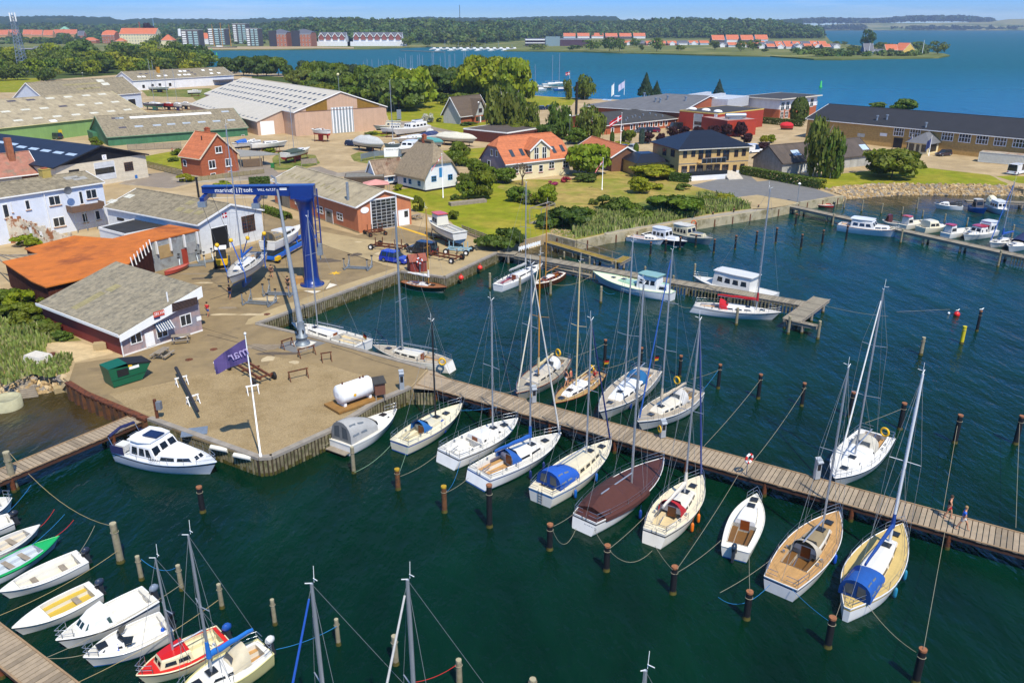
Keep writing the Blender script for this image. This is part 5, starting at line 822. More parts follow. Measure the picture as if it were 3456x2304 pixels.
# --- low commercial complex on the right
s24=gb_('commercial_building','wide grey felt roofed building of the complex in front of the sound',t02(700,936),t02(1560,992),None,'A',G+4.6,W=44,rise=3.6,roof=GREYF,wall=BRICK,over=.4,hip=(.9,0))
for q in((1240,855),(1340,900),(1380,905),(1445,880),(1605,890)):c=s24.hit(s24.sf,t02(*q));mb=MB();mb.cyl((c.x,c.y,c.z-.2),(c.x,c.y,c.z+1.1),.3,n=8);mb.cyl((c.x,c.y,c.z+1.1),(c.x,c.y,c.z+1.4),.5,n=8);s24.pa('roof_vent',mb,GV_)
pchs(s24,[t02(895,880),t02(925,883),t02(1000,848)],mat('pale_rooflight','',1),2,1.2)
mb=MB();mb.box(s24.L*.7,s24.L*1.15,s24.W*.55,s24.W*.98,4,7.2);mb.box(s24.L*.75,s24.L*.8,s24.W*.5,s24.W*.9,7.2,8.2);mb.box(s24.L*.9,s24.L*.95,s24.W*.5,s24.W*.9,7.2,8.0);s24.pa('plant_deck',mb,mat('pale_plant','b8bcc0',.5,var=.15))
ze=zt_at(t02(910,1190),t02(890,1108)[1])
s25=gb_('office_block','long single storey brick office with dark shallow roof and white framed windows',t02(885,1110),t02(1555,1042),None,'A',ze,W=22,rise=2.4,roof=BITU,wall=BRICK,over=.5,hip=(0,.8))
for x0_,x1_,y in((945,972,1150),(1030,1056,1132),(1115,1140,1122),(1160,1188,1117),(1207,1233,1111),(1252,1278,1105),(1290,1314,1100),(1330,1356,1096),(1375,1400,1090),(1420,1445,1085),(1512,1530,1072)):wpx(s25,'front',t02,x0_,x1_,y,1.7,nx=1,nz=1,fw=.22)
pchs(s25,[t02(*q)for q in((905,968),(955,965),(995,961),(1030,957),(1070,952),(1110,948),(1150,944),(1190,940))],FR,1.2,.9,'roof_light',.25)
pchs(s25,[t02(*q)for q in((950,1080),(1075,1068),(1135,1040),(1160,1030),(1230,1020),(1290,1008),(1340,1025),(1400,1030),(1090,1050),(1200,1045))],GV_,.4,.4,'roof_vent',.5)
ze=zt_at(t02(1555,1135),t02(1552,972)[1])
a,b=P(t02(1552,972),ze),P(t02(1890,1003),ze);c=P(t02(2226,952),ze);n_=V3((-(b-a).y,(b-a).x,0)).normalized()
REDC=mat('red_cladding','a83b26',.6,var=.08,vs=.6,stp=('X',.2,.02,.1))
s26=ft_('industrial_hall','bright red clad flat roofed hall with grey folding door',t02(1552,972),t02(1890,1003),abs((c-b).dot(n_)),ze,REDC,BITU,trim=mat('yellow_trim','cfb35c',.6))
r=s26.rect('front',t02(1680,1003),t02(1750,1118));s26.door('front',r=(r[0],r[1],0,r[3]),m=mat('grey_fold_door','a3a7a8',.5),pane=(.1,.9,.35,.55),ribs=6)
for q in((1665,962),(1785,972),(1890,985)):c_=s26.hit(s26.sf,t02(*q));mb=MB();mb.loft([[(c_.x+r_*1.6*cos(i*PI/5),c_.y+r_*sin(i*PI/5),s26.h-.05+z_)for i in Rn(10)]for r_,z_ in((1,0),(.8,.4),(.3,.6))]);s26.pa('dome_light',mb,WH)
s26.sign('front',t02(1785,1062),t02(1822,1090),None,WH,BLK,.3);s26.sign('front',t02(1860,1005),t02(1884,1035),'C',WH,BLK,1.0)
ze2=zt_at(t02(2215,1140),t02(2230,1052)[1]);ft_('red_annex','lower red annex with a silver pipe on its roof',t02(1975,1065),t02(2232,1050),12,G+4.6,REDC,mat('pinkish_roof','a8938c',.8),trim=REDC);
p=P(t02(2045,1040),G+5.0);mb=MB();mb.cyl((-3,0,.6),(3,.5,.6),.75,n=10);mb.box(-2,2,-.4,.6,-.35,.1);tag(mb.bd('roof_duct',GV_,None,p),'fat silver ventilation pipe lying on the red annex','duct')
ze=zt_at(t03(190,1052),t03(205,872)[1])
a,b=P(t03(205,872),ze),P(t03(533,838),ze);c=P(t03(-102,842),ze);n_=V3((-(b-a).y,(b-a).x,0)).normalized()
s27=ft_('office_block','two storey white and brick office with wide flat eaves by the water',t03(205,872),t03(533,838),abs((c-a).dot(n_))*.9,ze,PLAST,BITU,trim=mat('cream_eave','d8d2c2',.6),over=1.2)
mb=MB();mb.box(-.02,s27.L+.02,-.02,s27.W+.02,0,s27.h*.47);s27.pa('brick_storey',mb,BRICK)
for x0_,x1_,y in((208,238,940),(252,282,935),(400,428,910),(466,494,905)):wpx(s27,'front',t03,x0_,x1_,y,3.0,nx=2,nz=2,fw=.15,split=False)
for x0_,x1_,y in((200,228,1020),(242,270,1015)):wpx(s27,'front',t03,x0_,x1_,y,2.6,nx=2,nz=2,fw=.15,split=False)
mb=MB();mb.box(s27.L-.2,s27.L+2.4,1,6,s27.h*.45,s27.h*.48);[mb.box(s27.L+2.3,s27.L+2.4,1+i,1.06+i,s27.h*.48,s27.h*.48+1.1)for i in Rn(6)];mb.box(s27.L+2.3,s27.L+2.4,1,6,s27.h*.48+1.1,s27.h*.48+1.2);s27.pa('balcony',mb,FR)
# long dark roofed brick building
ze=zt_at(t03(1020,1282),t03(1020,1102)[1])
s28=gb_('school_building','long yellow brick building with a dark roof along the right shore',t03(425,1046),t03(2800,1267),t03(632,917),'A',ze,roof=mat('dark_felt_roof','26272c',.8,var=.15,vs=.4,stp=('X',1.0,.01,.1)),wall=TANB,over=.6,go=.4)
for x0_,x1_,y in((1202,1296,1163),(1342,1440,1176),(1625,1732,1203),(1776,1886,1217),(1930,2040,1232),(2086,2202,1247),(2252,2370,1262)):wpx(s28,'front',t03,x0_,x1_,y,2.3,nx=4,nz=2,fw=.16)
r=s28.rect('front',t03(1205,1210),t03(1275,1300));s28.door('front',r=(r[0],r[1],0,r[3]),m=BLK,fm=TANB)
s28.panel('front',t03(885,1175),t03(945,1212),TRANSL,'blocked_window');s28.panel('front',t03(690,1155),t03(742,1200),TRANSL,'blocked_window')
s28.sign('front',t03(1085,1172),t03(1142,1205),None,WH,BLK,.3)
for q in((1055,1062),(1142,1055),(1485,1125)):c=s28.hit(s28.sf,t03(*q));mb=MB();mb.cyl((c.x,c.y,c.z-.2),(c.x,c.y,c.z+1.0),.25,n=8);mb.cyl((c.x,c.y,c.z+1),(c.x,c.y,c.z+1.3),.4,n=8);s28.pa('roof_vent',mb,GV_)
a,b=s28.hit('front',t03(1400,1340)),s28.hit('front',t03(1600,1340));mb=MB();xm=(a.x+b.x)/2;hw=abs(b.x-a.x)/2*.9;mb.box(xm-hw,xm+hw,-5.2,.5,0,2.7);po=s28.pa('porch',mb,CREAM);mb=MB();e=hw+.6;mb.add([(xm-e,-5.8,2.6),(xm+e,-5.8,2.6),(xm+e,.5,2.6),(xm-e,.5,2.6),(xm,-2.2,5.0),(xm,.5,5.0)],[(0,1,4),(1,2,5,4),(3,0,4,5),(3,2,1,0)]);mb.bd('porch_roof',GREYF,po)
mb=MB();[mb.box(xm+i*hw*.62-hw*.26,xm+i*hw*.62+hw*.26,-5.25,-5.205,.5,2.3,0)for i in(-1,1)];mb.box(xm-.4,xm+.4,-5.26,-5.204,0,2.2,0);mb.box(xm+hw+.003,xm+hw+.05,-4.6,-.6,.5,2.3);mb.bd('porch_window',GL,po)
# grey shed and containers
ze=zt_at(t03(228,1545),t03(225,1442)[1])
s29=gb_('shed','old grey boarded shed with brown felt roof beside the birch',t03(225,1444),t03(1030,1362),t03(100,1284),'A',ze,roof=BITUB,wall=mat('grey_render_shed','a5a49c',.85,var=.2,vs=.8,stp=('X',2.4,.02,.2)),gwall=mat('dark_grey_boards','8b8c88',.85,var=.2,stp=('Y',.2,.01,.2)),over=.3,cat='shed',trim=BITUB)
pchs(s29,[t03(940,1298),t03(340,1348)],mat('pale_rooflight','',1),2.2,1.4)
s29.panel('front',t03(405,1440),t03(440,1520),FR,'door')
def container(lbl,A,B,ze,W_,m,rm):
 a=P(A,ze);b=P(B,ze);s=Bld('container',lbl,'container',a,b,W_);h=ze-G;n=int(s.L/.28);mb=MB();mb.box(.05,s.L-.05,.05,W_-.05,.1,h-.05);s.pa('steel_box',mb,m);mb=MB()
 for i in Rn(n):mb.box(.1+i*.28,.22+i*.28,.0,.05,.2,h-.15)
 s.pa('corrugation',mb,m);mb=MB();[mb.box(x,x+.12,y,y+.12,0,h)for x in(0,s.L-.12)for y in(-.06,W_-.06)];mb.box(0,s.L,-.06,.02,h-.14,h+.002);mb.box(0,s.L,-.06,.02,.05,.2);s.pa('frame',mb,m);mb=MB();mb.box(.1,s.L-.1,.1,W_-.1,h-.04,h);s.pa('roof',mb,rm);return s
zc=zt_at(t03(1948,1425),t03(1960,1335)[1])
container('long pale grey storage container in front of the brick building',t03(1960,1338),t03(2700,1400),zc,3.4,mat('pale_container','c9cabf',.6,var=.08),mat('rusty_roof','a89a84',.8,var=.3,vs=1,col2='8a5a3a',c2s=.6))
ft_('brick_building','dark low flat roofed building half hidden behind the willows',t02(30,1170),t02(420,1110),16,G+3.2,mat('dark_red_brick','5a2c22',.85,var=.15),BITUB)
mb=MB();p=P(t02(640,955),G+4);mb.cyl((0,0,-4),(0,0,ZH(p.x,p.y,t02(640,765)[1])-4),.45,n=10);tag(mb.bd('chimney_stack',BLK,None,p),'slim black chimney pipe in front of the grey felt roof','chimney')
# ----- boats
def gel(h):return mat('gelcoat_'+h,tuple(c*.88 for c in lin(h)),.28,var=.07,vs=1.1,coat=.3,dtl=8)
def clo(h):return mat('canvas_'+h,h,.9,var=.1,vs=2.5,bump=.02,bs=5)
def deckm(h):return TEAK if h=='teak' else mat('deck_'+h,h,.65,var=.07,vs=2.5)
CLEAR=mat('clear_vinyl','6d7478',.15,var=.15)
class Hull:
 def __init__(s,L,B,fb,ts=.65,rake=.09,tm=.42,sr=.0,keel=.35,sheer=.4,bowp=2.3):
  s.L,s.B,s.fb,s.ts,s.rake,s.tm,s.sr,s.keel,s.sheer,s.bowp=L,B,fb,ts,rake,tm,sr,keel,sheer,bowp
 def hb(s,t):
  if t<s.tm:return s.B/2*(s.ts+(1-s.ts)*sin(PI/2*t/s.tm))
  return s.B/2*max(.012,1-((t-s.tm)/(1-s.tm))**s.bowp)
 def zs(s,t):return s.fb*(.93+s.sheer*1.25*max(0,t-.4)**2+s.sheer*.25*max(0,.35-t))
 def x(s,t,lev=1.):return-s.L/2+s.sr*s.L*(1-lev)+t*(s.L*(1-s.rake*(1-lev)-s.sr*(1-lev)))
 def p(s,t,f,dz=0):return(s.x(t),s.hb(t)*f,s.zs(t)+dz)
def bt_(lbl,st,bw,z=1.0,B=None,fb=.95,name='sailboat',cat='sailboat',hull='eceae4',band=None,boot=None,anti='23303f',deck='cfcbbf',ck=(.07,.34,.55,'teak'),cch=(.34,.72,.6,.42),cc_=None,win=3,winm=None,mast=None,mc_=None,boom=None,furl=None,hood=None,tent=None,spr=1,ob=None,hss=(),rail=1,ladder=0,cover=None,lift=0,ts=.65,rake=.09,sr=.0,tm=.42,flag=None,rub=None,hatch=2,thw=None,plf=0,bowp=2.3,gp=None,nm=None,winds=None,keel=.35,fin=0,deck2=None,rigm=None,mr=.075,sheer=.4):
 a,b=P(st,z),P(bw,z);L=(b-a).length;m_=(a+b)/2;B=B or L*.31;motor=ob;r=th_(name,lbl,cat,(m_.x,m_.y,lift),atan2(b.y-a.y,b.x-a.x),gp);H=Hull(L,B,fb,ts,rake,tm,sr,keel,sheer,bowp);N=18;lv=[(-keel,.12),(-keel*.55,.62),(0,.83),(.1,.87),(.2,.89),(.55,.955),(.8,.985),(.9,.995),(1,1)]
 def pt(t,j,sd):
  z_,k=lv[j];zz_=z_*H.zs(t)if j>2 else z_*(1 if j else 1-.3*t);lev=max(0,zz_/H.zs(t))if zz_>0 else zz_*.5;kk=k*(1-.32*(1-max(0,lev))*t*t);return(H.x(t,max(lev,-.4)),sd*H.hb(t)*kk,zz_)
 mb=MB();ring=lambda t:[pt(t,j,1)for j in Rn(8,-1,-1)]+[pt(t,j,-1)for j in Rn(9)];vs=[];tt=[i/(N-1)for i in Rn(N)];tt=[t**.9 if t<.5 else t for t in tt]
 for t in tt:vs+=ring(t)
 m0={0:2,1:2,2:1,3:0,4:0,5:0,6:3,7:0};fs={0:[],1:[],2:[],3:[]}
 for i in Rn(N-1):
  for q in Rn(17):
   j=7-q if q<8 else(0 if q==8 else q-9);mi=2 if q==8 else m0[j];fs[mi].append((i*18+q,i*18+q+1,(i+1)*18+q+1,(i+1)*18+q))
 o_=len(mb.v);mb.v+=vs
 for mi in fs:
  for f in fs[mi]:mb.f.append(f);mb.m.append(mi);mb.s.append(True)
 tr=ring(0)
 for j in Rn(8):a0,a1,b1,b0=tr[j],tr[j+1],tr[16-j],tr[17-j];mb.add([a0,a1,b1,b0],[(0,1,2,3)],m0[7-j])
 hm=gel(hull);mb.bd('hull',[hm,gel(boot or hull),mat('antifouling_'+anti,anti,.6,var=.15),gel(band or hull)],r)
 if fin:
  mb=MB();x0,x1=H.x(.38),H.x(.62);mb.tpr(x0,x1,-.14,.14,-keel-fin,-keel+.15,-.25,0,0,.0);mb.tpr(H.x(.05),H.x(.11),-.05,.05,-keel-fin*.6,0,0,0);mb.bd('keel',MATS['antifouling_'+anti],r)
 dm=deckm(deck);cw=ck[2]if ck else 0;mb=MB();ys=[-1,-cw,0,cw,1]if ck else[-1,-.5,0,.5,1];T_=sorted(set([0,.06,.14,.22,.3,.4,.5,.6,.7,.8,.88,.94,1]+(list(ck[:2])if ck else[])))
 for i in Rn(len(T_)-1):
  t0,t1=T_[i],T_[i+1];cut=ck and t0>=ck[0]-1e-6 and t1<=ck[1]+1e-6
  for j in Rn(4):
   if cut and j in(1,2):continue
   q=[(H.x(t),H.hb(t)*y*.985,H.zs(t)-.03+.07*H.B/3*(1-y*y))for t,y in((t0,ys[j]),(t1,ys[j]),(t1,ys[j+1]),(t0,ys[j+1]))];mb.add(q,[(0,1,2,3)],0)
 for sd in(-1,1):mb.tube([H.p(i/14,sd*.99,.0)for i in Rn(15)],.035 if L>6.5 else.045,5,1)
 mb.tube([H.p(0,y,0)for y in(-.99,.99)],.035,5,1);mb.bd('deck',[dm,VARN if rub=='wood' else gel(rub or hull)],r)
 if ck:
  t0,t1,cw,cm=ck[:4];dp=ck[4]if len(ck)>4 else.55;fm=deckm(cm);mb=MB();rgs=[];tk=[t0+(t1-t0)*i/4 for i in Rn(5)]
  for t in tk:
   w=H.hb(t)*cw;zd=H.zs(t)-.0+.03;zs_,zf=zd-dp*.45,zd-dp;k=.5;rgs.append([(H.x(t),y,zz_)for y,zz_ in((-w-.03,zd),(-w,zd+.05),(-w,zs_),(-w*k,zs_),(-w*k,zf),(w*k,zf),(w*k,zs_),(w,zs_),(w,zd+.05),(w+.03,zd))])
  n=10
  for i in Rn(4):
   for j in Rn(n-1):
    q=[rgs[i][j],rgs[i+1][j],rgs[i+1][j+1],rgs[i][j+1]];mb.add(q,[(3,2,1,0)],1 if j in(2,4,6)else 0)
  for q in(rgs[0],rgs[-1]):mb.add(q,[tuple(Rn(n)),tuple(Rn(n))[::-1]],0)
  mb.bd('cockpit',[gel(cc_ or hull),fm],r)
  if mast and L>6:mb=MB();[mb.cyl(H.p(t,s*(cw+.13),.03),H.p(t,s*(cw+.13),.2),.08,n=8)for t in(t0+.55*(t1-t0),t1-.03)for s in(-1,1)];mb.bar(H.p(t0,0,.1),H.p(t0+.12,.1,.2),.05);mb.bd('winches',STL,r)
 def block(t0,t1,wf0,wf1,h0,h1,m,nme,par,nwin=0,wm=None,fwin=0,rf=.12,rr=.04,rfm=None,over=0,z0=0,door=False,tum=.14,wz=(.3,.78),roundtop=True):
  """a deckhouse from t0 (aft) to t1 (fore): widths as share of the half beam, heights above the deck""";mb=MB();n=7;rgs=[];K=[i/(n-1)for i in Rn(n)]
  def sec(u,out=0.):
   t=t0+(t1-t0)*u;w=min(H.hb(t)*(wf0+(wf1-wf0)*u),H.B/2*max(wf0,wf1));zd=H.zs(t)+z0;h=h0+(h1-h0)*u;return H.x(t),w,zd,h
  for u in K:
   x,w,zd,h=sec(u);du=(rr*L*(1-u)if u<.5 else 0);sh=lambda f:x+(rr*f*(1-u*2)if u<.5 else 0)-(rf*f*(u*2-1)if u>.5 else 0);rgs.append([(sh(0),-w,zd-.03),(sh(.8),-w*(1-tum*.8),zd+h*.82),(sh(1),-w*(1-tum)*.9,zd+h),(sh(1.02),0,zd+h+.05*w),(sh(1),w*(1-tum)*.9,zd+h),(sh(.8),w*(1-tum*.8),zd+h*.82),(sh(0),w,zd-.03)])
  for i in Rn(n-1):
   for j in Rn(6):mb.add([rgs[i][j],rgs[i][j+1],rgs[i+1][j+1],rgs[i+1][j]],[(0,1,2,3)],1 if(rfm and j in(2,3))else 0,False)
  for q,rv in((rgs[0],0),(rgs[-1],1)):mb.add(q,[tuple(Rn(7))if rv else tuple(Rn(7))[::-1]],0)
  ob=mb.bd(nme,[m]+([rfm]if rfm else[]),par);wm=wm or GL
  def lerp(a,b,f):return tuple(a[i]+(b[i]-a[i])*f for i in Rn(3))
  def side(u,f,sd):
   i=min(n-2,int(u*(n-1)));g=u*(n-1)-i;A_=lerp(rgs[i][0],rgs[i+1][0],g);B_=lerp(rgs[i][1],rgs[i+1][1],g);q=lerp(A_,B_,f);return(q[0],(q[1]-.014)*-sd,q[2])
  for sd in(1,-1):
   for k in Rn(nwin):
    e=.07+.86*k/nwin;e2=.07+.86*(k+1)/nwin-.05;q=MB();pts=[side(e+.01,wz[0],sd),side(e2,wz[0]+.0,sd),side(e2-.015,wz[1],sd),side(e+.025,wz[1],sd)];pt_=[(x,y-.0*sd,z_)for x,y,z_ in pts];inn=[(x,y-.03*sd,z_)for x,y,z_ in pts];q.add(pt_+inn,[(0,1,2,3),(3,2,1,0),(0,4,5,1),(2,6,7,3)]);q.bd('window',wm,ob)
  if fwin:
   R=rgs[-1]
   for k in Rn(fwin):
    f0,f1=(k+.12)/fwin,(k+.88)/fwin;q=MB();lo=[lerp(R[0],R[6],f)for f in(f0,f1)];hi=[lerp(R[1],R[5],f)for f in(f0,f1)];g=[lerp(lo[0],hi[0],.42),lerp(lo[1],hi[1],.42),lerp(lo[1],hi[1],.94),lerp(lo[0],hi[0],.94)];q.add([(x+.02,y,z_)for x,y,z_ in g]+[(x-.02,y,z_)for x,y,z_ in g],[(0,1,2,3),(3,2,1,0),(0,4,5,1)]);q.bd('windscreen' if fwin<3 else 'window',wm,ob)
  if over:
   q=MB();x0,_,zd,h=sec(0);x1=H.x(t1)-rf;q0=rgs[3][1];w=max(abs(k_[1][1])for k_ in rgs)+over*.6;zt=max(k_[3][2]for k_ in rgs);q.loft([[(x0-over,-w*.92,zt_),(x0-over*1.2,0,zt_+.04),(x0-over,w*.92,zt_),((x0+x1)/2,w,zt_),(x1+over*.6,w*.85,zt_),(x1+over,0,zt_+.02),(x1+over*.6,-w*.85,zt_),((x0+x1)/2,-w,zt_)]for zt_ in(zt-.02,zt+.07)],0,True,True,False);q.bd('roof',rfm or m,ob)
  if door:
   x,w,zd,h=sec(0);q=MB();q.box(x-.02,x+.01,-.3,.3,zd-.35,zd+h*.92);q.bd('companionway',VARN if door is True else mat('hatch_'+door,door,.4),ob)
  return ob,rgs
 cm=gel(cc_ or(deck if deck not in('teak',)and not deck2 else hull))
 if cch:
  t0,t1,w,h=cch[:4];fm=gel(cc_ or 'efece4');block(t0,t1,w,w*.8,h,h*.72,fm,'coachroof',r,win,winm or mat('cabin_window','141b22',.12),0,.38,0.,door=not tent or True,rfm=deckm(deck2)if deck2 else None)
  for k in Rn(hatch):
   t=(t0+(t1-t0)*.74)if k==0 else min(.9,t1+.07);zz_=H.zs(t)+(h*.82 if k==0 else.06);x=H.x(t);mb=MB();mb.cbox((x,0,zz_+.04),(.52,.5,.08));mb.bd('hatch',mat('smoked_hatch','22262b',.15),r)
 for hs_ in hss:
  d=dict(hs_);t0,t1=d.pop('t');w=d.pop('w');w1=d.pop('w1',w);h=d.pop('h');h1_=d.pop('h1',h);c=d.pop('c','efeee9');rc=d.pop('roofc',None);g=d.pop('name','cabin');block(t0,t1,w,w1,h,h1_,gel(c),g,r,d.pop('nw',2),d.pop('wm',None),d.pop('fw',2),d.pop('rf',.35),d.pop('rr',.1),gel(rc)if rc else None,**d)
 def arch(x0,x1,w,h0,h1,z0,m,nme,ends=(0,1),panes=0,w1=None):
  mb=MB();rgs=[]
  for i in Rn(6):
   u=i/5;e=sin(PI/2*u);hh=h0+(h1-h0)*e;ww=w+((w1 or w)-w)*u;rgs.append([(x1+(x0-x1)*u,ww*cos(PI*k/10)*(1+.08*sin(PI*k/10)),z0+hh*sin(PI*k/10)**.75)for k in Rn(11)])
  mb.loft(rgs,0,False,False)
  for k_,q in((0,rgs[0]),(1,rgs[-1])):
   if ends[k_]:mb.add(q,[tuple(Rn(11)),tuple(Rn(11))[::-1]])
  ob=mb.bd(nme,m,r);q=MB()
  for k in Rn(panes):
   for sd in(-1,1):
    f=lambda u,a:(x1+(x0-x1)*u,sd*(w+((w1 or w)-w)*u)*1.03*cos(a)*(1+.08*sin(a)),z0+(h0+(h1-h0)*sin(PI/2*u))*1.02*sin(a)**.75);u0,u1=.4+.3*k,.62+.3*k;q.add([f(u0,.25),f(u1,.25),f(u1,.95),f(u0,.95)],Q2)
  if panes:q.bd('clear_panel',CLEAR,ob)
  return ob
 tc_=cch[0]if cch else(ck[1]if ck else.4);hc=cch[3]if cch else.2
 if hood:
  x1=H.x(tc_)+.55;zt=H.zs(tc_)+.05;ob=arch(H.x(tc_)-.45,x1,H.hb(tc_)*(cch[2]if cch else.6)*.98,hc*.9,hc+.62,zt,clo(hood),'sprayhood',(0,0));q=MB();w=H.hb(tc_)*.34;q.add([(x1+.012,-w,zt+hc*.5+.02),(x1+.012,w,zt+hc*.5+.02),(x1-.22,w*.9,zt+hc+.33),(x1-.22,-w*.9,zt+hc+.33)],Q2);q.bd('clear_panel',CLEAR,ob)
 if tent:
  t0,t1,hh,c=tent[:4];x0,x1=H.x(t0),H.x(t1);w=H.hb((t0+t1)/2)*.84;arch(x0,x1,w*.9,hh*.45,hh,H.zs(t0)+.0,clo(c),'cockpit_tent',(0,1),2);q=MB();zt=H.zs(t0)+.0
  for sd in(-1,1):q.add([(x0-.02,sd*w*.12,zt+hh*.2),(x0-.02,sd*w*.62,zt+hh*.2),(x0-.02,sd*w*.55,zt+hh*.72),(x0-.02,sd*w*.12,zt+hh*.8)],Q2)
  q.bd('clear_panel',CLEAR,r)
 if cover:
  c,hh,t0,t1=cover;mb=MB();rgs=[]
  for i in Rn(11):
   t=t0+(t1-t0)*i/10;w=H.hb(t)*1.03+.02;zt=H.zs(t);hq=hh*(sin(PI*min(1,max(.0,(i+.6)/10.6)))**.45)*(1+.05*((i*7)%3-1));rgs.append([(H.x(t),y*w,zt+z_)for y,z_ in((-1.01,-.22),(-1,.06),(-.55,hq*.62),(0,hq),(.55,hq*.62),(1,.06),(1.01,-.22))])
  for i in Rn(10):
   for j in Rn(6):mb.add([rgs[i][j],rgs[i][j+1],rgs[i+1][j+1],rgs[i+1][j]],[(0,1,2,3)],0,False)
  for q in(rgs[0],rgs[-1]):mb.add(q,[tuple(Rn(7)),tuple(Rn(7))[::-1]])
  mb.bd('boat_cover',clo(c),r)
 if rail:
  mb=MB();hh=.58;tp=.86;rr_=.017;bowz=lambda t,s:H.p(t,s*.96,hh)
  for zz_ in(hh,hh*.5):mb.tube([H.p(tp,-.95,zz_),H.p(.95,-.95,zz_),H.p(.995,0,zz_+.03),H.p(.95,.95,zz_),H.p(tp,.95,zz_)],rr_,5)
  ts_=[.01,.13,.3,.46,.62,.76,tp]if L>7 else[.02,.5,tp]
  if rail==1:
   for sd in(-1,1):
    for t in ts_:mb.cyl(H.p(t,sd*.95),H.p(t,sd*.95,hh),rr_,n=5,cap=False)
    for zz_ in(hh,hh*.5):mb.tube([H.p(t,sd*.95,zz_)for t in ts_],.008,4)
   for zz_ in(hh,hh*.5):mb.tube([H.p(.12,-.95,zz_),H.p(.01,-.9,zz_),H.p(.01,-.25,zz_)],rr_,5);mb.tube([H.p(.12,.95,zz_),H.p(.01,.9,zz_),H.p(.01,.25,zz_)],rr_,5)
  else:
   for sd in(-1,1):mb.cyl(H.p(tp,sd*.95),H.p(tp,sd*.95,hh),rr_,n=5);mb.cyl(H.p(.95,sd*.95),H.p(.95,sd*.95,hh),rr_,n=5)
  mb.bd('guard_rail',STL,r)
 if ladder:
  mb=MB();x=H.x(0)-.05
  for y in(-.16,.16):mb.cyl((x-.02,y,.12),(x,y,H.zs(0)+.25),.016,n=5)
  for k in Rn(4):mb.cyl((x-.02,-.16,.2+k*.22),(x-.02,.16,.2+k*.22),.016,n=5)
  mb.bd('ladder',mat('dark_ladder','3a3d40',.4),r)
 if plf:mb=MB();x=H.x(0);mb.box(x-.6,x-.02,-H.hb(0)*.85,H.hb(0)*.85,.28,.34);mb.bd('swim_platform',OW,r)
 if mast:
  t,ty=mast[:2];xm=H.x(t);wp=r.matrix_basis@V3((0,0,0));ca,sa=cos(r.rotation_euler[2]),sin(r.rotation_euler[2]);X,Y=m_.x+xm*ca,m_.y+xm*sa;zt=ZH(X,Y,ty)-lift;zb=H.zs(t)+(hc*.7 if cch and cch[0]<t<cch[1]else 0);mm=mc_ or ALU;mb=MB();mb.lathe([(mr,zb),(mr,zb+(zt-zb)*.8),(mr*.72,zt)],8,0,(xm,0));ob=mb.bd('mast',mm,r);mb=MB();mb.cyl((xm-.12,0,zt),(xm-.16,0,zt+.75),.014,n=4);mb.bar((xm,0,zt+.02),(xm+.28,0,zt+.16),.03);mb.bar((xm-.1,.0,zt+.2),(xm-.1,.3,zt+.25),.025);mb.bd('masthead_aerial',WH,ob);rg=MB();chain=[(xm-.15,sd*H.hb(t)*.9,H.zs(t))for sd in(-1,1)];rw=.011;fr=[.5]if spr==1 else[.38,.68];sp_pts=[]
  for f in fr:
   zc=zb+(zt-zb)*f;w=H.B*.36*(1.05-f*.45);mb=MB()
   for sd in(-1,1):mb.bar((xm,sd*.05,zc),(xm-.12,sd*w,zc+.05),.05,.025);sp_pts.append((sd,(xm-.12,sd*w,zc+.05)))
   mb.bd('spreader',mm,ob)
  for k,sd in enumerate((-1,1)):
   s_=[q for d,q in sp_pts if d==sd];rg.tube([chain[k]]+s_+[(xm,0,zt-.1)],rw,4);rg.tube([(chain[k][0]-.35,chain[k][1],chain[k][2]),(xm,0,zb+(zt-zb)*fr[0])],rw,4)
  rg.tube([(H.x(.985),0,H.zs(1)),(xm,0,zt-.05)],rw,4);rg.tube([(H.x(.01),0,H.zs(0)),(xm,0,zt-.02)],rw,4);rg.bd('rigging',rigm or mat('rigging_wire','84888a',.5),r)
  if boom:
   bl,bc=boom[:2];zb_=zb+(boom[2]if len(boom)>2 else.75);xe=xm-L*bl;mb=MB();mb.cyl((xm,0,zb_),(xe,0,zb_+.12),.055,n=6);ob2=mb.bd('boom',mm,r)
   if bc:
    mb=MB();rgs=[]
    for i in Rn(9):
     u=i/8;x=xm+(xe-xm)*u;rr_=.2*(1-.5*u)*(.75 if i==0 else 1);zz_=zb_+.12*u+.1+.03*sin(i*2.1);rgs.append([(x,rr_*.7*cos(k*PI/4),zz_+rr_*(1.35 if sin(k*PI/4)>0 else.8)*sin(k*PI/4))for k in Rn(8)])
    mb.loft(rgs);mb.cyl((xm,0,zb_),(xm,0,zb_+1.0),.15,.1,8);mb.bd('sail_cover',clo(bc),ob2)
  if furl:mb=MB();a_,b_=V3((H.x(.975),0,H.zs(1)+.25)),V3((xm+.05,0,zt-.25));mb.cyl(a_,a_.lerp(b_,.96),.075,.045,7);mb.bd('furled_sail',clo(furl),r)
 if motor:
  mb=MB();x=H.x(0)-.12;z0=H.zs(0);mb.ball((x-.12,.05,z0+.32),.26,8,0,(1.15,.75,.95));mb.tpr(x-.28,x+.02,-.06,.16,z0-.45,z0+.2,.03,.02,1);mb.tpr(x-.34,x+.0,-.02,.12,z0-.75,z0-.45,0,0,1);mb.box(x,x+.16,-.1,.2,z0-.2,z0+.08,2);mb.bd('outboard_motor',[mat('motor_'+motor,motor,.3,coat=.4),mat('motor_leg','30343a',.4),BLK],r)
 if thw:
  mb=MB();z0=H.fb*.62
  for t in thw:w=H.hb(t)*(ck[2]if ck else.8)*.98;mb.box(H.x(t)-.16,H.x(t)+.16,-w,w,z0,z0+.05)
  mb.bd('thwart',OW,r)
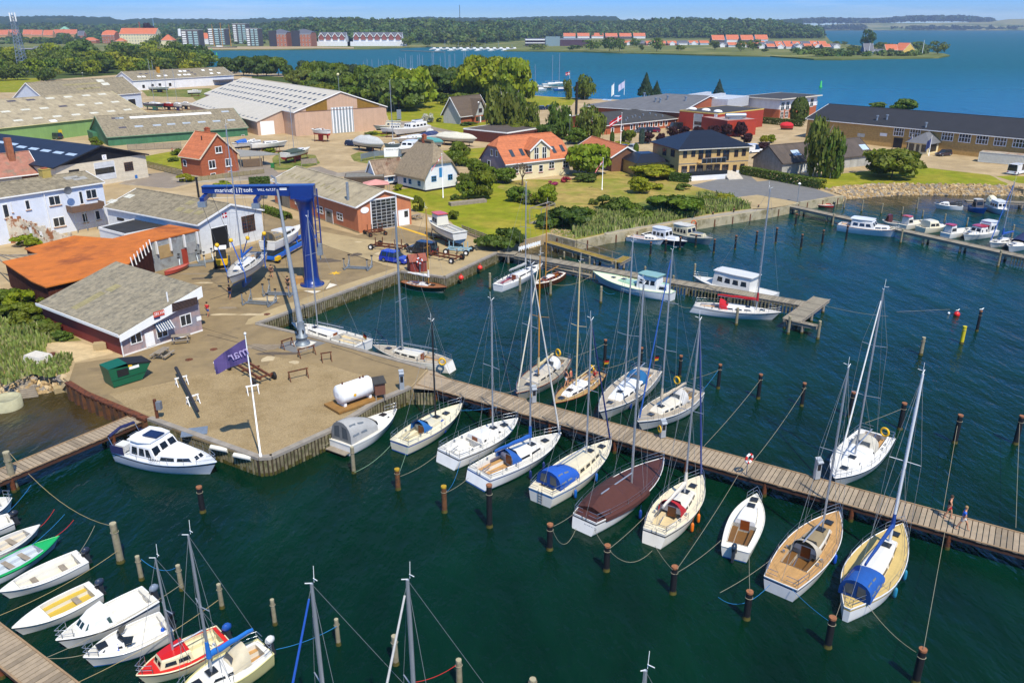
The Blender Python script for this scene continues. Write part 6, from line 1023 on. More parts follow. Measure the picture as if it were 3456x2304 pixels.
 if flag:
  mb=MB();x=H.x(0)-.05;z0=H.zs(0)+.3;mb.cyl((x,.3,z0-.4),(x-.35,.3,z0+1.0),.018,n=5);so=mb.bd('flag_staff',VARN,r);mb=MB();A_=V3((x-.33,.3,z0+.98));B_=V3((x-.2,.3,z0+.5));d=V3((-.62,.16,-.12));rows=3 if flag=='de' else 1;cols={'de':['131313','c8202a','e8b81c'],'dk':['c8202a']}[flag]
  for i in Rn(rows):p0=A_.lerp(B_,i/rows);p1=A_.lerp(B_,(i+1)/rows);mb.add([p0,p0+d,p1+d,p1],Q2,i)
  if flag=='dk':
   for f0,f1,g0,g1 in((0,1,.42,.58),(.32,.44,0,1)):
    q=lambda f,g:A_.lerp(B_,g)+d*f;e=V3((.008,.012,0))
    for s_ in(-1,1):mb.add([q(f0,g0)+e*s_,q(f1,g0)+e*s_,q(f1,g1)+e*s_,q(f0,g1)+e*s_],Q2,1)
   cols=cols+['f0f0ee']
  mb.bd('flag',[clo(c)for c in cols],so)
 if winds:
  t,w,h=winds;x=H.x(t);mb=MB();W_=H.hb(t)*w;zz_=H.zs(t)+.05;mb.loft([[(x-.5,-W_,zz_),(x,-W_*.8,zz_),(x+.12,0,zz_),(x,W_*.8,zz_),(x-.5,W_,zz_)],[(x-.7,-W_*.92,zz_+h*.8),(x-.25,-W_*.7,zz_+h),(x-.15,0,zz_+h),(x-.25,W_*.7,zz_+h),(x-.7,W_*.92,zz_+h*.8)]],0,False,False,False);ob=mb.bd('windscreen',GL,r)
 if nm:
  txt,sz,t,zz_,c=nm;ltr(txt,sz,mat('name_'+c,c,.5),r,*(((H.x(0)-.12,-.55,zz_),(PI/2,0,-PI/2))if t is None else((H.x(t),-H.hb(t)*.975-.012,zz_),(PI/2,0,atan2(-(H.hb(t+.05)-H.hb(t-.05)),L*.1)))))
 r['L']=L;H.root=r;return H
WOODM=mat('wooden_spar','b5812f',.4,var=.12);BLKM=mat('black_spar','23262a',.4)
Y=lambda r,y:(0,560,1130,1704)[r]+y*K_
# south side of the main pier, left to right
H=bt_('white motor cruiser with a solar panel on its roof beside the shingle quay',t20(1095,955),t20(1912,1130),1.1,3.3,1.05,'motor_cruiser','motor boat','d9dfe6',band='20283a',anti='20242a',ck=(.02,.17,.75,'c9ced2',.2),cch=None,ts=.8,deck='cfd3d6',flag=None,sheer=.5,hss=[dict(t=(.2,.5),w=.84,h=1.25,nw=3,fw=3,rf=.75,over=.1,c='f0f0ee',wz=(.3,.86)),dict(t=(.49,.85),w=.8,w1=.6,h=.66,h1=.5,nw=2,fw=2,rf=.55,c='f0f0ee',wz=(.25,.8))],nm=('SARAH',.34,.5,1.3,'20242a'),boot='f0f0ee')
mb=MB();mb.box(H.x(.28),H.x(.43),-.45,.5,2.5,2.54);mb.bd('solar_panel',mat('solar_cells','16234a',.2,stp=('X',.2,.002,.3)),H.root)
mb=MB();mb.tube([(H.x(.06),-1.35,1.1),(H.x(.0),-1.35,2.3),(H.x(.0),1.35,2.3),(H.x(.06),1.35,1.1)],.03,5,1);mb.tube([(H.x(0),-1.3,2.33),(H.x(0)-.1,0,2.5),(H.x(0),1.3,2.33)],.13,7);mb.bd('bimini',[clo('1b2350'),STL],H.root)
for y in(-1.52,1.47):mb=MB();mb.box(H.x(.02),H.x(.16),y,y+.05,1.1,1.75);mb.bd('side_screen',clo('1b2350'),H.root)
for y in(-1.1,.4):mb=MB();mb.box(H.x(.03),H.x(.13),y,y+.8,1.1,1.6);mb.bd('seat',gel('e6e6e2'),H.root)
bt_('white motor boat with grey cockpit tent and wooden swim platform',t21(775,945),t21(1278,660),.95,2.9,.95,'motor_boat','motor boat','efede6',band='cfd3d0',ck=(.05,.4,.7,'d8d2c4'),cch=(.42,.86,.72,.3),win=1,ts=.85,tent=(.03,.48,1.75,'a5a5a2'),winds=(.56,.72,.55),plf=1,rail=2,tm=.35,bowp=2.0,hatch=1)
bt_('cream sloop with broad blue hull band and black mast',t21(1298,940),t21(1852,608),1,2.75,.95,hull='e2dac2',band='1d4fa8',deck='ddd5b8',cc_='ddd5b8',cch=(.33,.66,.55,.35),hood='1d62a3',mast=(.56,Y(1,1370)),mc_=BLKM,boom=(.36,None),win=1,winm=clo('1d4fa8'),ts=.7,ck=(.06,.33,.5,'ddd5b8'),boot='1d4fa8')
bt_('white sloop with a boarding ladder and solar panel left of the blue sprayhood yacht',t21(1735,1040),t21(2345,742),1,3.0,1.0,hull='ecebe6',band='30343a',mast=(.62,Y(1,1185)),boom=None,ladder=1,ts=.82,sr=-.05,ck=(.03,.34,.6,'e4e1d8'),cch=(.36,.72,.6,.4),win=1,deck='d3d0c6')
bt_('white yacht with blue sail cover, blue sprayhood and striped hull',t21(2005,1215),t22(505,872),1,3.15,1.0,hull='ecece8',band='2b4f86',boot='2b4f86',mast=(.6,Y(1,870)),boom=(.42,'1d55a0'),hood='1d55a0',furl='d8d4ca',ladder=1,ts=.8,sr=-.05,ck=(.03,.34,.6,'teak'),spr=2,win=2)
bt_('cream centre cockpit yacht with crumpled blue tent',t22(325,1385),t22(948,938),1,3.05,1.05,hull='e9e5d8',band='1f6bab',deck='d9cfb4',cc_='e4d9b8',tent=(.1,.36,1.25,'1a55b0'),mast=(.62,Y(1,1360)),boom=(.4,None),furl='1c2f66',ts=.68,cch=(.36,.78,.62,.6),win=4,ladder=1)
bt_('white sailboat under a large brown boom tent',t32(715,110),t22(1412,1092),1,3.2,1.0,hull='e8e6e0',band='2c3038',mast=(.56,Y(1,1045)),cover=('4b2822',1.05,.08,.55),ck=None,cch=(.2,.5,.4,.1),win=0,deck='4b2822',ts=.6,ladder=1,boom=(.38,None,.9),mr=.09,sr=-.03,hatch=0,nm=('MADALO',.24,None,.55,'3a4a6a'))
bt_('cream sloop with red sprayhood and white sail cover',t32(1330,225),t22(1748,1245),1,2.9,.98,hull='e6dfce',band='3a3d40',deck='dcd0b2',cc_='e8e2d2',hood='a81822',mast=(.6,Y(1,1362)),boom=(.46,'d4ccbc'),furl='3b4a8c',ts=.55,ladder=1,sr=-.04,ck=(.08,.38,.58,'c9b891'))
bt_('small white sloop without mast and with wooden cockpit seats',t32(2045,380),t22(2232,1402),.9,2.3,.85,hull='eae6da',boot='2a5d9c',deck='e8e2d0',mast=None,cch=(.42,.8,.62,.4),ck=(.08,.42,.68,'6b4a22'),ts=.78,ob='22303f',win=2,rail=2)
bt_('white yacht with teak deck and beige sprayhood',t33(205,680),t33(716,58),1,3.05,1.0,hull='e9e7e2',band='1c2b57',deck='teak',cc_='d8d2c2',hood='b3ab99',mast=(.68,Y(2,288)),boom=(.36,None),ts=.68,cch=(.4,.74,.55,.45),deck2='8d7d5e',ck=(.2,.4,.6,'6b4a22'),win=2,sr=-.0)
bt_('double ended white yacht with ochre deck, blue cover and blue cockpit tent',t33(795,900),t33(1280,172),1,3.1,1.0,hull='ebeae6',band='b59a50',anti='9c3a22',deck='c2a868',cc_='e6e3da',tent=(.1,.36,1.2,'14509c'),mast=(.72,Y(2,340)),boom=(.5,'123f86',1.1),ts=.12,cch=(.34,.78,.5,.42),ck=(.14,.34,.5,'b89a50'),win=3,mc_=plain('d9dadb'),mr=.1)
# north side of the main pier
bt_('pale ketch with wooden mast and beige wheel shelter',t22(520,190),t22(112,520),1.05,3.2,1.0,hull='d8d0bf',deck='a39a86',mast=(.55,Y(1,790)),mc_=WOODM,boom=(.32,'c4b489'),cc_='d0c6b2',cch=(.28,.7,.6,.4),hood='c7c9c8',rub='wood',furl='c9c2ae',ts=.6)
bt_('green hulled wooden sloop with tan deck and a crew aboard',t22(848,322),t22(442,608),1,2.7,.95,hull='0f4a30',deck='a98a55',cc_='f0eee8',mast=(.54,Y(1,845)),mc_=mat('cream_spar','cdb98c',.4),boom=(.4,None),cch=(.38,.78,.58,.4),ck=(.1,.38,.6,'a98a55'),flag='de',win=3,ts=.55,rub='wood')
bt_('white yacht with blue sprayhood, beige bimini and lashed gear on deck',t22(1290,300),t22(842,690),1.05,3.3,1.1,hull='e6e4de',band='4a4a48',mast=(.53,Y(1,672)),boom=(.4,None),hood='155a8a',deck='b0a592',cc_='ecebe6',spr=2,ts=.75,flag='de',cch=(.3,.74,.62,.42),win=4)
bt_('long white yacht with navy band, beige sail cover and blue foresail',t22(1690,480),t22(1182,775),1.05,3.2,1.05,hull='e9e7e1',band='1c2b57',boot='1c2b57',deck='a89c88',cc_='e8e0cc',mast=(.62,Y(1,740)),boom=(.42,'b8aa94'),furl='2255a0',hood='b9b8b4',spr=2,ts=.6,win=4)
bt_('white sloop with grey beige sprayhood and yellow lifebuoy north of the pier',t23(1060,865),t23(678,1275),1.05,3.3,1.05,hull='edecea',band='3a3d42',mast=(.56,Y(1,1092)),boom=(.36,None),hood='b5b0a2',furl='e0ded6',spr=2,ts=.85,ck=(.03,.3,.6,'teak'),win=1,deck='d8d6cf',cc_='efeeea')
# along the yard quays
bt_('white racing yacht under the mast crane with an open cockpit',t21(985,65),t11(352,1385),1.05,3.3,1.0,hull='e9e9e6',mast=(.62,Y(1,452)),boom=(.36,None,.8),ts=.85,ck=(.03,.36,.62,'c8b58c'),cch=(.38,.76,.55,.35),band='c9ccd0',spr=2,flag='de',win=2)
bt_('cream white yacht with grey deck and yellow lifebuoy at the quay corner',t21(1735,235),t21(1072,92),1.0,3.0,.95,hull='e6e2d6',deck='a79c8a',cc_='e2dccb',mast=(.6,Y(1,425)),boom=(.46,None),ts=.5,sr=-.05,ck=(.1,.36,.55,'teak'),spr=2,win=3,mc_=GV_,mr=.11)
bt_('dark green wooden sailboat with varnished deck and white sail',t11(1325,1010),t11(1722,1068),.8,2.3,.75,hull='10261f',deck='8a5a34',cc_='e6e4de',mast=(.6,Y(1,378)),mc_=WOODM,boom=(.46,'dcdad4',.9),cch=(.42,.62,.5,.22),win=0,rail=0,ts=.35,sr=.03,ck=(.14,.42,.6,'8a4f28'),rub='wood',spr=1,boot='d8d8d4',tm=.48)
# T pier
bt_('white yacht with red cushions and grey sail near the boardwalk',t11(2170,1040),t12(342,858),1,2.6,.9,hull='e8e8e6',mast=(.6,Y(1,150)),boom=(.36,'a9a9a6'),ck=(.04,.36,.6,'8f2a30'),ts=.6,win=2,deck='e2dfd4')
bt_('small varnished wooden sailboat with white cabin top',t12(522,928),t12(272,1042),.9,2.2,.8,hull='6a3212',deck='d8d2c2',cc_='7b3c17',mast=(.62,Y(1,335)),mc_=WOODM,boom=(.45,None),rail=0,rub='wood',ts=.5,anti='6b1f18',cch=(.4,.72,.6,.38),deck2='e4e0d6',ck=(.08,.4,.6,'9c6a34'),flag=None)
bt_('white cutter with pale green deck and green roofed wheelhouse',t12(1495,1105),t12(788,938),1.2,3.7,1.05,'fishing_cutter','fishing boat','e2e6e8',boot='e2e6e8',anti='5a1c1c',deck='d6d9ba',cch=(.42,.66,.5,.3),cc_='a9cfae',win=0,ck=None,ts=.35,sheer=.8,rub='a9cfae',rail=0,band='c8ccd0',hss=[dict(t=(.16,.38),w=.62,h=1.7,nw=3,fw=3,rf=.05,rr=.05,roofc='8fb5a4',c='e9ecec',over=.15,wz=(.45,.85)),dict(t=(.05,.16),w=.5,h=.9,nw=1,fw=0,c='e9ecec',roofc='a9cfae')],hatch=2)
bt_('grey white work launch with a long wheelhouse and black windows',t13(150,1130),t12(1672,970),1.2,3.6,1.1,'work_launch','motor boat','d5d6d2',deck='c9c9c4',cch=None,ck=None,ts=.8,hss=[dict(t=(.24,.7),w=.75,h=1.75,nw=4,fw=3,rf=.2,roofc='e6e2d8',over=.25,c='e4e1d8',wz=(.45,.86))],rail=2,nm=('ROTERMA',.22,.82,.8,'2b2b2b'),tm=.5)
bt_('white yacht with red sail cover and red sprayhood',t12(1685,1212),t13(208,1292),1,3.0,.95,hull='e3e3e1',anti='7a1f22',band='6d6f72',mast=(.72,Y(1,200)),boom=(.46,'a5141f',1.2),hood='b01422',ts=.55,sr=-.05,deck='c9c4ba',win=3,furl=None,spr=2)
bt_('small white and brown open cabin boat by the sea wall',t12(1100,612),t12(1415,655),.8,2.3,.8,'cabin_boat','motor boat','d5dde6',rub='6a4630',deck='d8cdb8',cch=(.5,.8,.7,.55),ck=(.08,.5,.75,'c9a184',.35),rail=0,ts=.8,hatch=0,anti='5a3a30')
bt_('navy hulled motor boat with white wheelhouse',t12(1250,585),t12(1618,668),1.0,2.7,.95,'motor_boat','motor boat','16213f',deck='d8d8d4',cch=None,ck=(.04,.2,.7,'cfcfca'),hss=[dict(t=(.24,.58),w=.75,h=1.35,nw=3,fw=2,c='dfe1e4',rf=.2,over=.08),dict(t=(.58,.8),w=.6,h=.4,nw=0,fw=0,c='dfe1e4')],rail=2,anti='5a1c28',boot='c9ccd2',rub='e2e2de',ts=.8)
bt_('cream and grey cabin cruiser with a turquoise rope coil',t12(1490,565),t12(1845,645),1.1,3.0,1.1,'cabin_cruiser','motor boat','8f979c',band='d8cfae',deck='8c8f90',cch=None,ck=(.04,.2,.7,'cfc8ae'),hss=[dict(t=(.1,.5),w=.8,h=1.3,nw=4,fw=2,c='cfc6a6',roofc='e2dccb',over=.1),dict(t=(.5,.82),w=.7,w1=.5,h=.5,nw=2,fw=0,c='cfc6a6',roofc='7c8286')],rail=2,rub='d8cfae',ts=.85)
# right hand pier
bt_('white motor yacht with varnished wheelhouse trim at the right pier',t13(725,505),t13(1258,575),1.1,3.6,1.15,'motor_yacht','motor boat','e6e9ec',anti='1c3f70',deck='d8d2c4',rub='wood',cch=None,ck=(.03,.2,.75,'b98a45'),hss=[dict(t=(.22,.62),w=.8,h=1.2,nw=3,fw=2,c='e8e6e0',rf=.6,roofc='f0efea',over=.2),dict(t=(.6,.84),w=.72,w1=.5,h=.5,nw=2,fw=0,c='e8e6e0')],rail=2,ts=.75)
bt_('small dark red cabin fishing boat behind the motor yacht',t13(1262,500),t13(1105,470),.9,2.1,.75,'fishing_boat','fishing boat','d6d2c8',cch=None,ck=(.1,.9,.7,'8a8278',.4),hss=[dict(t=(.55,.8),w=.7,h=1.2,nw=1,fw=2,c='5a2420',roofc='6a2a24')],rail=0,ts=.7)
bt_('white open fishing boat with orange roofed cabin',t13(1280,515),t13(1475,475),.9,2.2,.85,'fishing_boat','fishing boat','e2ddcf',cch=None,ck=(.06,.85,.72,'d8d0bc',.4),hss=[dict(t=(.1,.32),w=.7,h=1.3,nw=1,fw=1,c='e6e2d8',roofc='d2543a',over=.12)],rail=0,ts=.75)
bt_('cream cuddy cabin motor boat with rounded roof',t13(1440,540),t13(1665,520),.9,2.7,.95,'motor_boat','motor boat','e8e0c6',cch=(.6,.88,.65,.3),ck=(.04,.2,.7,'e8e0c6'),hss=[dict(t=(.16,.6),w=.85,h=1.05,nw=2,fw=2,c='e8e0c2',rf=.6)],rail=2,ts=.85,win=0)
bt_('white open boat with red roofed black sided steering cabin',t13(1660,590),t13(1880,545),.9,2.3,.85,'fishing_boat','fishing boat','e8e8e4',cch=None,ck=(.06,.86,.72,'e2e0da',.45),hss=[dict(t=(.08,.3),w=.65,h=1.25,nw=1,fw=1,c='e2e0da',roofc='c02a24',over=.14)],rail=0,ts=.75)
bt_('white boat with red roof and a clear sided white shelter',t13(2080,560),t13(1815,612),.9,2.7,.95,'motor_boat','motor boat','e8e8e4',cch=(.62,.88,.6,.3),ck=(.04,.3,.7,'e2e0da'),hss=[dict(t=(.06,.34),w=.8,h=1.5,nw=2,fw=1,c='e8e6e0',over=.08),dict(t=(.38,.62),w=.75,h=1.0,nw=1,fw=2,c='e6e2da',roofc='b8202a',over=.14)],rail=2,win=0,ts=.8)
bt_('small white sloop with blue mainsail bundle at the right pier',t13(2262,640),t13(2050,675),.85,2.3,.8,hull='eaeae8',mast=(.52,Y(1,140)),boom=(.45,'1a4fa0'),furl='2a62b5',ts=.7,win=2)
bt_('white motor boat with a navy cockpit tent at the right edge',t13(2400,640),t13(2215,715),.95,2.8,.95,'motor_boat','motor boat','e8e8e6',tent=(.04,.55,1.3,'1c2a52'),cch=(.55,.85,.6,.25),ck=(.05,.5,.7,'d8d8d4'),rail=2,ts=.85,win=0)
bt_('small red dinghy with black outboard by the slipway',t13(665,340),t13(492,338),.5,1.7,.5,'dinghy','dinghy','b8201c',band='e6e2d4',deck='e2dcc8',cch=None,ck=(.06,.82,.8,'e2dcc8',.3),rail=0,ob='1a1c1e',thw=(.3,.6),ts=.8,rub='e6e2d4')
bt_('white cabin boat with a dark folding hood below the stone bank',t13(1808,350),t13(1562,335),.8,2.5,.85,'motor_boat','motor boat','ecebe6',cch=(.5,.85,.75,.5),ck=(.05,.45,.75,'5a5c5e'),tent=(.04,.42,.75,'23262a'),rail=2,win=2,ts=.85)
bt_('blue hulled fishing boat with white wheelhouse roof',t13(1895,345),t13(2020,385),.9,2.4,.85,'fishing_boat','fishing boat','1d62a8',rub='1d62a8',deck='8a8278',cch=None,ck=(.08,.85,.7,'6d6558',.4),hss=[dict(t=(.25,.55),w=.7,h=1.4,nw=2,fw=1,c='5d5448',roofc='d8d2c0',over=.12)],rail=0,ts=.7,sheer=.9)
bt_('grey white cabin boat with cream canopy at the far pier',t13(2055,330),t13(2195,395),1.0,2.6,1.0,'motor_boat','motor boat','c9d2dc',cch=None,ck=(.04,.3,.7,'cfcfc8'),hss=[dict(t=(.3,.75),w=.8,h=1.1,nw=3,fw=2,c='e8e6e0',roofc='f0eee6',over=.12)],tent=(.0,.3,1.6,'d8d4b8'),rail=2,ts=.8)
# small boats in the south west
bt_('white motor boat stern with chrome rail at the left edge',t20(-260,1568),t20(105,1445),.8,2.3,.8,'motor_boat','motor boat','e8e8e6',band='23262a',cch=None,ck=(.1,.7,.7,'d5d8da'),rail=2)
bt_('white open boat with black outboard at the left edge',t30(95,115),t30(-320,260),.6,1.9,.6,'dinghy','dinghy','e6e6e2',band='2a2d32',cch=None,ck=(.06,.75,.78,'e0dccf',.4),rail=0,ob='24262c',ts=.85)
bt_('pale grey rowing boat with red bags inside',t30(-210,470),t30(352,180),.6,1.9,.6,'rowing_boat','dinghy','d6d5cf',boot='2c3038',deck='cfcdc5',cch=None,ck=(.08,.78,.78,'c9bda8',.4),rail=0,thw=(.3,.55),bowp=2.0)
bt_('rowing boat with bright green gunwale and grey inside',t30(-180,650),t30(522,278),.6,2.0,.6,'rowing_boat','dinghy','c9d2da',band='0f9a4e',deck='12a256',cch=None,ck=(.08,.72,.78,'b9c2ca',.42),rail=0,thw=(.35,.55),rub='12a256',bowp=1.9)
bt_('white open motor boat with a grey crate amidships',t30(725,445),t30(-8,768),.7,2.1,.68,'motor_dinghy','dinghy','e9e7e0',anti='1d4f9c',deck='d8d6cf',cch=None,ck=(.08,.8,.8,'d5cfbc',.42),rail=0,ob='262b38',thw=(.25,.6),ts=.88,tm=.35)
bt_('white open boat with yellow floor and fish baskets',t30(845,725),t30(108,1088),.7,2.1,.68,'motor_dinghy','dinghy','e9e7e0',anti='7a1f22',deck='e2ded2',cch=None,ck=(.08,.62,.8,'c2a53c',.42),rail=0,ob='2c3646',thw=(.25,),ts=.88,tm=.35)
bt_('white cabin boat with green tinted windows and grey outboard',t30(1325,775),t30(495,1195),.85,2.35,.82,'motor_boat','motor boat','ecebe7',band='3a3f48',cch=None,ck=(.06,.46,.78,'e2dccf',.45),hss=[dict(t=(.46,.8),w=.78,w1=.6,h=.72,h1=.55,nw=1,fw=2,rf=.55,c='f0f0ec',wm=mat('tinted_glass','355050',.1),wz=(.2,.85))],rail=2,ob='7a8694',ts=.9,tm=.35)
bt_('white walkaround boat with blue fenders and black outboard',t30(1465,1015),t30(738,1345),.85,2.35,.82,'motor_boat','motor boat','eae8e2',boot='1a6fb8',cch=(.56,.86,.6,.3),ck=(.06,.54,.75,'e2ded2',.45),winds=(.6,.62,.55),rail=2,ob='17181a',ts=.9,win=1,tm=.35,hatch=1)
bt_('cream boat with bright red cabin roof and foredeck',t30(1965,1125),t30(1205,1510),.8,2.2,.8,'motor_sailer','motor boat','e6dcb4',band='c3281c',deck='c81e14',cch=None,ck=(.06,.5,.75,'e2d8b0',.45),hss=[dict(t=(.42,.78),w=.72,w1=.62,h=.6,h1=.5,nw=2,fw=2,rf=.2,c='e6dcb4',roofc='d01c14')],rail=2,mast=(.58,Y(3,465)),boom=(.4,None),mr=.06,ob='2050a0',ts=.75)
bt_('cream white sloop with bright blue sail cover in the lower left',t30(2345,1240),t30(1560,1690),.9,2.4,.9,hull='d9cf8f',band='d9cf8f',deck='e6e2d4',cc_='ebe8de',mast=(.62,Y(3,262)),boom=(.5,'1767b5',1.0),hood='c2b79c',ob='d8d8d4',ts=.68,win=2)
for lb,tp,zt,fc in[('yacht below the picture whose mast carries a blue foresail',t31(525,690),11.5,'1d55b0'),('yacht below the picture whose mast has a white furled sail',t31(1372,655),12.0,'c9c6be'),('yacht below the picture of which only the masthead shows',t32(1250,1455),11.0,'c9c6be')]:
 q=P(tp,zt);d=V3((-.72,-.7,0)).normalized();a,b=q-d*5.6,q+d*3.4;a.z=b.z=1;H=bt_(lb,_proj(a),_proj(b),1,mast=(.622,tp[1]),furl=fc,boom=(.4,'d8d4c8'),spr=1,mr=.1)
# fenders, lifebuoys, ropes
def fender(lbl,p,z,h,c):
 q=P(p,z);mb=MB();mb.lathe([(.03,-h/2-.06),(.09,-h/2),(.115,-h/2+.1),(.115,h/2-.1),(.09,h/2),(.03,h/2+.06)],9);mb.cyl((0,0,h/2),(.02,0,h/2+.45),.012,n=4);return tag(mb.bd('fender',mat('fender_'+c,c,.4),None,q),lbl,'fender')
for lb,p,c in[('cream fender nearest the bow of the white sloop north of the pier',t23(993,1165),'d8d0ae'),('cream fender on the quarter of the white sloop north of the pier',t23(1092,1065),'d8d0ae'),('blue fender beside the navy band of the beige hooded yacht',t33(686,475),'1a4fc0'),('teal fender forward on the blue tented yacht',t33(1303,615),'2a7fa0'),('teal fender aft on the blue tented yacht',t33(1217,770),'2a7fa0'),('orange fender forward on the red hooded yacht',t32(1718,115),'e8741c'),('orange fender aft on the red hooded yacht',t32(1663,195),'e8741c'),('navy fender on the brown covered boat',t32(1205,80),'1c3f8a'),('blue fender forward on the cream blue tent yacht',t22(817,1255),'1a5fb0'),('blue fender aft on the cream blue tent yacht',t22(633,1400),'1a5fb0'),('navy fender forward on the striped white yacht',t22(352,1155),'1c2f66'),('navy fender aft on the striped white yacht',t22(236,1230),'1c2f66'),('white fender forward on the navy banded yacht',t22(1475,730),'e2e2de'),('white fender amidships on the navy banded yacht',t22(1583,675),'e2e2de'),('white fender aft on the navy banded yacht',t22(1656,620),'e2e2de'),('navy fender on the lashed gear yacht',t22(1120,620),'1c3f8a'),('blue fender on the pale ketch',t22(307,465),'1a6fb0'),('white fender amidships on the pale ketch',t22(430,410),'e2e2de'),('blue fender on the cream blue banded sloop',t21(1702,830),'1a3f9c'),('blue fender forward on the walkaround boat',t30(1055,1320),'1050b8'),('blue fender aft on the walkaround boat',t30(1440,1125),'1050b8'),('white fender on the red roofed cream boat',t30(1890,1260),'e2e2de')]:fender(lb,p,.45,.62,c)
def buoyring(lbl,p,z,c,c2=None,ax='x',rz=0):
 q=P(p,z);mb=MB();mb.torus((0,0,0),.33,.085,ax,16,7,0,1 if c2 else None);return tag(mb.bd('lifebuoy',[mat('buoy_'+c,c,.5)]+([mat('buoy_'+c2,c2,.5)]if c2 else[]),None,q,rz),lbl,'lifebuoy')
for lb,p,z,rz in[('yellow lifebuoy on the stern of the quay corner yacht',t21(1678,235),1.5,1.4),('yellow lifebuoy on the sloop north of the pier',t23(1125,855),1.6,.6),('yellow lifebuoy on the navy banded yacht stern',t22(1528,400),1.6,.6),('yellow horseshoe buoy on the green hulled sloop',t22(775,300),1.6,.6),('orange yellow buoy on the pale ketch stern',t22(480,155),1.6,.6)]:buoyring(lb,p,z,'e8b414',None,'x',rz)
def rope(lbl,a,za,b,zb,sag=.2,m=None,r=.015):
 A_,B_=P(a,za),P(b,zb);mb=MB();n=10;mb.tube([A_.lerp(B_,i/n)-V3((0,0,sag*4*(i/n)*(1-i/n)))for i in Rn(n+1)],r,5);return tag(mb.bd('mooring_rope',m or ROPEW),lbl,'mooring rope')
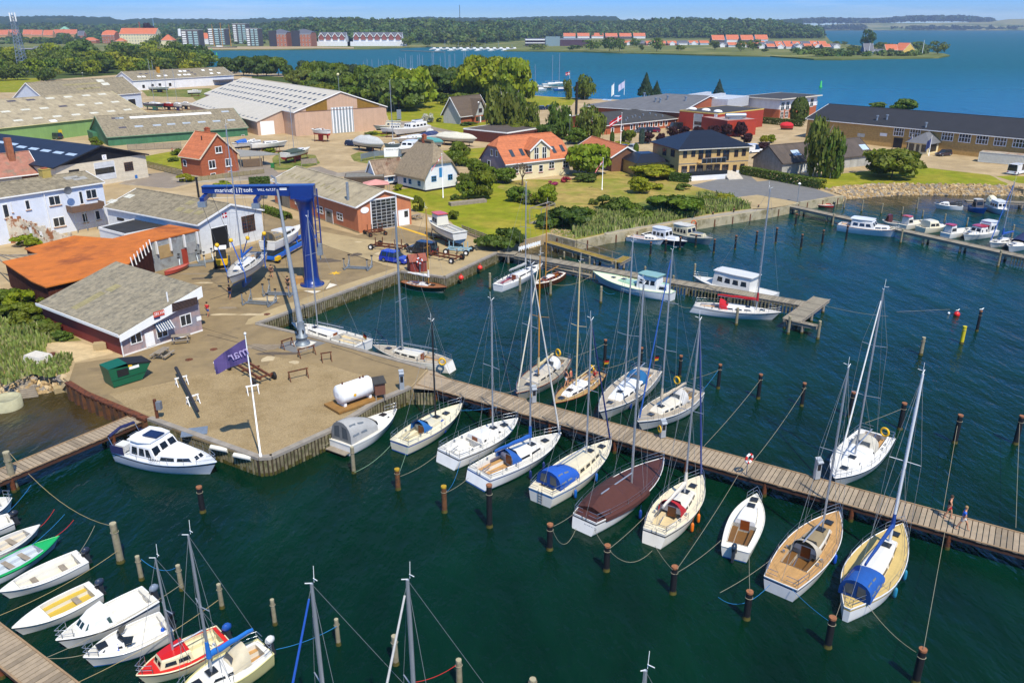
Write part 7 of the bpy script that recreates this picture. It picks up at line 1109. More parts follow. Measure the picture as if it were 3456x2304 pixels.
for lb,a,za,b,zb,sg,m in[('white rope from the brown covered boat to the left black pile',t32(655,45),1,t32(440,185),2.1,.1,None),('sagging white rope between the left black pile and the brown covered boat',t32(640,200),.8,t32(430,215),2.0,1.2,None),('rope from the brown covered boat to the middle black pile',t32(800,215),.9,t32(905,375),2.0,.1,None),('rope from the red hooded yacht to the pile on its left',t32(1255,90),1.2,t32(935,380),2.0,.1,None),('white rope drooping from the red hooded yacht stern',t32(1310,400),.5,t32(930,395),1.9,.9,None),('rope from the red hooded yacht to the pile on its right',t32(1335,360),.6,t32(1490,570),2.0,.1,None),('long rope from the main pier over open water to a pile',t22(2070,1230),1.3,t32(1530,560),2.0,.2,None),('rope from the small wooden seated sloop to its left pile',t32(1915,310),.9,t32(1535,590),1.9,.15,None),('rope from the small wooden seated sloop down to its right pile',t32(2165,440),.8,t32(2170,760),2.0,.1,None),('pale rope from the teak decked yacht to the pile on its left',t33(130,470),1,t33(-330,770),2.0,.15,None),('blue rope drooping from the teak decked yacht',t33(110,700),.9,t33(-345,810),1.8,.9,ROPEB),('blue rope from the teak decked yacht to the right pile',t33(310,745),.9,t33(625,1015),1.9,.1,ROPEB),('rope from the blue tented yacht to the pile behind it',t33(740,850),.9,t33(690,990),2.0,.05,None),('long thin rope from the blue tented yacht towards the corner pile',t33(960,860),.9,t33(1400,1295),.4,.3,None),('tall rope from the main pier to the lower right pile',t33(1655,230),1.3,t33(1468,1265),2.3,.1,None),('green rope from the cream blue banded sloop to the timber pile',t21(1235,960),.9,t21(905,1210),.5,.3,mat('rope_green','8aa888',.8)),('green rope from the cream blue banded sloop to the lichen pile',t21(1385,960),.9,t21(1290,1240),1.2,.1,MATS['rope_green']),('rope from the ladder sloop to the left lichen pile',t21(1640,1050),.9,t21(1310,1245),1.3,.2,None),('rope from the striped yacht to the right lichen pile',t21(1910,1260),.8,t21(1720,1385),1.2,.1,None),('blue rope from the ladder sloop to the right lichen pile',t21(1840,1110),.9,t21(1715,1380),1.3,.5,ROPEB),('bright blue rope from the cream sloop bow to the main pier',t21(1835,665),1.0,t21(2180,632),1.3,.1,ROPEB),('rope from the grey tent boat to the quay',t21(680,950),.7,t21(530,920),1.4,.4,None),('white rope from the navy banded yacht to a pile in the basin',t22(1650,390),1.2,t22(1915,300),2.3,.1,None),('turquoise rope from the navy banded yacht to the basin pile',t22(1700,550),.8,t22(1890,315),2.2,.1,ROPEB),('long rope from the main pier up to the lone basin pile',t22(1765,980),1.3,t22(2265,395),2.0,.2,None),('long rope from the main pier to the pile left of the white sloop',t22(2210,1100),1.3,t23(425,460),2.0,.3,None),('taut rope from the white sloop stern to its right pile',t23(950,775),1.2,t23(1300,640),2.0,.05,None),('rope from the pier to the pile above the walking couple',t23(1640,1540),1.3,t23(1765,800),1.8,.1,None),('rope down the right picture edge to the pier',t33(2280,200),1.3,t23(2315,770),1.9,.1,None),('rope from the green hulled sloop to its pile',t22(620,190),1.2,t22(890,80),2.2,.1,None),('rope from the lashed gear yacht to its pile',t22(880,300),1.2,t22(1200,180),2.2,.2,None),('rope from the pale ketch bow along the pier',t22(-40,500),1.3,t22(105,480),1.1,.2,None),('long sagging beige line carrying the small boat ropes',t20(85,1040),1.7,t30(975,180),1.9,1.2,mat('rope_tan','b09a6a',.9)),('blue rope from the line to the left edge boat',t20(275,1320),1.4,t20(70,1560),.8,.1,ROPEB),('blue rope from the line to the green rimmed boat',t30(570,80),1.1,t30(280,350),.7,.1,ROPEB),('red rope from the line to the grey rowing boat',t30(480,35),1.2,t30(355,190),.7,.1,ROPER),('red rope from the line to the green rimmed boat bow',t30(650,130),1.1,t30(490,275),.7,.1,ROPER),('pale rope from the line to the crate boat outboard',t30(835,180),1.2,t30(690,430),.8,.1,None),('long tan rope from the thick pile to the lower left pier',t30(1040,400),1.0,t30(0,970),1.2,.3,MATS['rope_tan']),('blue rope between the two timber piles',t30(1245,475),1.7,t30(1560,545),1.7,.5,ROPEB),('pale rope from the walkaround boat to the pier corner',t30(765,1310),.9,t30(420,1350),1.2,.1,None),('pale rope from the white cabin boat across to the pier',t30(1610,690),1.5,t30(415,1340),1.2,.3,None),('long yellow rope from the pier to the weedy pile',t30(700,1555),1.2,t30(1925,835),1.2,.3,MATS['rope_tan']),('red rope between the two bottom timber piles',t31(1425,1560),1.3,t31(1800,1410),1.6,.2,ROPER),('blue grey rope from the cream sloop motor to a timber pile',t31(215,1270),.8,t31(750,1065),1.5,.2,ROPEB),('tan rope from the green cutter bow to the varnished boat pile',t12(780,965),1.2,t12(430,1045),1.2,.6,MATS['rope_tan']),('white rope drooping from the red covered yacht stern',t12(1700,1235),.8,t12(1490,1190),1.2,.5,None),('long thin rope from the T pier end across the water',t13(575,1225),1.3,t13(1150,1325),.05,.2,None),('thin rope by the red buoy lying on the water',t13(1230,1285),.05,t13(1700,1265),.15,.0,None),('white rope from the motor yacht bow to the right pier',t13(1280,590),1.0,t13(1400,575),1.3,.4,None),('blue rope from the cutter to the pile beside it',t12(985,1120),.5,t12(870,1095),.9,.3,ROPEB)]:rope(lb,a,za,b,zb,sg,m)
# ----- crane and yard things
CB=mat('crane_blue','0f2f76',.35,var=.06,coat=.3);YEL=mat('hook_yellow','e0b010',.5)
b=P(t11(535,1062));zt=ZH(b.x,b.y,t11(0,168)[1])-G;zb=ZH(b.x,b.y,t11(0,278)[1])-G;r=th_('harbour_crane','tall blue slewing boat crane with white lettering on its jib','crane',b)
mb=MB();mb.lathe([(1.5,.25),(1.5,.4),(.98,.42),(.9,1.4),(.8,4),(.8,zb-1.6),(1.05,zb-.5),(1.25,zb-.3),(1.25,zb)],20);mb.bd('column',CB,r)
mb=MB();mb.box(-1.9,1.9,-1.9,1.9,0,.26);mb.bd('plinth',CONC,r)
e=P(t10(1792,235),G+zb+.75);d=V3((e.x-b.x,e.y-b.y,0));Lj=d.length;d/=Lj;an=atan2(d.y,d.x);n_=V3((-d.y,d.x,0));n_=n_ if n_.y<0 else-n_
mb=MB();J_=lambda s,y,z:tuple(d*s+n_*y+V3((0,0,z)))
def jbox(mb,s0,s1,y0,y1,z0,z1,mi=0,z0b=None):
 z0b=z0 if z0b is None else z0b;return mb.hx([J_(s0,y0,z0),J_(s1,y0,z0b),J_(s1,y1,z0b),J_(s0,y1,z0),J_(s0,y0,z1),J_(s1,y0,z1),J_(s1,y1,z1),J_(s0,y1,z1)],mi)
jbox(mb,-1.3,1.5,-.85,.85,zb-.02,zt,0);jbox(mb,1.5,Lj,-.45,.45,zb+.25,zt-.05,0,zb+.75);jbox(mb,-1.35,Lj,-.6,.6,zt-.05,zt+.05);mb.bd('jib',CB,r)
mb=MB();q=[J_(-1.2,.9,0),J_(-1.6,.3,0)]
for x,y,_ in q:mb.cyl((x,y,zt-.4),(x,y,5.3),.09,n=6)
for k in Rn(4):mb.bar((q[0][0],q[0][1],zt-1.2-k*1.5),(q[1][0],q[1][1],zt-1.2-k*1.5),.06)
mb.bd('cable_pipe',CB,r);mb=MB();x,y,_=J_(-1.4,.6,0);mb.box(x-.3,x+.3,y-.3,y+.3,4.2,5.6);mb.cyl((x,y,3.6),(x,y,4.2),.07,n=6);mb.bd('control_box',GV_,r)
ta=atan2(-d.y,-d.x)
def jl(txt,s,z,sz,nm='lettering'):return ltr(txt,sz,WH,r,J_(s,.47,z),(PI/2,0,ta),nm)
zc=(zb+zt)/2+.3;jl('marina',Lj*.79,zc,.72);jl('toft',Lj*.545,zc,.72);jl('Gr\u00e5sten',Lj*.66,zc-.55,.2);jl('WLL 4x7,5T',Lj*.36,zc+.0,.42)
mb=MB();s0=Lj*.655
for k in(-.55,-.3,0,.3,.55):mb.bar(J_(s0-k,.475,zc-.3),J_(s0-k,.475,zc+.35-abs(k)*.4),.07)
mb.bar(J_(s0-.65,.475,zc+.1),J_(s0,.475,zc+.42),.07);mb.bar(J_(s0+.65,.475,zc+.1),J_(s0,.475,zc+.42),.07);mb.bd('logo',WH,r);mb=MB();jbox(mb,Lj*.16,Lj*.23,.452,.47,zc-.05,zc+.05);jbox(mb,Lj*.16,Lj*.23,.452,.47,zc+.1,zc+.2);jbox(mb,Lj*.5,Lj*.9,.452,.47,zc-.86,zc-.83);mb.bd('plate',WH,r)
hooks=[]
for s,lb in((Lj*.97,0),(Lj*.45,1)):
 mb=MB();x0,y0,_=J_(s,0,0);z=zb+(.72 if lb==0 else.45);a=V3(J_(s,2.1,z-.5));c=V3(J_(s,-2.1,z-.15));mb.bar(a,c,.5,.55);ob=mb.bd('lifting_beam',CB,r);mb=MB()
 for q in(a,c):mb=MB();mb.cbox((q.x,q.y,q.z-.45),(.9,.7,.6),0,an);hooks.append(q);mb.bd('winch',GV_,ob)
# boat in the slings
H=bt_('white sailboat with blue bottom hanging in the slings of the blue crane',t10(2285,755),t10(2015,985),4.7,3.0,1.1,hull='d9d9d4',anti='1f4f80',band='3a4450',boot='d6b84a',lift=3.6,fin=.9,mast=(.55,425),boom=(.34,'1c56a8'),ob=None,ts=.7,win=2,deck='b5b0a6',nm=('Fremad',.8,.75,.32,'1c2330'),keel=.55,spr=2)
M_=H.root
mb=MB()
for(q,tt,sd)in((hooks[0],.78,1),(hooks[1],.78,-1),(hooks[2],.22,1),(hooks[3],.22,-1)):
 A_=V3((b.x+q.x,b.y+q.y,G+q.z-.7));ca,sa=cos(M_.rotation_euler[2]),sin(M_.rotation_euler[2]);lx,ly=H.x(tt),-sd*H.hb(tt)*1.05;e=V3((M_.location.x+lx*ca-ly*sa,M_.location.y+lx*sa+ly*ca,M_.location.z+.9));h_=e.lerp(A_,.42);mk=MB();mk.ball((0,0,0),.28,8);tag(mk.bd('hook_block',YEL,None,h_),['yellow hook block at the far bow sling','yellow hook block at the near bow sling','yellow hook block at the far stern sling','yellow hook block at the near stern sling'][hooks.index(q)],'hook block');mb.tube([A_,h_],.025,4);mb.tube([h_,e,e+V3((0,0,-1.2))],.07,4,1)
ob=tag(mb.bd('boat_slings',[mat('wire','3a3d42',.5),mat('sling_blue','1a57b0',.8)]),'blue slings and cables carrying the hanging sailboat','slings')
# --- other boats ashore
def sbt(lbl,st,bw,z,lift,stand=True,**k):
 k.setdefault('rail',0);H=bt_(lbl,st,bw,z,lift=lift,keel=k.pop('keel',.6),fin=k.pop('fin',.0),**k);L=H.L;R=H.root
 if stand:
  t_=th_('boat_cradle','cradle of the '+lbl,'boat cradle',(R.location.x,R.location.y,G),R.rotation_euler[2]);mb=MB();hh=lift-G+.1
  for x in(-L*.25,L*.22):
   for sd in(-1,1):mb.bar((x,sd*H.B*.42,0),(x,sd*H.B*.3,hh),.1)
   mb.bar((x,-H.B*.42,.12),(x,H.B*.42,.12),.12)
  mb.bar((-L*.32,0,.25),(L*.3,0,.25),.2);mb.bd('frame',k.get('_m')or RST,t_)
 return H
h_=sbt('white cabin boat with beige canopy on the blue trailer',t11(130,660),t11(425,520),G+3.0,G+1.7,False,B=2.9,fb=1.2,name='motor_boat',cat='motor boat',hull='ecebe6',cch=None,ck=(.04,.3,.7,'d8d2c4'),hss=[dict(t=(.32,.78),w=.82,w1=.6,h=.95,h1=.55,nw=2,fw=2,rf=.9)],tent=(.05,.34,1.25,'8f7f62'),ob='26282c',ts=.85)
R=h_.root;t_=th_('boat_trailer','blue hydraulic boat trailer with yellow wheel covers','trailer',(R.location.x,R.location.y,G),R.rotation_euler[2]);mb=MB();L=h_.L
for y in(-1.2,1.2):mb.bar((-L*.55,y,.75),(L*.75,y*.8,.75),.3,.5)
mb.bar((-L*.5,-1.5,.6),(-L*.5,1.5,.6),.4);mb.bar((L*.7,-1,.7),(L*.7,1,.7),.3);[mb.bar((x,y,.7),(x,y*.6,1.5),.15)for x in(-L*.2,L*.2)for y in(-1.1,1.1)];mb.bd('frame',mat('trailer_blue','1f63c0',.4),t_)
for x in(-L*.52,):
 for y in(-1.55,1.55):mb=MB();mb.cyl((x,y-.15,.4),(x,y+.15,.4),.4,n=12);w_=mb.bd('wheel',BLK,t_);mb=MB();mb.box(x-.5,x+.5,y-.22,y+.22,.45,.95);mb.bd('mudguard',YEL,w_)
sbt('white pilot boat with orange wheelhouse roof on a rusty trailer',t11(1835,555),t11(1555,435),G+3.0,G+1.4,B=2.7,fb=1.15,name='pilot_boat',cat='motor boat',hull='e2e0d8',anti='2a4a6a',band='2b3038',cch=None,ck=(.05,.5,.75,'b9b6ae',.4),hss=[dict(t=(.52,.74),w=.75,h=1.5,nw=2,fw=2,rf=.1,c='e6e0cc',roofc='e0562a',over=.1)],ts=.9)
sbt('white sailboat with red keel on a wheeled trolley before the beige hall',t01(678,1150),t01(525,1140),G+3.2,G+2.3,B=2.6,fb=.95,hull='e6e6e2',anti='a82a22',fin=1.4,mast=None,keel=.6,band='2c3550')
for lb,s_,e_,dk in[('varnished cabin motor boat at the back of the boat compound',t01(1350,1105),t01(1068,1108),dict(hss=[dict(t=(.12,.62),w=.75,h=1.2,nw=4,fw=2,c='d9cfae',over=.1)],cch=None,ck=None,hull='d6d0be',name='motor_boat',cat='motor boat',rub='wood')),('grey white cabin motor boat in the boat compound',t01(1345,1130),t01(1128,1130),dict(hss=[dict(t=(.15,.6),w=.75,h=1.1,nw=4,fw=2,c='e6e2d2',over=.1)],cch=None,ck=None,hull='c9d0d6',name='motor_boat',cat='motor boat')),('big white flybridge cruiser in the boat compound',t01(1555,1115),t01(1240,1160),dict(hss=[dict(t=(.1,.6),w=.8,h=1.3,nw=4,fw=3,c='ecebe6'),dict(t=(.2,.42),w=.6,h=2.0,nw=0,fw=1,c='e2e2de',roofc='22305c')],cch=None,ck=None,name='motor_cruiser',cat='motor boat',B=3.6,fb=1.4)),('white sport motor boat with navy hood in the boat compound',t01(1655,1175),t01(1260,1225),dict(cch=(.45,.85,.7,.4),tent=(.12,.42,.9,'22305c'),name='motor_boat',cat='motor boat')),('blue and white cabin boat behind the thatched roof',t01(1465,1250),t01(1310,1320),dict(hss=[dict(t=(.3,.65),w=.75,h=1.2,nw=2,fw=2,c='e6e8ea')],cch=None,name='motor_boat',cat='motor boat',band='2f6ab0')),('dark hulled yacht with a tall mast in the boat compound',t01(1310,1265),t01(1165,1270),dict(mast=(.45,715*K_),hull='5d6a6e',boom=(.4,'cfcabb'))),('white boat with blue hood behind the brick house',t00(2290,1240),t00(2040,1265),dict(tent=(.5,.85,.9,'1f5fb5'),cch=(.3,.5,.6,.4),band='2c3550',hull='e2e2de')),('white sailboat hull beside the carport',t01(-10,1270),t01(315,1245),dict(hull='e6e4dc')),('white keel sailboat with dark green cover near the yard gate',t01(275,1350),t01(512,1300),dict(cover=('3c4a42',.7,.1,.6),anti='8a2a26',mast=(.4,925*K_),hull='ece9e0',ck=None,fin=.6)),('small white motor boat left of the yard gate',t01(75,1235),t01(-60,1245),dict(name='motor_boat',cat='motor boat')),('blue hulled sailboat with green bottom between the halls',t00(1280,905),t00(1448,918),dict(hull='24345c',anti='5aa890',mast=(.5,545*K_),fin=1.2)),('red hulled sailboat between the halls',t00(1440,910),t00(1530,915),dict(hull='a81c22',anti='2a2d34',mast=(.5,625*K_),fin=1.2)),('white sailboat with blue bottom between the halls',t00(1525,910),t00(1605,920),dict(anti='2a4f8a',mast=(.5,618*K_),fin=1.0)),('white sailboat rightmost of the row between the halls',t00(1590,905),t00(1685,910),dict(fin=1.0)),('white sailboat standing before the white hall',t00(1320,765),t00(1495,770),dict(mast=(.3,540*K_),fin=1.0)),('small white boat by the greenhouse frame',t00(1655,800),t00(1780,798),dict())]:
 c_=dict(cch=(.35,.75,.6,.45),win=2,hatch=0,mast=None);c_.update(dk);sbt(lb,s_,e_,G+2.6,G+1.6,fb=c_.pop('fb',1.0),**c_)
for lb,s_,e_,c,hh in[('long boat wrapped in a white tarpaulin on blue supports',t01(1640,1190),t01(1985,1220),'c9c4b2',1.3),('boat under a pale grey tarpaulin beside the compound gate',t01(920,1235),t01(1165,1270),'b9bab6',1.8),('boat under a teal tarpaulin',t01(1470,1230),t01(1690,1250),'4f8e8c',1.0),('boat under a small white tarpaulin behind the sport boat',t01(1540,1165),t01(1610,1170),'d6d4cc',1.2)]:sbt(lb,s_,e_,G+2.4,G+1.4,cover=(c,hh,.0,1.0),cch=None,ck=None,hull='c9c9c4',band='2a4f9a',fin=.5)
sbt('upturned faded red dinghy against the shed wall',t10(1455,940),t10(1670,865),G+.5,G+.15,False,B=1.1,fb=.45,name='dinghy',cat='dinghy',hull='b5483c',deck='b5604f',cch=None,ck=None,ts=.2,win=0)
# --- cars
def car(lbl,rear,front,Lc,c,kd='car',h=1.5,cat='car'):
 a,b_=P(rear),P(front);d=(b_-a).normalized();m_=(a+b_)/2;r=th_(kd if kd!='car' else 'parked_car',lbl,cat,m_,atan2(d.y,d.x));w=Lc*.2;hl=Lc/2;van=kd=='van';pm=mat('car_paint_'+c,c,.25,var=.04,coat=.6);mb=MB();pr=[(-hl,.35),(-hl+.05,.75),(-hl+.12,.95),(hl*.35,.95),(hl*.85,.82 if not van else.98),(hl,.6),(hl,.3)];mb.loft([[(x,y*w,z if abs(y)<1 else z)for x,z in pr]+[(hl-.2,y*w,.22),(-hl+.2,y*w,.22)]for y in(-1,-.9,.9,1)][1:3],0,True,True,False);mb.tpr(-hl,hl,-w,w,.3,.85,.06,.06);mb.bd('body',pm,r)
 x0,x1=(-hl+.1,hl*.42)if kd in('car','estate')else(-hl+.06,hl*.55);mb=MB();mb.tpr(x0,x1,-w*.95,w*.95,.92,h,.25 if not van else.08,.16,0,.7);gl=mb.bd('window',GL,r);mb=MB();mb.tpr(x0+.2 if not van else x0+.07,x1-.62,-w*.8,w*.8,h-.02,h+.05,.05,.05);mb.bd('roof',pm,r);mb=MB();[mb.bar((x,s_*w*.97,.9),(x,s_*w*.82,h),.09,.05)for x in(x0+.35,(x0+x1)/2-.2)for s_ in(-1,1)];mb.bd('pillars',pm,gl)
 if van:
  mb=MB();mb.box(x0+.1,(x0+x1)/2+.3,-w*.97,w*.97,.9,h-.1);mb.bd('side_panel',pm,r)
 for x in(-hl*.62,hl*.62):
  for s_ in(-1,1):mb=MB();mb.cyl((x,s_*w*.78,.32),(x,s_*w*1.01,.32),.32,n=12);wh=mb.bd('wheel',BLK,r);mb=MB();mb.cyl((x,s_*w*1.0,.32),(x,s_*w*1.03,.32),.19,n=10);mb.bd('rim',GV_,wh)
 for nm_,xx,mm_ in(('headlight',hl-.04,WH),('tail_light',-hl+.02,mat('lamp_red','a01818',.3))):
  for s_ in(-1,1):mb=MB();mb.box(xx-.05,xx+.05,s_*w*.75-.14,s_*w*.75+.14,.62,.78);mb.bd(nm_,mm_,r)
car('bright blue estate car parked by the red harbour shed',t11(1160,830),t11(1375,865),4.4,'1233a8');car('black compact van parked behind the blue car',t11(1610,785),t11(1400,755),4.4,'23252b','van',1.8,'van');car('dark green van beside the pale green hall',t00(550,1232),t00(425,1225),4.6,'3f4a3c','minibus',1.85,'van');car('dark blue car at the boat compound gate',t01(845,1285),t01(930,1292),4.2,'1a2340')
for a in[('dark red car before the brick office',t02(1350,1168),t02(1292,1166),4.2,'7a1420'),('dark car left of the dark red one',t02(1285,1168),t02(1232,1166),4.2,'20242c'),('grey car at the office corner',t02(1225,1170),t02(1168,1172),4.2,'4a4f58'),('silver car in the villa drive',t02(1155,1325),t02(1085,1322),4.2,'b5babf'),('dark car beside the silver one in the drive',t02(1062,1328),t02(992,1326),4.2,'23282c'),('yellow car below the red hall',t02(2050,1180),t02(1985,1178),4.2,'d6b81c'),('silver car between the purple trees',t02(1815,1160),t02(1765,1162),4.2,'a9adb2'),('dark car among the purple trees',t02(1930,1165),t02(1880,1165),4.2,'2b3550'),('dark car right of the yellow car',t02(2090,1190),t02(2040,1192),4.2,'1c1e22'),('black car beside the shore park',t02(335,970),t02(302,970),4,'1a1c20'),('dark blue car at the low flat roof',t02(430,965),t02(350,968),4.6,'232c3c'),('dark purple grey car at the school porch',t03(1695,1370),t03(1585,1380),4.3,'3a333c')]:car(*a)
car('black van parked at the red hall',t02(1555,1140),t02(1452,1145),5.2,'16181c','van',2.1,'van');car('white delivery van at the right edge',t03(2215,1550),t03(2352,1520),5.2,'e2e4e6','van',2.3,'van');car('white van behind the dark villa',t02(2165,1350),t02(2230,1345),5,'e2e4e6','van',2.2,'van')
# --- trailers, cradles, trestles
def trailer(lbl,a,b_,m=RST,posts=True,w=1.1,wr=.42):
 A_,B_=P(a),P(b_);L=(B_-A_).length;r=th_('boat_trailer',lbl,'trailer',(A_+B_)/2,atan2(B_.y-A_.y,B_.x-A_.x));mb=MB()
 for y in(-w*.55,w*.55):mb.bar((-L/2,y,.62),(L/2,y,.62),.14,.2)
 for x in(-L*.42,0,L*.42):mb.bar((x,-w,.6),(x,w,.6),.14)
 if posts:[mb.bar((x,s*w*.8,.6),(x,s*w*.85,1.5+.4*(i%2)),.1)for i,(x,s)in enumerate(((-L*.3,1),(-L*.3,-1),(L*.3,1),(L*.3,-1)))]
 mb.bd('frame',m,r)
 for x in(-L*.42,L*.42):
  for s in(-1,1):mb=MB();mb.cyl((x,s*w,wr),(x,s*(w+.24),wr),wr,n=14);wh=mb.bd('wheel',BLK,r);mb=MB();mb.cyl((x,s*(w+.2),wr),(x,s*(w+.26),wr),wr*.5,n=10);mb.bd('rim',WH if wr>.4 else RST,wh)
trailer('small rusty trailer before the glazed workshop door',t11(1010,615),t11(1165,595),wr=.32);trailer('long rusty boat trailer behind the blue car',t11(1070,720),t11(1350,755));trailer('large rusty boat trailer right of the red shed',t11(1560,800),t11(1830,850));trailer('rusty trailer with pale blue beam near the plank fence',t11(1720,760),t11(1930,775),mat('pale_blue_steel','8fb0bc',.6,var=.2));trailer('long low rusty trailer on the shingle behind the flag',t20(2090,270),t21(130,430),posts=False,w=.9,wr=.36)
def cradle(lbl,p,rz,L=3.2,w=2.2):
 b_=P(p);r=th_('boat_stand',lbl,'boat stand',b_,rz);mb=MB()
 for y in(-.35,.35):mb.bar((-L/2,y,.14),(L/2,y,.14),.14)
 for x in(-L/2,L/2):
  mb.bar((x,-w/2,.1),(x,w/2,.1),.14)
  for s in(-1,1):mb.bar((x,s*w/2,.1),(x,s*(w/2-.1),1.5),.1);mb.bar((x,s*.3,.15),(x,s*(w/2-.1),.9),.07)
 mb.bd('frame',GV_,r);mb=MB();[mb.cbox((x,s*(w/2-.1),1.58),(.3,.12,.16))for x in(-L/2,L/2)for s in(-1,1)];mb.bd('pad',BLK,r)
cradle('grey steel boat stand alone left of the blue car',t11(940,905),-.15);cradle('grey steel boat stand nearest the crane foot',t11(245,1135),-.1);cradle('grey steel boat stand in front of the hanging boat',t11(70,1215),-.2);cradle('grey steel boat stand against the white shed wall',t10(1700,885),.35);cradle('grey steel stand beside the open workshop door',t10(1820,850),.5,2)
def tre(lbl,a,b_,h,m,sp=.35):
 A_,B_=P(a),P(b_);u=(B_-A_);L=u.length;mb=MB();mb.bar((0,0,h),(L,0,h),.1)
 for x in(.1,L-.1):[mb.bar((x,0,h),(x,s*sp,0),.06)for s in(-1,1)];mb.bar((x,-sp*.6,h*.4),(x,sp*.6,h*.4),.05)
 return tag(mb.bd('trestle',m,None,A_,atan2(u.y,u.x)),lbl,'trestle')
tre('rusty trestle nearest the mast crane',t21(265,130),t21(365,95),.9,RST);tre('rusty trestle with a long top bar',t21(410,205),t21(560,165),.9,RST);tre('short rusty trestle at the asphalt edge',t21(610,240),t21(710,225),.9,RST);tre('rusty trestle standing on the shingle',t21(325,410),t21(500,370),.9,RST)
for i,(a,b_)in enumerate(((t20(1550,455),t20(1660,425)),(t20(1650,625),t20(1760,590)),(t20(1890,310),t20(2000,295)),(t20(2175,525),t20(2290,505)))):tre('white metal trestle '+['under the upper end of the lying mast','under the lower end of the lying mast','below the purple flag','right of the lying mast'][i],a,b_,.75,WH)
A_,B_=P(t20(1552,290),G+.85),P(t20(1745,672),G+.85);mb=MB();mb.cyl(A_,B_,.16,.13,8);tag(mb.bd('lying_mast',mat('wrapped_mast','2a2a2c',.7,var=.4,vs=6)),'black wrapped mast lying on white trestles','mast')
# --- dumpster, tables, tank
r=th_('waste_container','dark green waste container with black lid at the yard edge','waste container',(P(t20(1030,462))+P(t20(1265,390)))/2,atan2(*(lambda v:(v.y,v.x))(P(t20(1265,390))-P(t20(1030,462)))));GRN=mat('container_green','0c5a3c',.4,var=.08)
mb=MB();mb.add([(-1.5,-.1,.1),(1.1,-.1,.1),(2.1,-.1,1.5),(-1.7,-.1,1.9),(-1.5,1.8,.1),(1.1,1.8,.1),(2.1,1.8,1.5),(-1.7,1.8,1.9)],[(0,1,2,3),(7,6,5,4),(1,5,6,2),(4,0,3,7),(0,4,5,1)]);mb.add([(-1.7,-.1,1.9),(0,-.1,2.0),(0,1.8,2.0),(-1.7,1.8,1.9)],[(0,1,2,3)]);mb.box(-1.6,1.5,-.16,-.1,.75,.85);mb.bd('body',GRN,r);mb=MB();mb.hx([(0,-.15,1.85),(2.15,-.15,1.45),(2.15,1.85,1.45),(0,1.85,1.85),(0,-.15,2.0),(2.15,-.15,1.58),(2.15,1.85,1.58),(0,1.85,2.0)]);mb.bd('lid',BLK,r);mb=MB();mb.box(-1.0,0,-.15,-.105,.95,1.6);mb.bd('hatch',BLK,r);mb=MB();mb.box(.1,1.0,-.13,-.105,1.35,1.6);mb.bd('label_plate',WH,r);mb=MB();mb.box(.05,.4,-.135,-.105,1.62,1.8);mb.bd('warning_plate',YEL,r)
def table(lbl,p,rz):
 r=th_('picnic_table',lbl,'picnic table',P(p),rz);mb=MB();[mb.box(-.9,.9,-.36+i*.15,-.24+i*.15,.7,.75)for i in Rn(5)];mb.bd('top',OW,r)
 for s in(-1,1):mb=MB();mb.box(-.9,.9,s*.75-.13,s*.75+.13,.4,.45);mb.bd('bench',OW,r)
 mb=MB();[(mb.bar((x,-.75,.36),(x,.75,.36),.08),mb.bar((x,-.2,.7),(x,-.65,0),.08),mb.bar((x,.2,.7),(x,.65,0),.08))for x in(-.65,.65)];mb.bd('legs',OW,r)
table('weathered picnic table standing free in front of the office',t20(1435,195),1.4);table('weathered picnic table beside the office wall',t20(1600,60),.3);table('picnic table behind the terracotta workshop',t11(1450,470),.9)
A_,B_=P(t21(790,660)),P(t21(1070,560));u=B_-A_;r=th_('fuel_tank','white cylindrical fuel tank on a wooden pallet at the quay','fuel tank',A_,atan2(u.y,u.x));L=u.length;mb=MB();q=[(-.12,.3),(0,.75),(.1,.85),(L-.1,.85),(L,.75),(L+.12,.3)]
mb.loft([[(x,.35+rr*cos(i*PI/10),1.25+rr*sin(i*PI/10))for i in Rn(20)]for x,rr in q]);mb.bd('tank',WH,r);mb=MB();mb.box(-.7,L+.5,-.75,1.6,.08,.26);mb.bd('pallet',mat('pallet_wood','8a6530',.85,var=.2),r);mb=MB();[mb.box(x,x+.25,-.2,.9,.26,.55)for x in(.2,L-.5)];mb.bd('saddle',WH,r);mb=MB();[mb.cyl((x,.35,2.05),(x,.35,2.3),.07,n=6)for x in(.5,L*.7,L*.8)];mb.bd('valve',RST,r);mb=MB();mb.cyl((L*.35,-.52,1.2),(L*.35,-.5,1.2),.14,n=8);mb.bd('emblem',mat('emblem_yellow','e2a81c',.5),r)
b_=P(t21(1130,570));r=th_('pump_box','brown wooden box with felt roof on posts beside the tank','box',b_,.4);mb=MB();mb.box(-.45,.45,-.35,.35,.6,1.7);mb.bd('cabinet',mat('brown_box','6d4634',.8),r);mb=MB();mb.hx([(-.55,-.5,1.68),(.55,-.5,1.68),(.55,.5,1.95),(-.55,.5,1.95),(-.55,-.5,1.76),(.55,-.5,1.76),(.55,.5,2.03),(-.55,.5,2.03)]);mb.bd('roof',BITU,r);mb=MB();[mb.box(x-.05,x+.05,y-.05,y+.05,0,.6)for x in(-.4,.4)for y in(-.3,.3)];mb.bd('legs',OW,r)
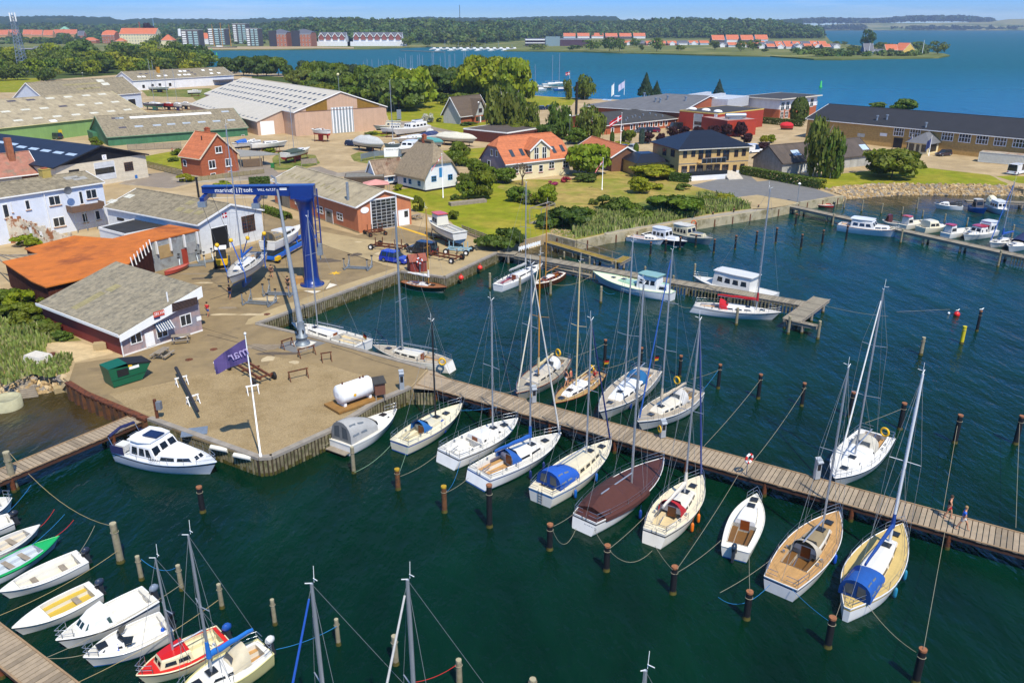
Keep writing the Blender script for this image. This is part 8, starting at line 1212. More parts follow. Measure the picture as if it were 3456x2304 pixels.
def pedestal(lbl,p,z,h,c='aab0b5',hose=True):
 r=th_('power_pedestal',lbl,'power pedestal',P(p,z),.25);mb=MB();mb.box(-.2,.2,-.16,.16,0,h);mb.hx([(-.22,-.3,h-.25),(.22,-.3,h-.25),(.22,.18,h-.02),(-.22,.18,h-.02),(-.22,-.3,h-.18),(.22,-.3,h-.18),(.22,.18,h+.08),(-.22,.18,h+.08)]);mb.bd('housing',mat('pedestal_grey',c,.45,.3),r);mb=MB();mb.box(-.13,.13,-.175,-.162,h*.45,h*.75);mb.bd('sockets',BLK,r)
 if hose:mb=MB();mb.torus((-.3,0,.75),.28,.05,'x',12,5);mb.bd('hose',YEL,r)
pedestal('tall grey pedestal at the root of the main pier',t21(1325,488),G,1.9,hose=False);pedestal('grey power pedestal with yellow hose below the pale ketch',t22(265,590),ZP+.06,1.5);pedestal('grey power pedestal with yellow hose in the middle of the pier',t22(1400,898),ZP+.06,1.5);pedestal('slim grey power pedestal beside the white sloop',t23(520,1262),ZP+.06,1.6,hose=False)
b_=P(t22(2140,1228),ZP+.06);r=th_('lifebuoy_post','post with red and white lifebuoy on the main pier','lifebuoy post',b_,.6);mb=MB();mb.cyl((0,0,0),(0,0,1.75),.035,n=6);mb.bd('post',GV_,r);mb=MB();mb.torus((0,-.08,1.35),.33,.09,'y',16,7,0,1);mb.bd('lifebuoy',[WH,mat('buoy_red','c8281c',.5)],r)
A_,B_=P(t11(1400,945)),P(t11(1545,930));u=B_-A_;r=th_('harbour_shed','small dark red harbour shed with a pitched roof','shed',A_,atan2(u.y,u.x));L=u.length;RD=mat('shed_red','7d2f24',.8,var=.15,stp=('X',.15,.01,.2));mb=MB();mb.box(0,L,0,1.8,0,1.5);mb.bd('wall',RD,r);mb=MB();[mb.hx([(-.1,y0,1.45),(L+.1,y0,1.45),(L+.1,.9,2.2),(-.1,.9,2.2),(-.1,y0,1.55),(L+.1,y0,1.55),(L+.1,.9,2.32),(-.1,.9,2.32)])for y0 in(-.15,1.95)];mb.bd('roof',mat('shed_roof','8a4a38',.8,var=.15),r)
b_=P(t11(1485,945));r=th_('lifebuoy_post','post with white and red lifebuoy in front of the red shed','lifebuoy post',b_,-.2);mb=MB();mb.cyl((0,0,0),(0,0,1.9),.05,n=6);mb.bd('post',GV_,r);mb=MB();mb.torus((0,-.1,1.7),.36,.1,'y',16,7,0,1);mb.bd('lifebuoy',[WH,MATS['buoy_red']],r)
b_=P(t11(455,1040),G+.04);mb=MB();mb.box(-.8,.8,-.6,.6,.0,.9);[mb.box(x-.05,x+.05,-.63,.63,0,.95)for x in(-.8,0,.8)];tag(mb.bd('crate',mat('crate_wood','b0854a',.8,var=.15),None,b_,.1),'wooden crate at the foot of the blue crane','crate')
# mast crane, flagpoles
b_=P(t21(447,78),G+.05);top=P(t11(207,110),1);zt=13.2;q=P(t11(207,112),G+zt);r=th_('mast_crane','grey leaning mast crane on a round base at the quay','crane',b_);mb=MB();mb.lathe([(.8,0),(.8,.12),(.5,.15),(.5,.7),(.62,.72),(.62,.85),(.42,.9),(.38,2.4)],14);mb.bd('base',mat('crane_grey','7d868c',.5,.3),r);mb=MB();mb.cyl((0,0,2.2),q-b_,.3,.11,10);mb.bar(q-b_,q-b_+V3((-.5,0,.35)),.2);mb.bd('boom',mat('boom_grey','868c90',.5,.2),r);mb=MB();mb.cyl((.0,-.35,1.4),(.0,.4,1.4),.35,n=10);mb.bd('winch_drum',BLK,r);mb=MB();mb.cyl(q-b_,V3((q.x-b_.x+.3,q.y-b_.y,1.6)),.018,n=4);mb.bd('hoist_wire',BLK,r)
def flag(lbl,base,topy,fl=None,h0=.7,z=G,r0=.075):
 b_=P(base,z);h=ZH(b_.x,b_.y,topy)-z;r=th_('flagpole',lbl,'flagpole',b_);mb=MB();mb.lathe([(r0*1.6,0),(r0*1.6,.3),(r0,.32),(r0*.5,h)],8);mb.ball((0,0,h+.06),.1,8);mb.bd('pole',WH,r)
 if fl:
  w,hh,droop,ms,kd=fl;mb=MB();nx,ny=12,6;f=lambda i,j:(-w*i/nx*.94,.22*sin(i*.9+j*.25)*i/nx,h-.35-hh*j/ny*(1-(.35*i/nx if kd=='taper' else 0))-droop*(i/nx)**1.15)
  for i in Rn(nx):
   for j in Rn(ny):
    mi=1 if kd=='cross' and(j in(2,3)and False or i in(3,)or j==3)else 0;qd=[f(i,j),f(i+1,j),f(i+1,j+1),f(i,j+1)];mb.add(qd,[(0,1,2,3)],mi,True)
  fo=mb.bd('flag',ms,r)
  if kd=='taper':ltr('mar',1.0,mat('flag_print','b9a8cf',.8),fo,(-w*.24,-.14,h-.35-hh*.42-droop*.22),(PI/2,-atan2(droop,w)*.7,0),mirror=True)
 return r
PUR=clo('564779');flag('white flagpole with a drooping purple flag on the shingle',t20(2300,1078),1130-2,(2.6,1.75,1.6,[PUR],'taper'));DKF=[clo('b5202c'),clo('ececec')]
flag('white flagpole with a red and white flag behind the villa',t02(1025,1378),1000*K_,(3.2,1.2,1.9,DKF,'cross'));flag('white flagpole in the dry garden with a red and white pennant',t12(867,212),1398*K_,(1.6,.4,2.2,DKF,'cross'));flag('white flagpole on the thatched cottage lawn',t11(1687,282),1360*K_,(2.2,.3,2.6,DKF,'cross'));flag('flagpole with a white flag left of the pair by the sound',t02(970,835),732*K_,(1.2,5,1,[WH],''));flag('flagpole with a white and purple flag by the sound',t02(1062,838),708*K_,(3,3,2,[clo('c9c4dc')],''));flag('white pole with blue flag left of the school porch',t03(1345,1340),1190*K_,(1.2,2.2,1.2,[clo('2a3a6a')],''));flag('white pole with blue flag right of the school porch',t03(1510,1375),1205*K_,(1.2,2.2,1.2,[clo('2a3a6a')],''));flag('red flag on a pole at the boat stage',t02(580,760),628*K_,(2.4,1.6,.5,DKF,'cross'))
# fences
def fnc(lbl,pts,h,m,boards=3,post=2.0,name='fence'):
 r=th_(name,lbl,'fence',(0,0,G));q=[P(p)for p in pts];k=MB();ps=[]
 for a,b_ in zip(q,q[1:]):
  for i in Rn(boards):z=h*(i+.7)/boards;k.bar((a.x,a.y,z),(b_.x,b_.y,z),.04,h/boards*.72)
  n=max(1,int((b_-a).length/post));ps+=[a.lerp(b_,i/n)for i in Rn(n)]
 k.bd('boards',m,r)
 for p in ps+[q[-1]]:mb=MB();mb.bar((p.x,p.y,0),(p.x,p.y,h+.12),.11);mb.bd('post',m,r)
fnc('weathered board fence along the quay beside the rose thicket',[t11(1855,590),t11(2235,735)],1.2,OW,4);fnc('board fence round the brick house garden',[t00(1245,1465),t00(1600,1555)],1.5,mat('fence_brown','857a55',.9,var=.2),5);fnc('low picket fence along the road at the brick house',[t10(1712,138),t10(2330,66)],.9,MATS['fence_brown'],5,1.5);fnc('grey board fence in front of the green hall',[t00(1130,1330),t00(1600,1310)],1.6,OW,5);fnc('white fence on the small beach',[t12(135,755),t12(320,700)],.6,WH,1,.5);fnc('brown board fence beside the villa drive',[t02(945,1450),t02(1150,1490)],1.6,mat('fence_dark','4f3526',.85),5);fnc('wire mesh posts of the boat compound',[t01(965,1425),t01(1080,1400),t01(1320,1380)],1.7,GV_,1,3);fnc('wooden posts of the yard gate fence',[t01(440,1470),t01(575,1460)],1.6,OW,1,2.5);fnc('dark garden fence below the shrubs',[t12(190,260),t12(330,350),t12(400,360)],1.0,MATS['fence_dark'],3)
q=[P(t12(*p))for p in((230,510),(330,515),(450,465),(400,450))];r=th_('pavilion','open wooden pavilion frame beside the big dark bush','pavilion',(0,0,G));mb=MB();mb.prm([(p.x,p.y)for p in q],0,.2);mb.bd('floor',OW,r);mb=MB();[mb.bar((p.x,p.y,0),(p.x,p.y,2.6),.12)for p in q];[mb.bar((a.x,a.y,2.6),(b_.x,b_.y,2.6),.12)for a,b_ in zip(q,q[1:]+q[:1])];mb.bd('frame',OW,r)
A_,B_=P(t11(1745,352)),P(t11(2060,318));mb=MB();mb.bar((A_.x,A_.y,G+.3),(B_.x,B_.y,G+.3),1.2,.6);tag(mb.bd('raised_bed',OW),'long grey plank raised bed on the lawn','raised bed')
def board(lbl,p,w,h,z0,txt,rz=.2,c=None):
 b_=P(p);r=th_('sign_board',lbl,'sign',b_,rz);mb=MB();mb.box(-w/2,w/2,-.04,.04,z0,z0+h);mb.bd('panel',c or WH,r);mb=MB();[mb.box(x-.06,x+.06,.05,.15,0,z0+h)for x in(-w*.4,w*.4)];mb.bd('frame',GV_,r)
 for i,(t,s)in enumerate(txt):ltr(t,s,mat('sign_ink','2a3038',.6),r,(0,-.046,z0+h*(.75-.35*i)),(PI/2,0,0))
board('white billboard in front of the boat compound',t01(1245,1405),4.2,2.2,.6,[('MARINA TOFT',.5)]);board('grey pylon sign by the park lawn',t01(1300,1060),1.5,3.2,.3,[],.2,GV_)
# small yard things
mb=MB();mb.lathe([(1.25,-.5),(1.25,1.0),(1.05,1.0),(1.0,.85),(.05,.85)],20);tag(mb.bd('concrete_ring',mat('mossy_concrete','a39f80',.9,var=.2),None,P(t20(70,640),0)),'round concrete well ring standing in the inlet','concrete ring')
mb=MB();mb.lathe([(.3,0),(.33,.3),(.3,.6),(.31,.9)],12);tag(mb.bd('rusty_barrel',RST,None,P(t20(478,235))),'rusty oil barrel on the west bank','barrel')
mb=MB();mb.tpr(-1.3,1.3,-.9,.9,0,1.0,.25,.25);tag(mb.bd('tarp_stack',clo('c9c2b4'),None,P(t20(350,255)),-.4),'stack covered by a pale tarpaulin on the west bank','covered stack')
mb=MB();mb.box(-.6,.6,-.4,.4,0,.7);tag(mb.bd('concrete_block',CONC,None,P(t20(890,125)),.3),'concrete block against the red wall','block');mb=MB();mb.box(-.9,.9,-.7,.7,-.4,.5);tag(mb.bd('concrete_block',CONC,None,P(t20(570,480),0),.6),'broken slab at the corner of the steel piling','block')
A_,B_=P(t20(180,330),G-.2),P(t20(270,545),.1);mb=MB();[mb.cbox(A_.lerp(B_,i/13),(1.3,.22,.12),0,.35)for i in Rn(14)];tag(mb.bd('wooden_steps',OW),'rotten wooden steps going down into the inlet','steps')
b_=P(t20(1390,740));r=th_('service_post','rusty service post with a box at the pier root','post',b_);mb=MB();mb.box(-.1,.1,-.1,.1,0,1.8);mb.bd('post',RST,r);mb=MB();mb.box(.12,.5,-.2,.2,.9,1.6);mb.bd('box',mat('box_grey','70757a',.5),r)
mb=MB();mb.box(-1,1,-.7,.7,0,.06);tag(mb.bd('steel_plate',GV_,None,P(t20(1715,855),G+.02),.3),'grey steel plate lying at the quay edge','plate')
for i,(p,c)in enumerate(((t11(1845,985),'e23a2c'),(t11(2012,897),'e23a2c'),(t11(320,1325),'e0562a'))):q=P(p,.9);mb=MB();mb.ball((0,0,0),.36,12);mb.cyl((0,0,.3),(0,0,.55),.06,n=6);tag(mb.bd('ball_fender',mat('ball_'+c,c,.4),None,q),['red ball fender nearest the quay corner','red ball fender in the middle of the quay','orange ball fender beside the racing yacht bow'][i],'fender')
for i in Rn(12):a=V3(P(t11(250+i*82,1335-i*29),.75));mb=MB();mb.bar((-.9,0,0),(.9,0,0),.16,.14);tag(mb.bd('quay_fender',mat('fender_cream','cfc39a',.8),None,a+V3((.25,-.35,(i%2)*.35-.2)),atan2(*(lambda v:(v.y,v.x))(P(t11(1310,930))-P(t11(48,1392))))),'pale fender strip bolted to the plank quay below the crane','quay fender','pale fender strips of the crane quay')
for i,p in enumerate((t20(1935,975),t20(2140,1045))):q=P(p,G-.1);mb=MB();mb.cyl((-.8,0,0),(.8,0,0),.2,n=10);tag(mb.bd('quay_fender',mat('fender_white','d8d4c6',.8),None,q+V3((.1,-.3,-.1)),-.35),['white roll fender on the quay near the cruiser bow','white roll fender right of the first on the quay'][i],'quay fender')
q=P(t13(1757,1318),0);mb=MB();mb.ball((0,0,.15),.36,14);tag(mb.bd('buoy',mat('buoy_orange_red','d8261c',.4),None,q),'round red mooring buoy with a gull','buoy');q2=P(t13(1687,1305),0);mb=MB();mb.ball((0,0,.1),.15,10);tag(mb.bd('buoy',WH,None,q2),'small white float beside the red buoy','buoy')
def gull(lbl,loc,rz):
 mb=MB();mb.loft([[(x,r*cos(i*PI/4),.13+h+r*.9*sin(i*PI/4))for i in Rn(8)]for x,r,h in((-.26,.01,.02),(-.16,.05,.01),(-.02,.09,0),(.1,.08,.02),(.17,.05,.09),(.22,.05,.13),(.27,.03,.13),(.33,.006,.12))]);o_=mb.bd('gull',WH,None,loc,rz);mb=MB();[mb.loft([[(-.3,s*.03,.14),(-.3,s*.05,.15),(-.3,s*.03,.16)],[(-.05,s*.085,.12),(-.05,s*.11,.17),(-.05,s*.07,.2)],[(.08,s*.075,.13),(.08,s*.085,.15),(.08,s*.07,.17)]])for s in(-1,1)];mb.bd('wing',GV_,o_);mb=MB();[mb.cyl((0,s*.03,0),(0,s*.03,.08),.008,n=4)for s in(-1,1)];mb.bd('legs',YEL,o_);return tag(o_,lbl,'bird')
gull('white gull standing on the red buoy',P(t13(1757,1318),0)+V3((0,0,.5)),.3);b_=P(t13(1935,1455),0);gull('white gull on the black pile near the red buoy',(b_.x,b_.y,ZH(b_.x,b_.y,560+1275*K_)),.2)
q=P(t12(1672,525));buoyring('orange lifebuoy on the black post of the sea wall',t12(1675,500),G+.9,'d8642c',None,'y')
# tractor
b_=P(t10(1965,880));r=th_('yard_tractor','small white and yellow yard tractor behind the hanging boat','tractor',b_,1.9);mb=MB();mb.box(-1.6,1.5,-.75,.75,.5,1.2);mb.bd('chassis',YEL,r);mb=MB();mb.tpr(-.9,.7,-.7,.7,1.2,2.5,.1,.08);cb=mb.bd('cab',GL,r);mb=MB();mb.box(-.95,.75,-.75,.75,2.5,2.65);mb.bd('roof',WH,cb)
for x in(-1.1,1.0):
 for y in(-.85,.85):mb=MB();mb.cyl((x,y-.2,.55),(x,y+.2,.55),.55,n=12);mb.bd('wheel',BLK,r)
# --- people
SKIN=mat('skin','c08a68',.6,var=.05)
def pn_(lbl,p,z,rz,top,bot,hair='3a2a1c',step=.25,arm=.12,sit=False,sc=1.,topl=True):
 b_=P(p,z)if len(p)==2 else V3(p);r=th_('person',lbl,'person',b_,rz);hz=.92 if not sit else.45
 def sk(name,V,E,R,m,par):
  me=bpy.data.meshes.new(name);me.from_pydata([(x*sc,y*sc,q*sc)for x,y,q in V],E,[]);ob=bpy.data.objects.new(name,me);COL.objects.link(ob);ob.parent=par;md=ob.modifiers.new('skin','SKIN');md.use_smooth_shade=True
  for i,v in enumerate(me.skin_vertices[0].data):v.radius=(R[i]*sc,)*2;v.use_root=i==0
  ob.modifiers.new('sub','SUBSURF').levels=1;ob.modifiers[-1].render_levels=1;me.materials.append(m);return ob
 kn=lambda s:(.42,s*.1,hz)if sit else(s*step*.6+.05,s*.1,.5);ft=lambda s:(.45,s*.1,.08)if sit else(s*step,s*.1,.07);V=[(0,0,hz),(0,0,hz+.22),(.0,0,hz+.44),(.02,0,hz+.56),(.03,0,hz+.68),(.04,0,hz+.8),(0,.1,hz-.05),kn(1),ft(1),(ft(1)[0]+.16,.1,.04),(0,-.1,hz-.05),kn(-1),ft(-1),(ft(-1)[0]+.16,-.1,.04),(0,.19,hz+.48),(-arm,.25,hz+.22),(arm*.6,.27,hz-.02),(arm*.8,.26,hz-.12),(0,-.19,hz+.48),(arm,-.25,hz+.22),(-arm*.4,-.27,hz-.02),(-arm*.3,-.26,hz-.12)]
 E=[(0,1),(1,2),(2,3),(3,4),(4,5),(0,6),(6,7),(7,8),(8,9),(0,10),(10,11),(11,12),(12,13),(2,14),(14,15),(15,16),(16,17),(2,18),(18,19),(19,20),(20,21)];R=[.13,.13,.14,.055,.1,.085,.09,.06,.04,.035,.09,.06,.04,.035,.06,.045,.035,.03,.06,.045,.035,.03];sk('body',V,E,R,SKIN,r);sk('shirt',[V[0],V[1],V[2],V[14],V[18]]+([((V[14][0]+V[15][0])/2,.235,hz+.34),((V[18][0]+V[19][0])/2,-.235,hz+.34)]if topl else[]),[(0,1),(1,2),(2,3),(2,4)]+([(3,5),(4,6)]if topl else[]),[.15,.15,.16,.075,.075,.065,.065],clo(top),r)
 sk('shorts',[(0,0,hz+.05),V[6],tuple((V[6][i]*.35+V[7][i]*.65)for i in Rn(3)),V[10],tuple((V[10][i]*.35+V[11][i]*.65)for i in Rn(3))],[(0,1),(1,2),(0,3),(3,4)],[.14,.105,.085,.105,.085],clo(bot),r);mb=MB();mb.ball((.01*sc,0,(hz+.76)*sc),.115*sc,8,0,(1,.95,1));mb.bd('hair',mat('hair_'+hair,hair,.8),r);return r
pa_=atan2(dirv.y,dirv.x)
pn_('person in black vest and red shorts walking on the main pier',t33(1675,112),ZP+.06,pa_,'1a1a1e','b01828',topl=False,step=.2);pn_('person in blue shirt and pale shorts walking on the main pier',t33(1800,212),ZP+.06,pa_,'2a66c0','c9c4bc','9a7a52',step=.34);pn_('person in red shirt and blue shorts walking past the office',t10(1838,1330),G,1.3,'b8222c','2a4f9a');pn_('person in blue shorts standing under the hanging boat',t10(2033,1172),G,1.2,'23262c','2f66a8');pn_('person in brown shirt walking behind the crane',t11(175,985),G,2.0,'5a4638','3a3028');pn_('person in black walking beside the crane foot',t11(322,1090),G,1.9,'1a1b1e','202226')
pn_('person in navy top and white shorts on the green sloop',t22(548,455),1.0,.5,'1c2438','d8d8d4',topl=False);pn_('person in salmon shirt on the green sloop by the mast',t22(590,448),1.0,2.6,'b5604a','4a3a30');pn_('person in red shirt sitting in the green sloop cockpit',t22(805,400),1.05,-2.5,'b01c26','22262e',sit=True);pn_('child in red top playing in the garden by the green hall',t00(1522,1352),G,3.0,'b82a34','3a4a6a',sc=.8)
for i,(p,ty)in enumerate(((t13(352,320),560+160*K_),(t01(2003,1175),905*K_),(t02(580,1250),1020*K_),(t00(405,720),635*K_),(t00(735,700),645*K_))):
 b_=P(p);h=ZH(b_.x,b_.y,ty)-G;r=th_('lamp_post',['grey lamp post at the slipway edge','dark lamp post beside the chalet hedge','lamp post between the birches','lamp post at the meadow edge far left','pale lamp post behind the grey hall roof'][i],'lamp post',b_);mb=MB();mb.cyl((0,0,0),(0,0,h),.07,.05,6);mb.bd('pole',GV_,r);mb=MB();mb.cyl((0,0,h),(0,0,h+.25),.3,.12,8);mb.bd('lamp',WH,r)
sbt('small boat under a bright red tarpaulin in the gravel car park',t03(310,1110),t03(198,1112),G+1.2,G+.5,False,cover=('b8202c',1.0,.0,1.0),cch=None,ck=None,hull='b8202c',B=2.2)
mb=MB();mb.box(-.35,.35,-.35,.35,.1,1.0);mb.box(-.4,.4,-.4,.4,1.0,1.08);tag(mb.bd('wheelie_bin',mat('bin_green','2a7a3c',.5),None,P(t01(185,1482))),'green wheelie bin beside the carport','bin')
# ----- the far shore, town and hills
FARG=mat('far_meadow',(.13,.15,.04),.95,var=.25,vs=.02,col2=(.22,.2,.07),c2s=.01,spec=.1);ZF=1.2
fl=[P(p,ZF)for p in[t00(-900,470),t00(1115,450),t00(1400,441),t00(2352,438),t01(130,438),t01(570,431),t01(900,431),t01(1100,429),t01(1400,416),t01(1560,412),t01(2352,425),t02(0,447),t02(230,449),t02(700,454),t02(1000,464),t02(1300,470),t02(1700,482),t02(2000,489),t02(2352,493),t03(200,500),t03(330,508),t03(500,520),t03(750,522),t03(1000,514),t03(1400,510),t03(1600,506),t03(1700,488),t03(1640,472),t03(1450,452),t03(1200,432),t03(900,405),t03(700,385),t03(640,360),t03(600,310)]]
fl+=[V3((900,3000,ZF)),V3((-3000,3000,ZF)),V3((-3000,900,ZF))]
mb=MB();mb.prm([(p.x,p.y)for p in fl],-1,ZF,0,False);stru('far_shore',mb,FARG)
mb=MB();q=[t00(1390,440),t00(2352,437),t01(130,437),t01(570,430),t01(900,430),t01(900,420),t01(560,415),t01(0,415),t00(1390,420)];mb.prm([(v.x,v.y)for v in(P(p,ZF)for p in q)],-1,ZF+.5);stru('town_quay',mb,CONC)
def ter(name,cols,rows,m,kd='structure',n=90,jit=0,base=ZF,Ds=lambda x:0):
 """ridge of land: cols = skyline (photo x, y) as seen at the ridge; rows = (distance, share of the ridge height)""";xs=[c[0]for c in cols];ys=[c[1]for c in cols];Dr=[d for d,f in rows if f==1][0];mb=MB();R=len(rows);X_=np.linspace(xs[0],xs[-1],n)
 def hgt(px):return ZH(0,Dr+Ds(px),float(np.interp(px,xs,ys)))
 for px in X_:
  z1=hgt(px)
  for d,f in rows:
   d+=Ds(px);z=base+(z1-base)*f+(jit*ru(-1,1)*min(1,f*2)if jit else 0);mb.v.append((XD(px,d,z),d,z))
 for i in Rn(n-1):
  for j in Rn(R-1):mb.f.append((i*R+j,(i+1)*R+j,(i+1)*R+j+1,i*R+j+1));mb.m.append(0);mb.s.append(True)
 ob=mb.bd(name,m);ob['kind']=kd
 def zat_(px,d):
  z1=hgt(px);fs=np.interp(d-Ds(px),[r[0]for r in rows],[r[1]for r in rows]);return base+(z1-base)*float(fs)
 return zat_
SK=lambda t,l:[t(x,y)for x,y in l]
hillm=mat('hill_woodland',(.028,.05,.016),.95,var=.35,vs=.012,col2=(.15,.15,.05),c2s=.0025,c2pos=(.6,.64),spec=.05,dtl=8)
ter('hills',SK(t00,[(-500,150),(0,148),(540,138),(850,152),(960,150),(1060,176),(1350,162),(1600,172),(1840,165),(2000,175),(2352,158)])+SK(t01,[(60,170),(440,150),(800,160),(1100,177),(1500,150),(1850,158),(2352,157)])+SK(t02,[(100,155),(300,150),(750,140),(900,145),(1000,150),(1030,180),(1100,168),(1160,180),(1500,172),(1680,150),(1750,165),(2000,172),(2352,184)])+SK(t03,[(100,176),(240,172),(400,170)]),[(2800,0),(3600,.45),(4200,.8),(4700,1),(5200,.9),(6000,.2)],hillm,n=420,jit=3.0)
WS=lambda px:float(np.interp(px,[-200,850,1000,1650,1850,2650,2800],[2300,2150,1560,1500,2080,2080,2100]))
wz=ter('wooded_slope',SK(t00,[(-500,275),(0,262),(300,250),(560,240),(800,265),(1100,255),(1500,250),(2000,252),(2352,245)])+SK(t01,[(100,240),(440,222),(900,212),(1100,228),(1400,222),(1700,222),(1850,252),(2000,240),(2352,222)])+SK(t02,[(200,220),(400,215),(700,224),(1000,232),(1200,216),(1530,192),(1700,208),(2000,203),(2300,214)])+SK(t03,[(0,205),(150,225),(300,250),(450,262),(540,285),(600,300)]),[(0,0),(80,.1),(350,.5),(650,1),(950,.9),(1300,0)],FLOOR,n=160,Ds=WS)
D0=P(t03(1200,272),0).y
fieldm=mat('far_fields',(.24,.235,.11),.95,var=.15,vs=.004,col2=(.10,.14,.05),c2s=.0015,c2pos=(.5,.54),spec=.05)
fz=ter('far_fields',SK(t03,[(380,240),(690,215),(1000,205),(1500,205),(2060,195),(2200,172),(2352,168),(2700,165),(3400,170)]),[(D0,0),(D0+250,.35),(D0+900,1),(D0+1800,.8)],fieldm,n=60)
# crowns of far woods, one mesh per wood
def quads(n,rng,kd='dome'):
 """n leaf clumps of a unit crown: radius 1, height 0..1""";u=rng.random(n)*2*PI
 if kd=='spruce':
  z=rng.random(n)**1.3;r=(1-z)*(.55+.25*rng.random(n)+.3*((z*8)%1))+.02;c=np.stack([r*np.cos(u),r*np.sin(u),.06+z*.94],1);nr=np.stack([np.cos(u),np.sin(u),np.full(n,.15)],1)
 elif kd=='column':
  z=rng.random(n);r=np.sqrt(np.clip(1-np.abs(2*z-.9)**2.6/1.4,.02,1))*(.9+.1*rng.random(n));c=np.stack([r*np.cos(u),r*np.sin(u),z],1);nr=np.stack([np.cos(u),np.sin(u),z*.6],1)
 else:
  nl={'broad':30,'bush':14,'dome':7,'willow':20}[kd];lo,hi={'broad':(.2,.82),'bush':(.12,.7),'dome':(.3,.75),'willow':(.22,.86)}[kd];L=[]
  for k in Rn(nl):
   a=rng.random()*2*PI;z=lo+(hi-lo)*rng.random();e=(z-(lo+hi)/2)/((hi-lo)/2);rr=sqrt(max(.04,1-(.8 if kd!='willow' else.5)*e*e))*(.35+.42*rng.random());sz=rng.uniform(.26,.42)if kd!='dome' else rng.uniform(.4,.6);L.append((rr*cos(a),rr*sin(a),z,sz,rng.uniform(.75,1.2)))
  L=np.array(L);k=rng.integers(0,nl,n);v=rng.normal(size=(n,3));v[:,2]+=.35;v/=np.linalg.norm(v,axis=1)[:,None];s_=L[k,3]*(.72+.28*rng.random(n));zs=.55 if kd!='willow' else.8;c=L[k,:3]+v*s_[:,None]*np.array([1,1,zs*.62]);nr=v
  if kd=='willow':c[:,2]-=rng.random(n)**2*.22
  c[:,2]=np.clip(c[:,2],.02,1.02);return c,nr,L[k,4]
 return c,nr,.85+.3*rng.random(n)
def lfm(name,C,Nn,size,tint,m,rng,drop=1.0):
 n=len(C);a=rng.normal(size=(n,3));Nn=Nn+rng.normal(size=(n,3))*.45;Nn/=np.linalg.norm(Nn,axis=1)[:,None];t=np.cross(Nn,a);t/=np.linalg.norm(t,axis=1)[:,None]+1e-9;b=np.cross(Nn,t);s=size if np.ndim(size)else np.full(n,size);s=(s*(.65+.7*rng.random(n)))[:,None];b[:,2]*=drop;V=np.stack([C-t*s-b*s*.7,C+t*s*.8-b*s*.5,C+t*s+b*s*.8,C-t*s*.7+b*s],1).reshape(-1,3);me=bpy.data.meshes.new(name);me.vertices.add(4*n);me.loops.add(4*n);me.polygons.add(n);me.vertices.foreach_set('co',V.astype(np.float32).ravel());me.loops.foreach_set('vertex_index',np.arange(4*n,dtype=np.int32));me.polygons.foreach_set('loop_start',np.arange(0,4*n,4,dtype=np.int32))
 me.materials.append(m);at=me.attributes.new('tint','FLOAT_COLOR','FACE');tt=np.ones((n,4),np.float32);tt[:,:3]=np.asarray(tint)[:,None]if np.ndim(tint)==1 else tint;at.data.foreach_set('color',tt.ravel());me.update(calc_edges=True);return me
def wood(name,lbl,pts,m,nq=55,seed=1):
 rng=np.random.default_rng(seed);base=[quads(nq,rng,'dome')for _ in Rn(6)];C=[];Nn=[];S=[];Tn=[]
 for i,(x,y,z,r,h)in enumerate(pts):
  c,nr,t=base[i%6];C.append(c*np.array([r,r,h])+np.array([x,y,z]));Nn.append(nr);S.append(np.full(nq,r*.27));hue=rng.normal(0,.13);tv=t*rng.uniform(.5,1.55);Tn.append(np.stack([tv*(1+hue),tv,tv*(1-hue*.5)],1))
 me=lfm(name,np.concatenate(C),np.concatenate(Nn),np.concatenate(S),np.concatenate(Tn),m,rng);ob=bpy.data.objects.new(name,me);COL.objects.link(ob);return tag(ob,lbl,'wood',None,'stuff')
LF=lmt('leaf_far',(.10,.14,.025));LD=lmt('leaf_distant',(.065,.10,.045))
rng=np.random.default_rng(5);pts=[]
for k in Rn(5200):
 px=rng.uniform(-150,2775);d=WS(px)+20+700*rng.random()**1.1;z=wz(px,d);h=rng.uniform(12,22);pts.append((XD(px,d,z),d,z-2,rng.uniform(6,10.5),h))
for k in Rn(150):
 px=rng.uniform(2690,3130);t=(px-2556)/K_;y=rng.uniform(415,500);q=P((px,y*K_),ZF)
 if t<780 and y<445:continue
 pts.append((q.x,q.y,0,rng.uniform(3,7),rng.uniform(3,7)))
for k in Rn(420):
 px=rng.uniform(-150,950);d=rng.uniform(1480,2200);pts.append((XD(px,d,2),d,0,rng.uniform(4,7),rng.uniform(5,9)if d<2060 else 15))
wood('forest','dense leafy forest covering the slope behind the far shore',pts,LF)
pts=[]
for k in Rn(900):
 px=rng.uniform(2640,3480);d=D0+rng.uniform(950,1500);t=(px-2556)/K_;ytop=float(np.interp(t,[150,480,1000,1400,1750,2040,2080,2600],[178,152,158,133,130,155,185,185]))*K_;zt=ZH(0,d,ytop)*rng.uniform(.75,1.0);pts.append((XD(px,d,5),d,max(2,zt-26),rng.uniform(16,30),26))
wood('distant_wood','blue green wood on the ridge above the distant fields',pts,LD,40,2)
pts=[]
for k in Rn(420):
 px=rng.choice([rng.uniform(2620,2830),rng.uniform(2830,2920),rng.uniform(3010,3500),rng.uniform(3060,3300)]);d=D0+rng.uniform(20,200);pts.append((XD(px,d,2),d,1,rng.uniform(10,18),rng.uniform(15,44)if px<2930 else rng.uniform(12,34)))
wood('shore_wood','trees lining the distant shore below the fields',pts,LD,40,3)
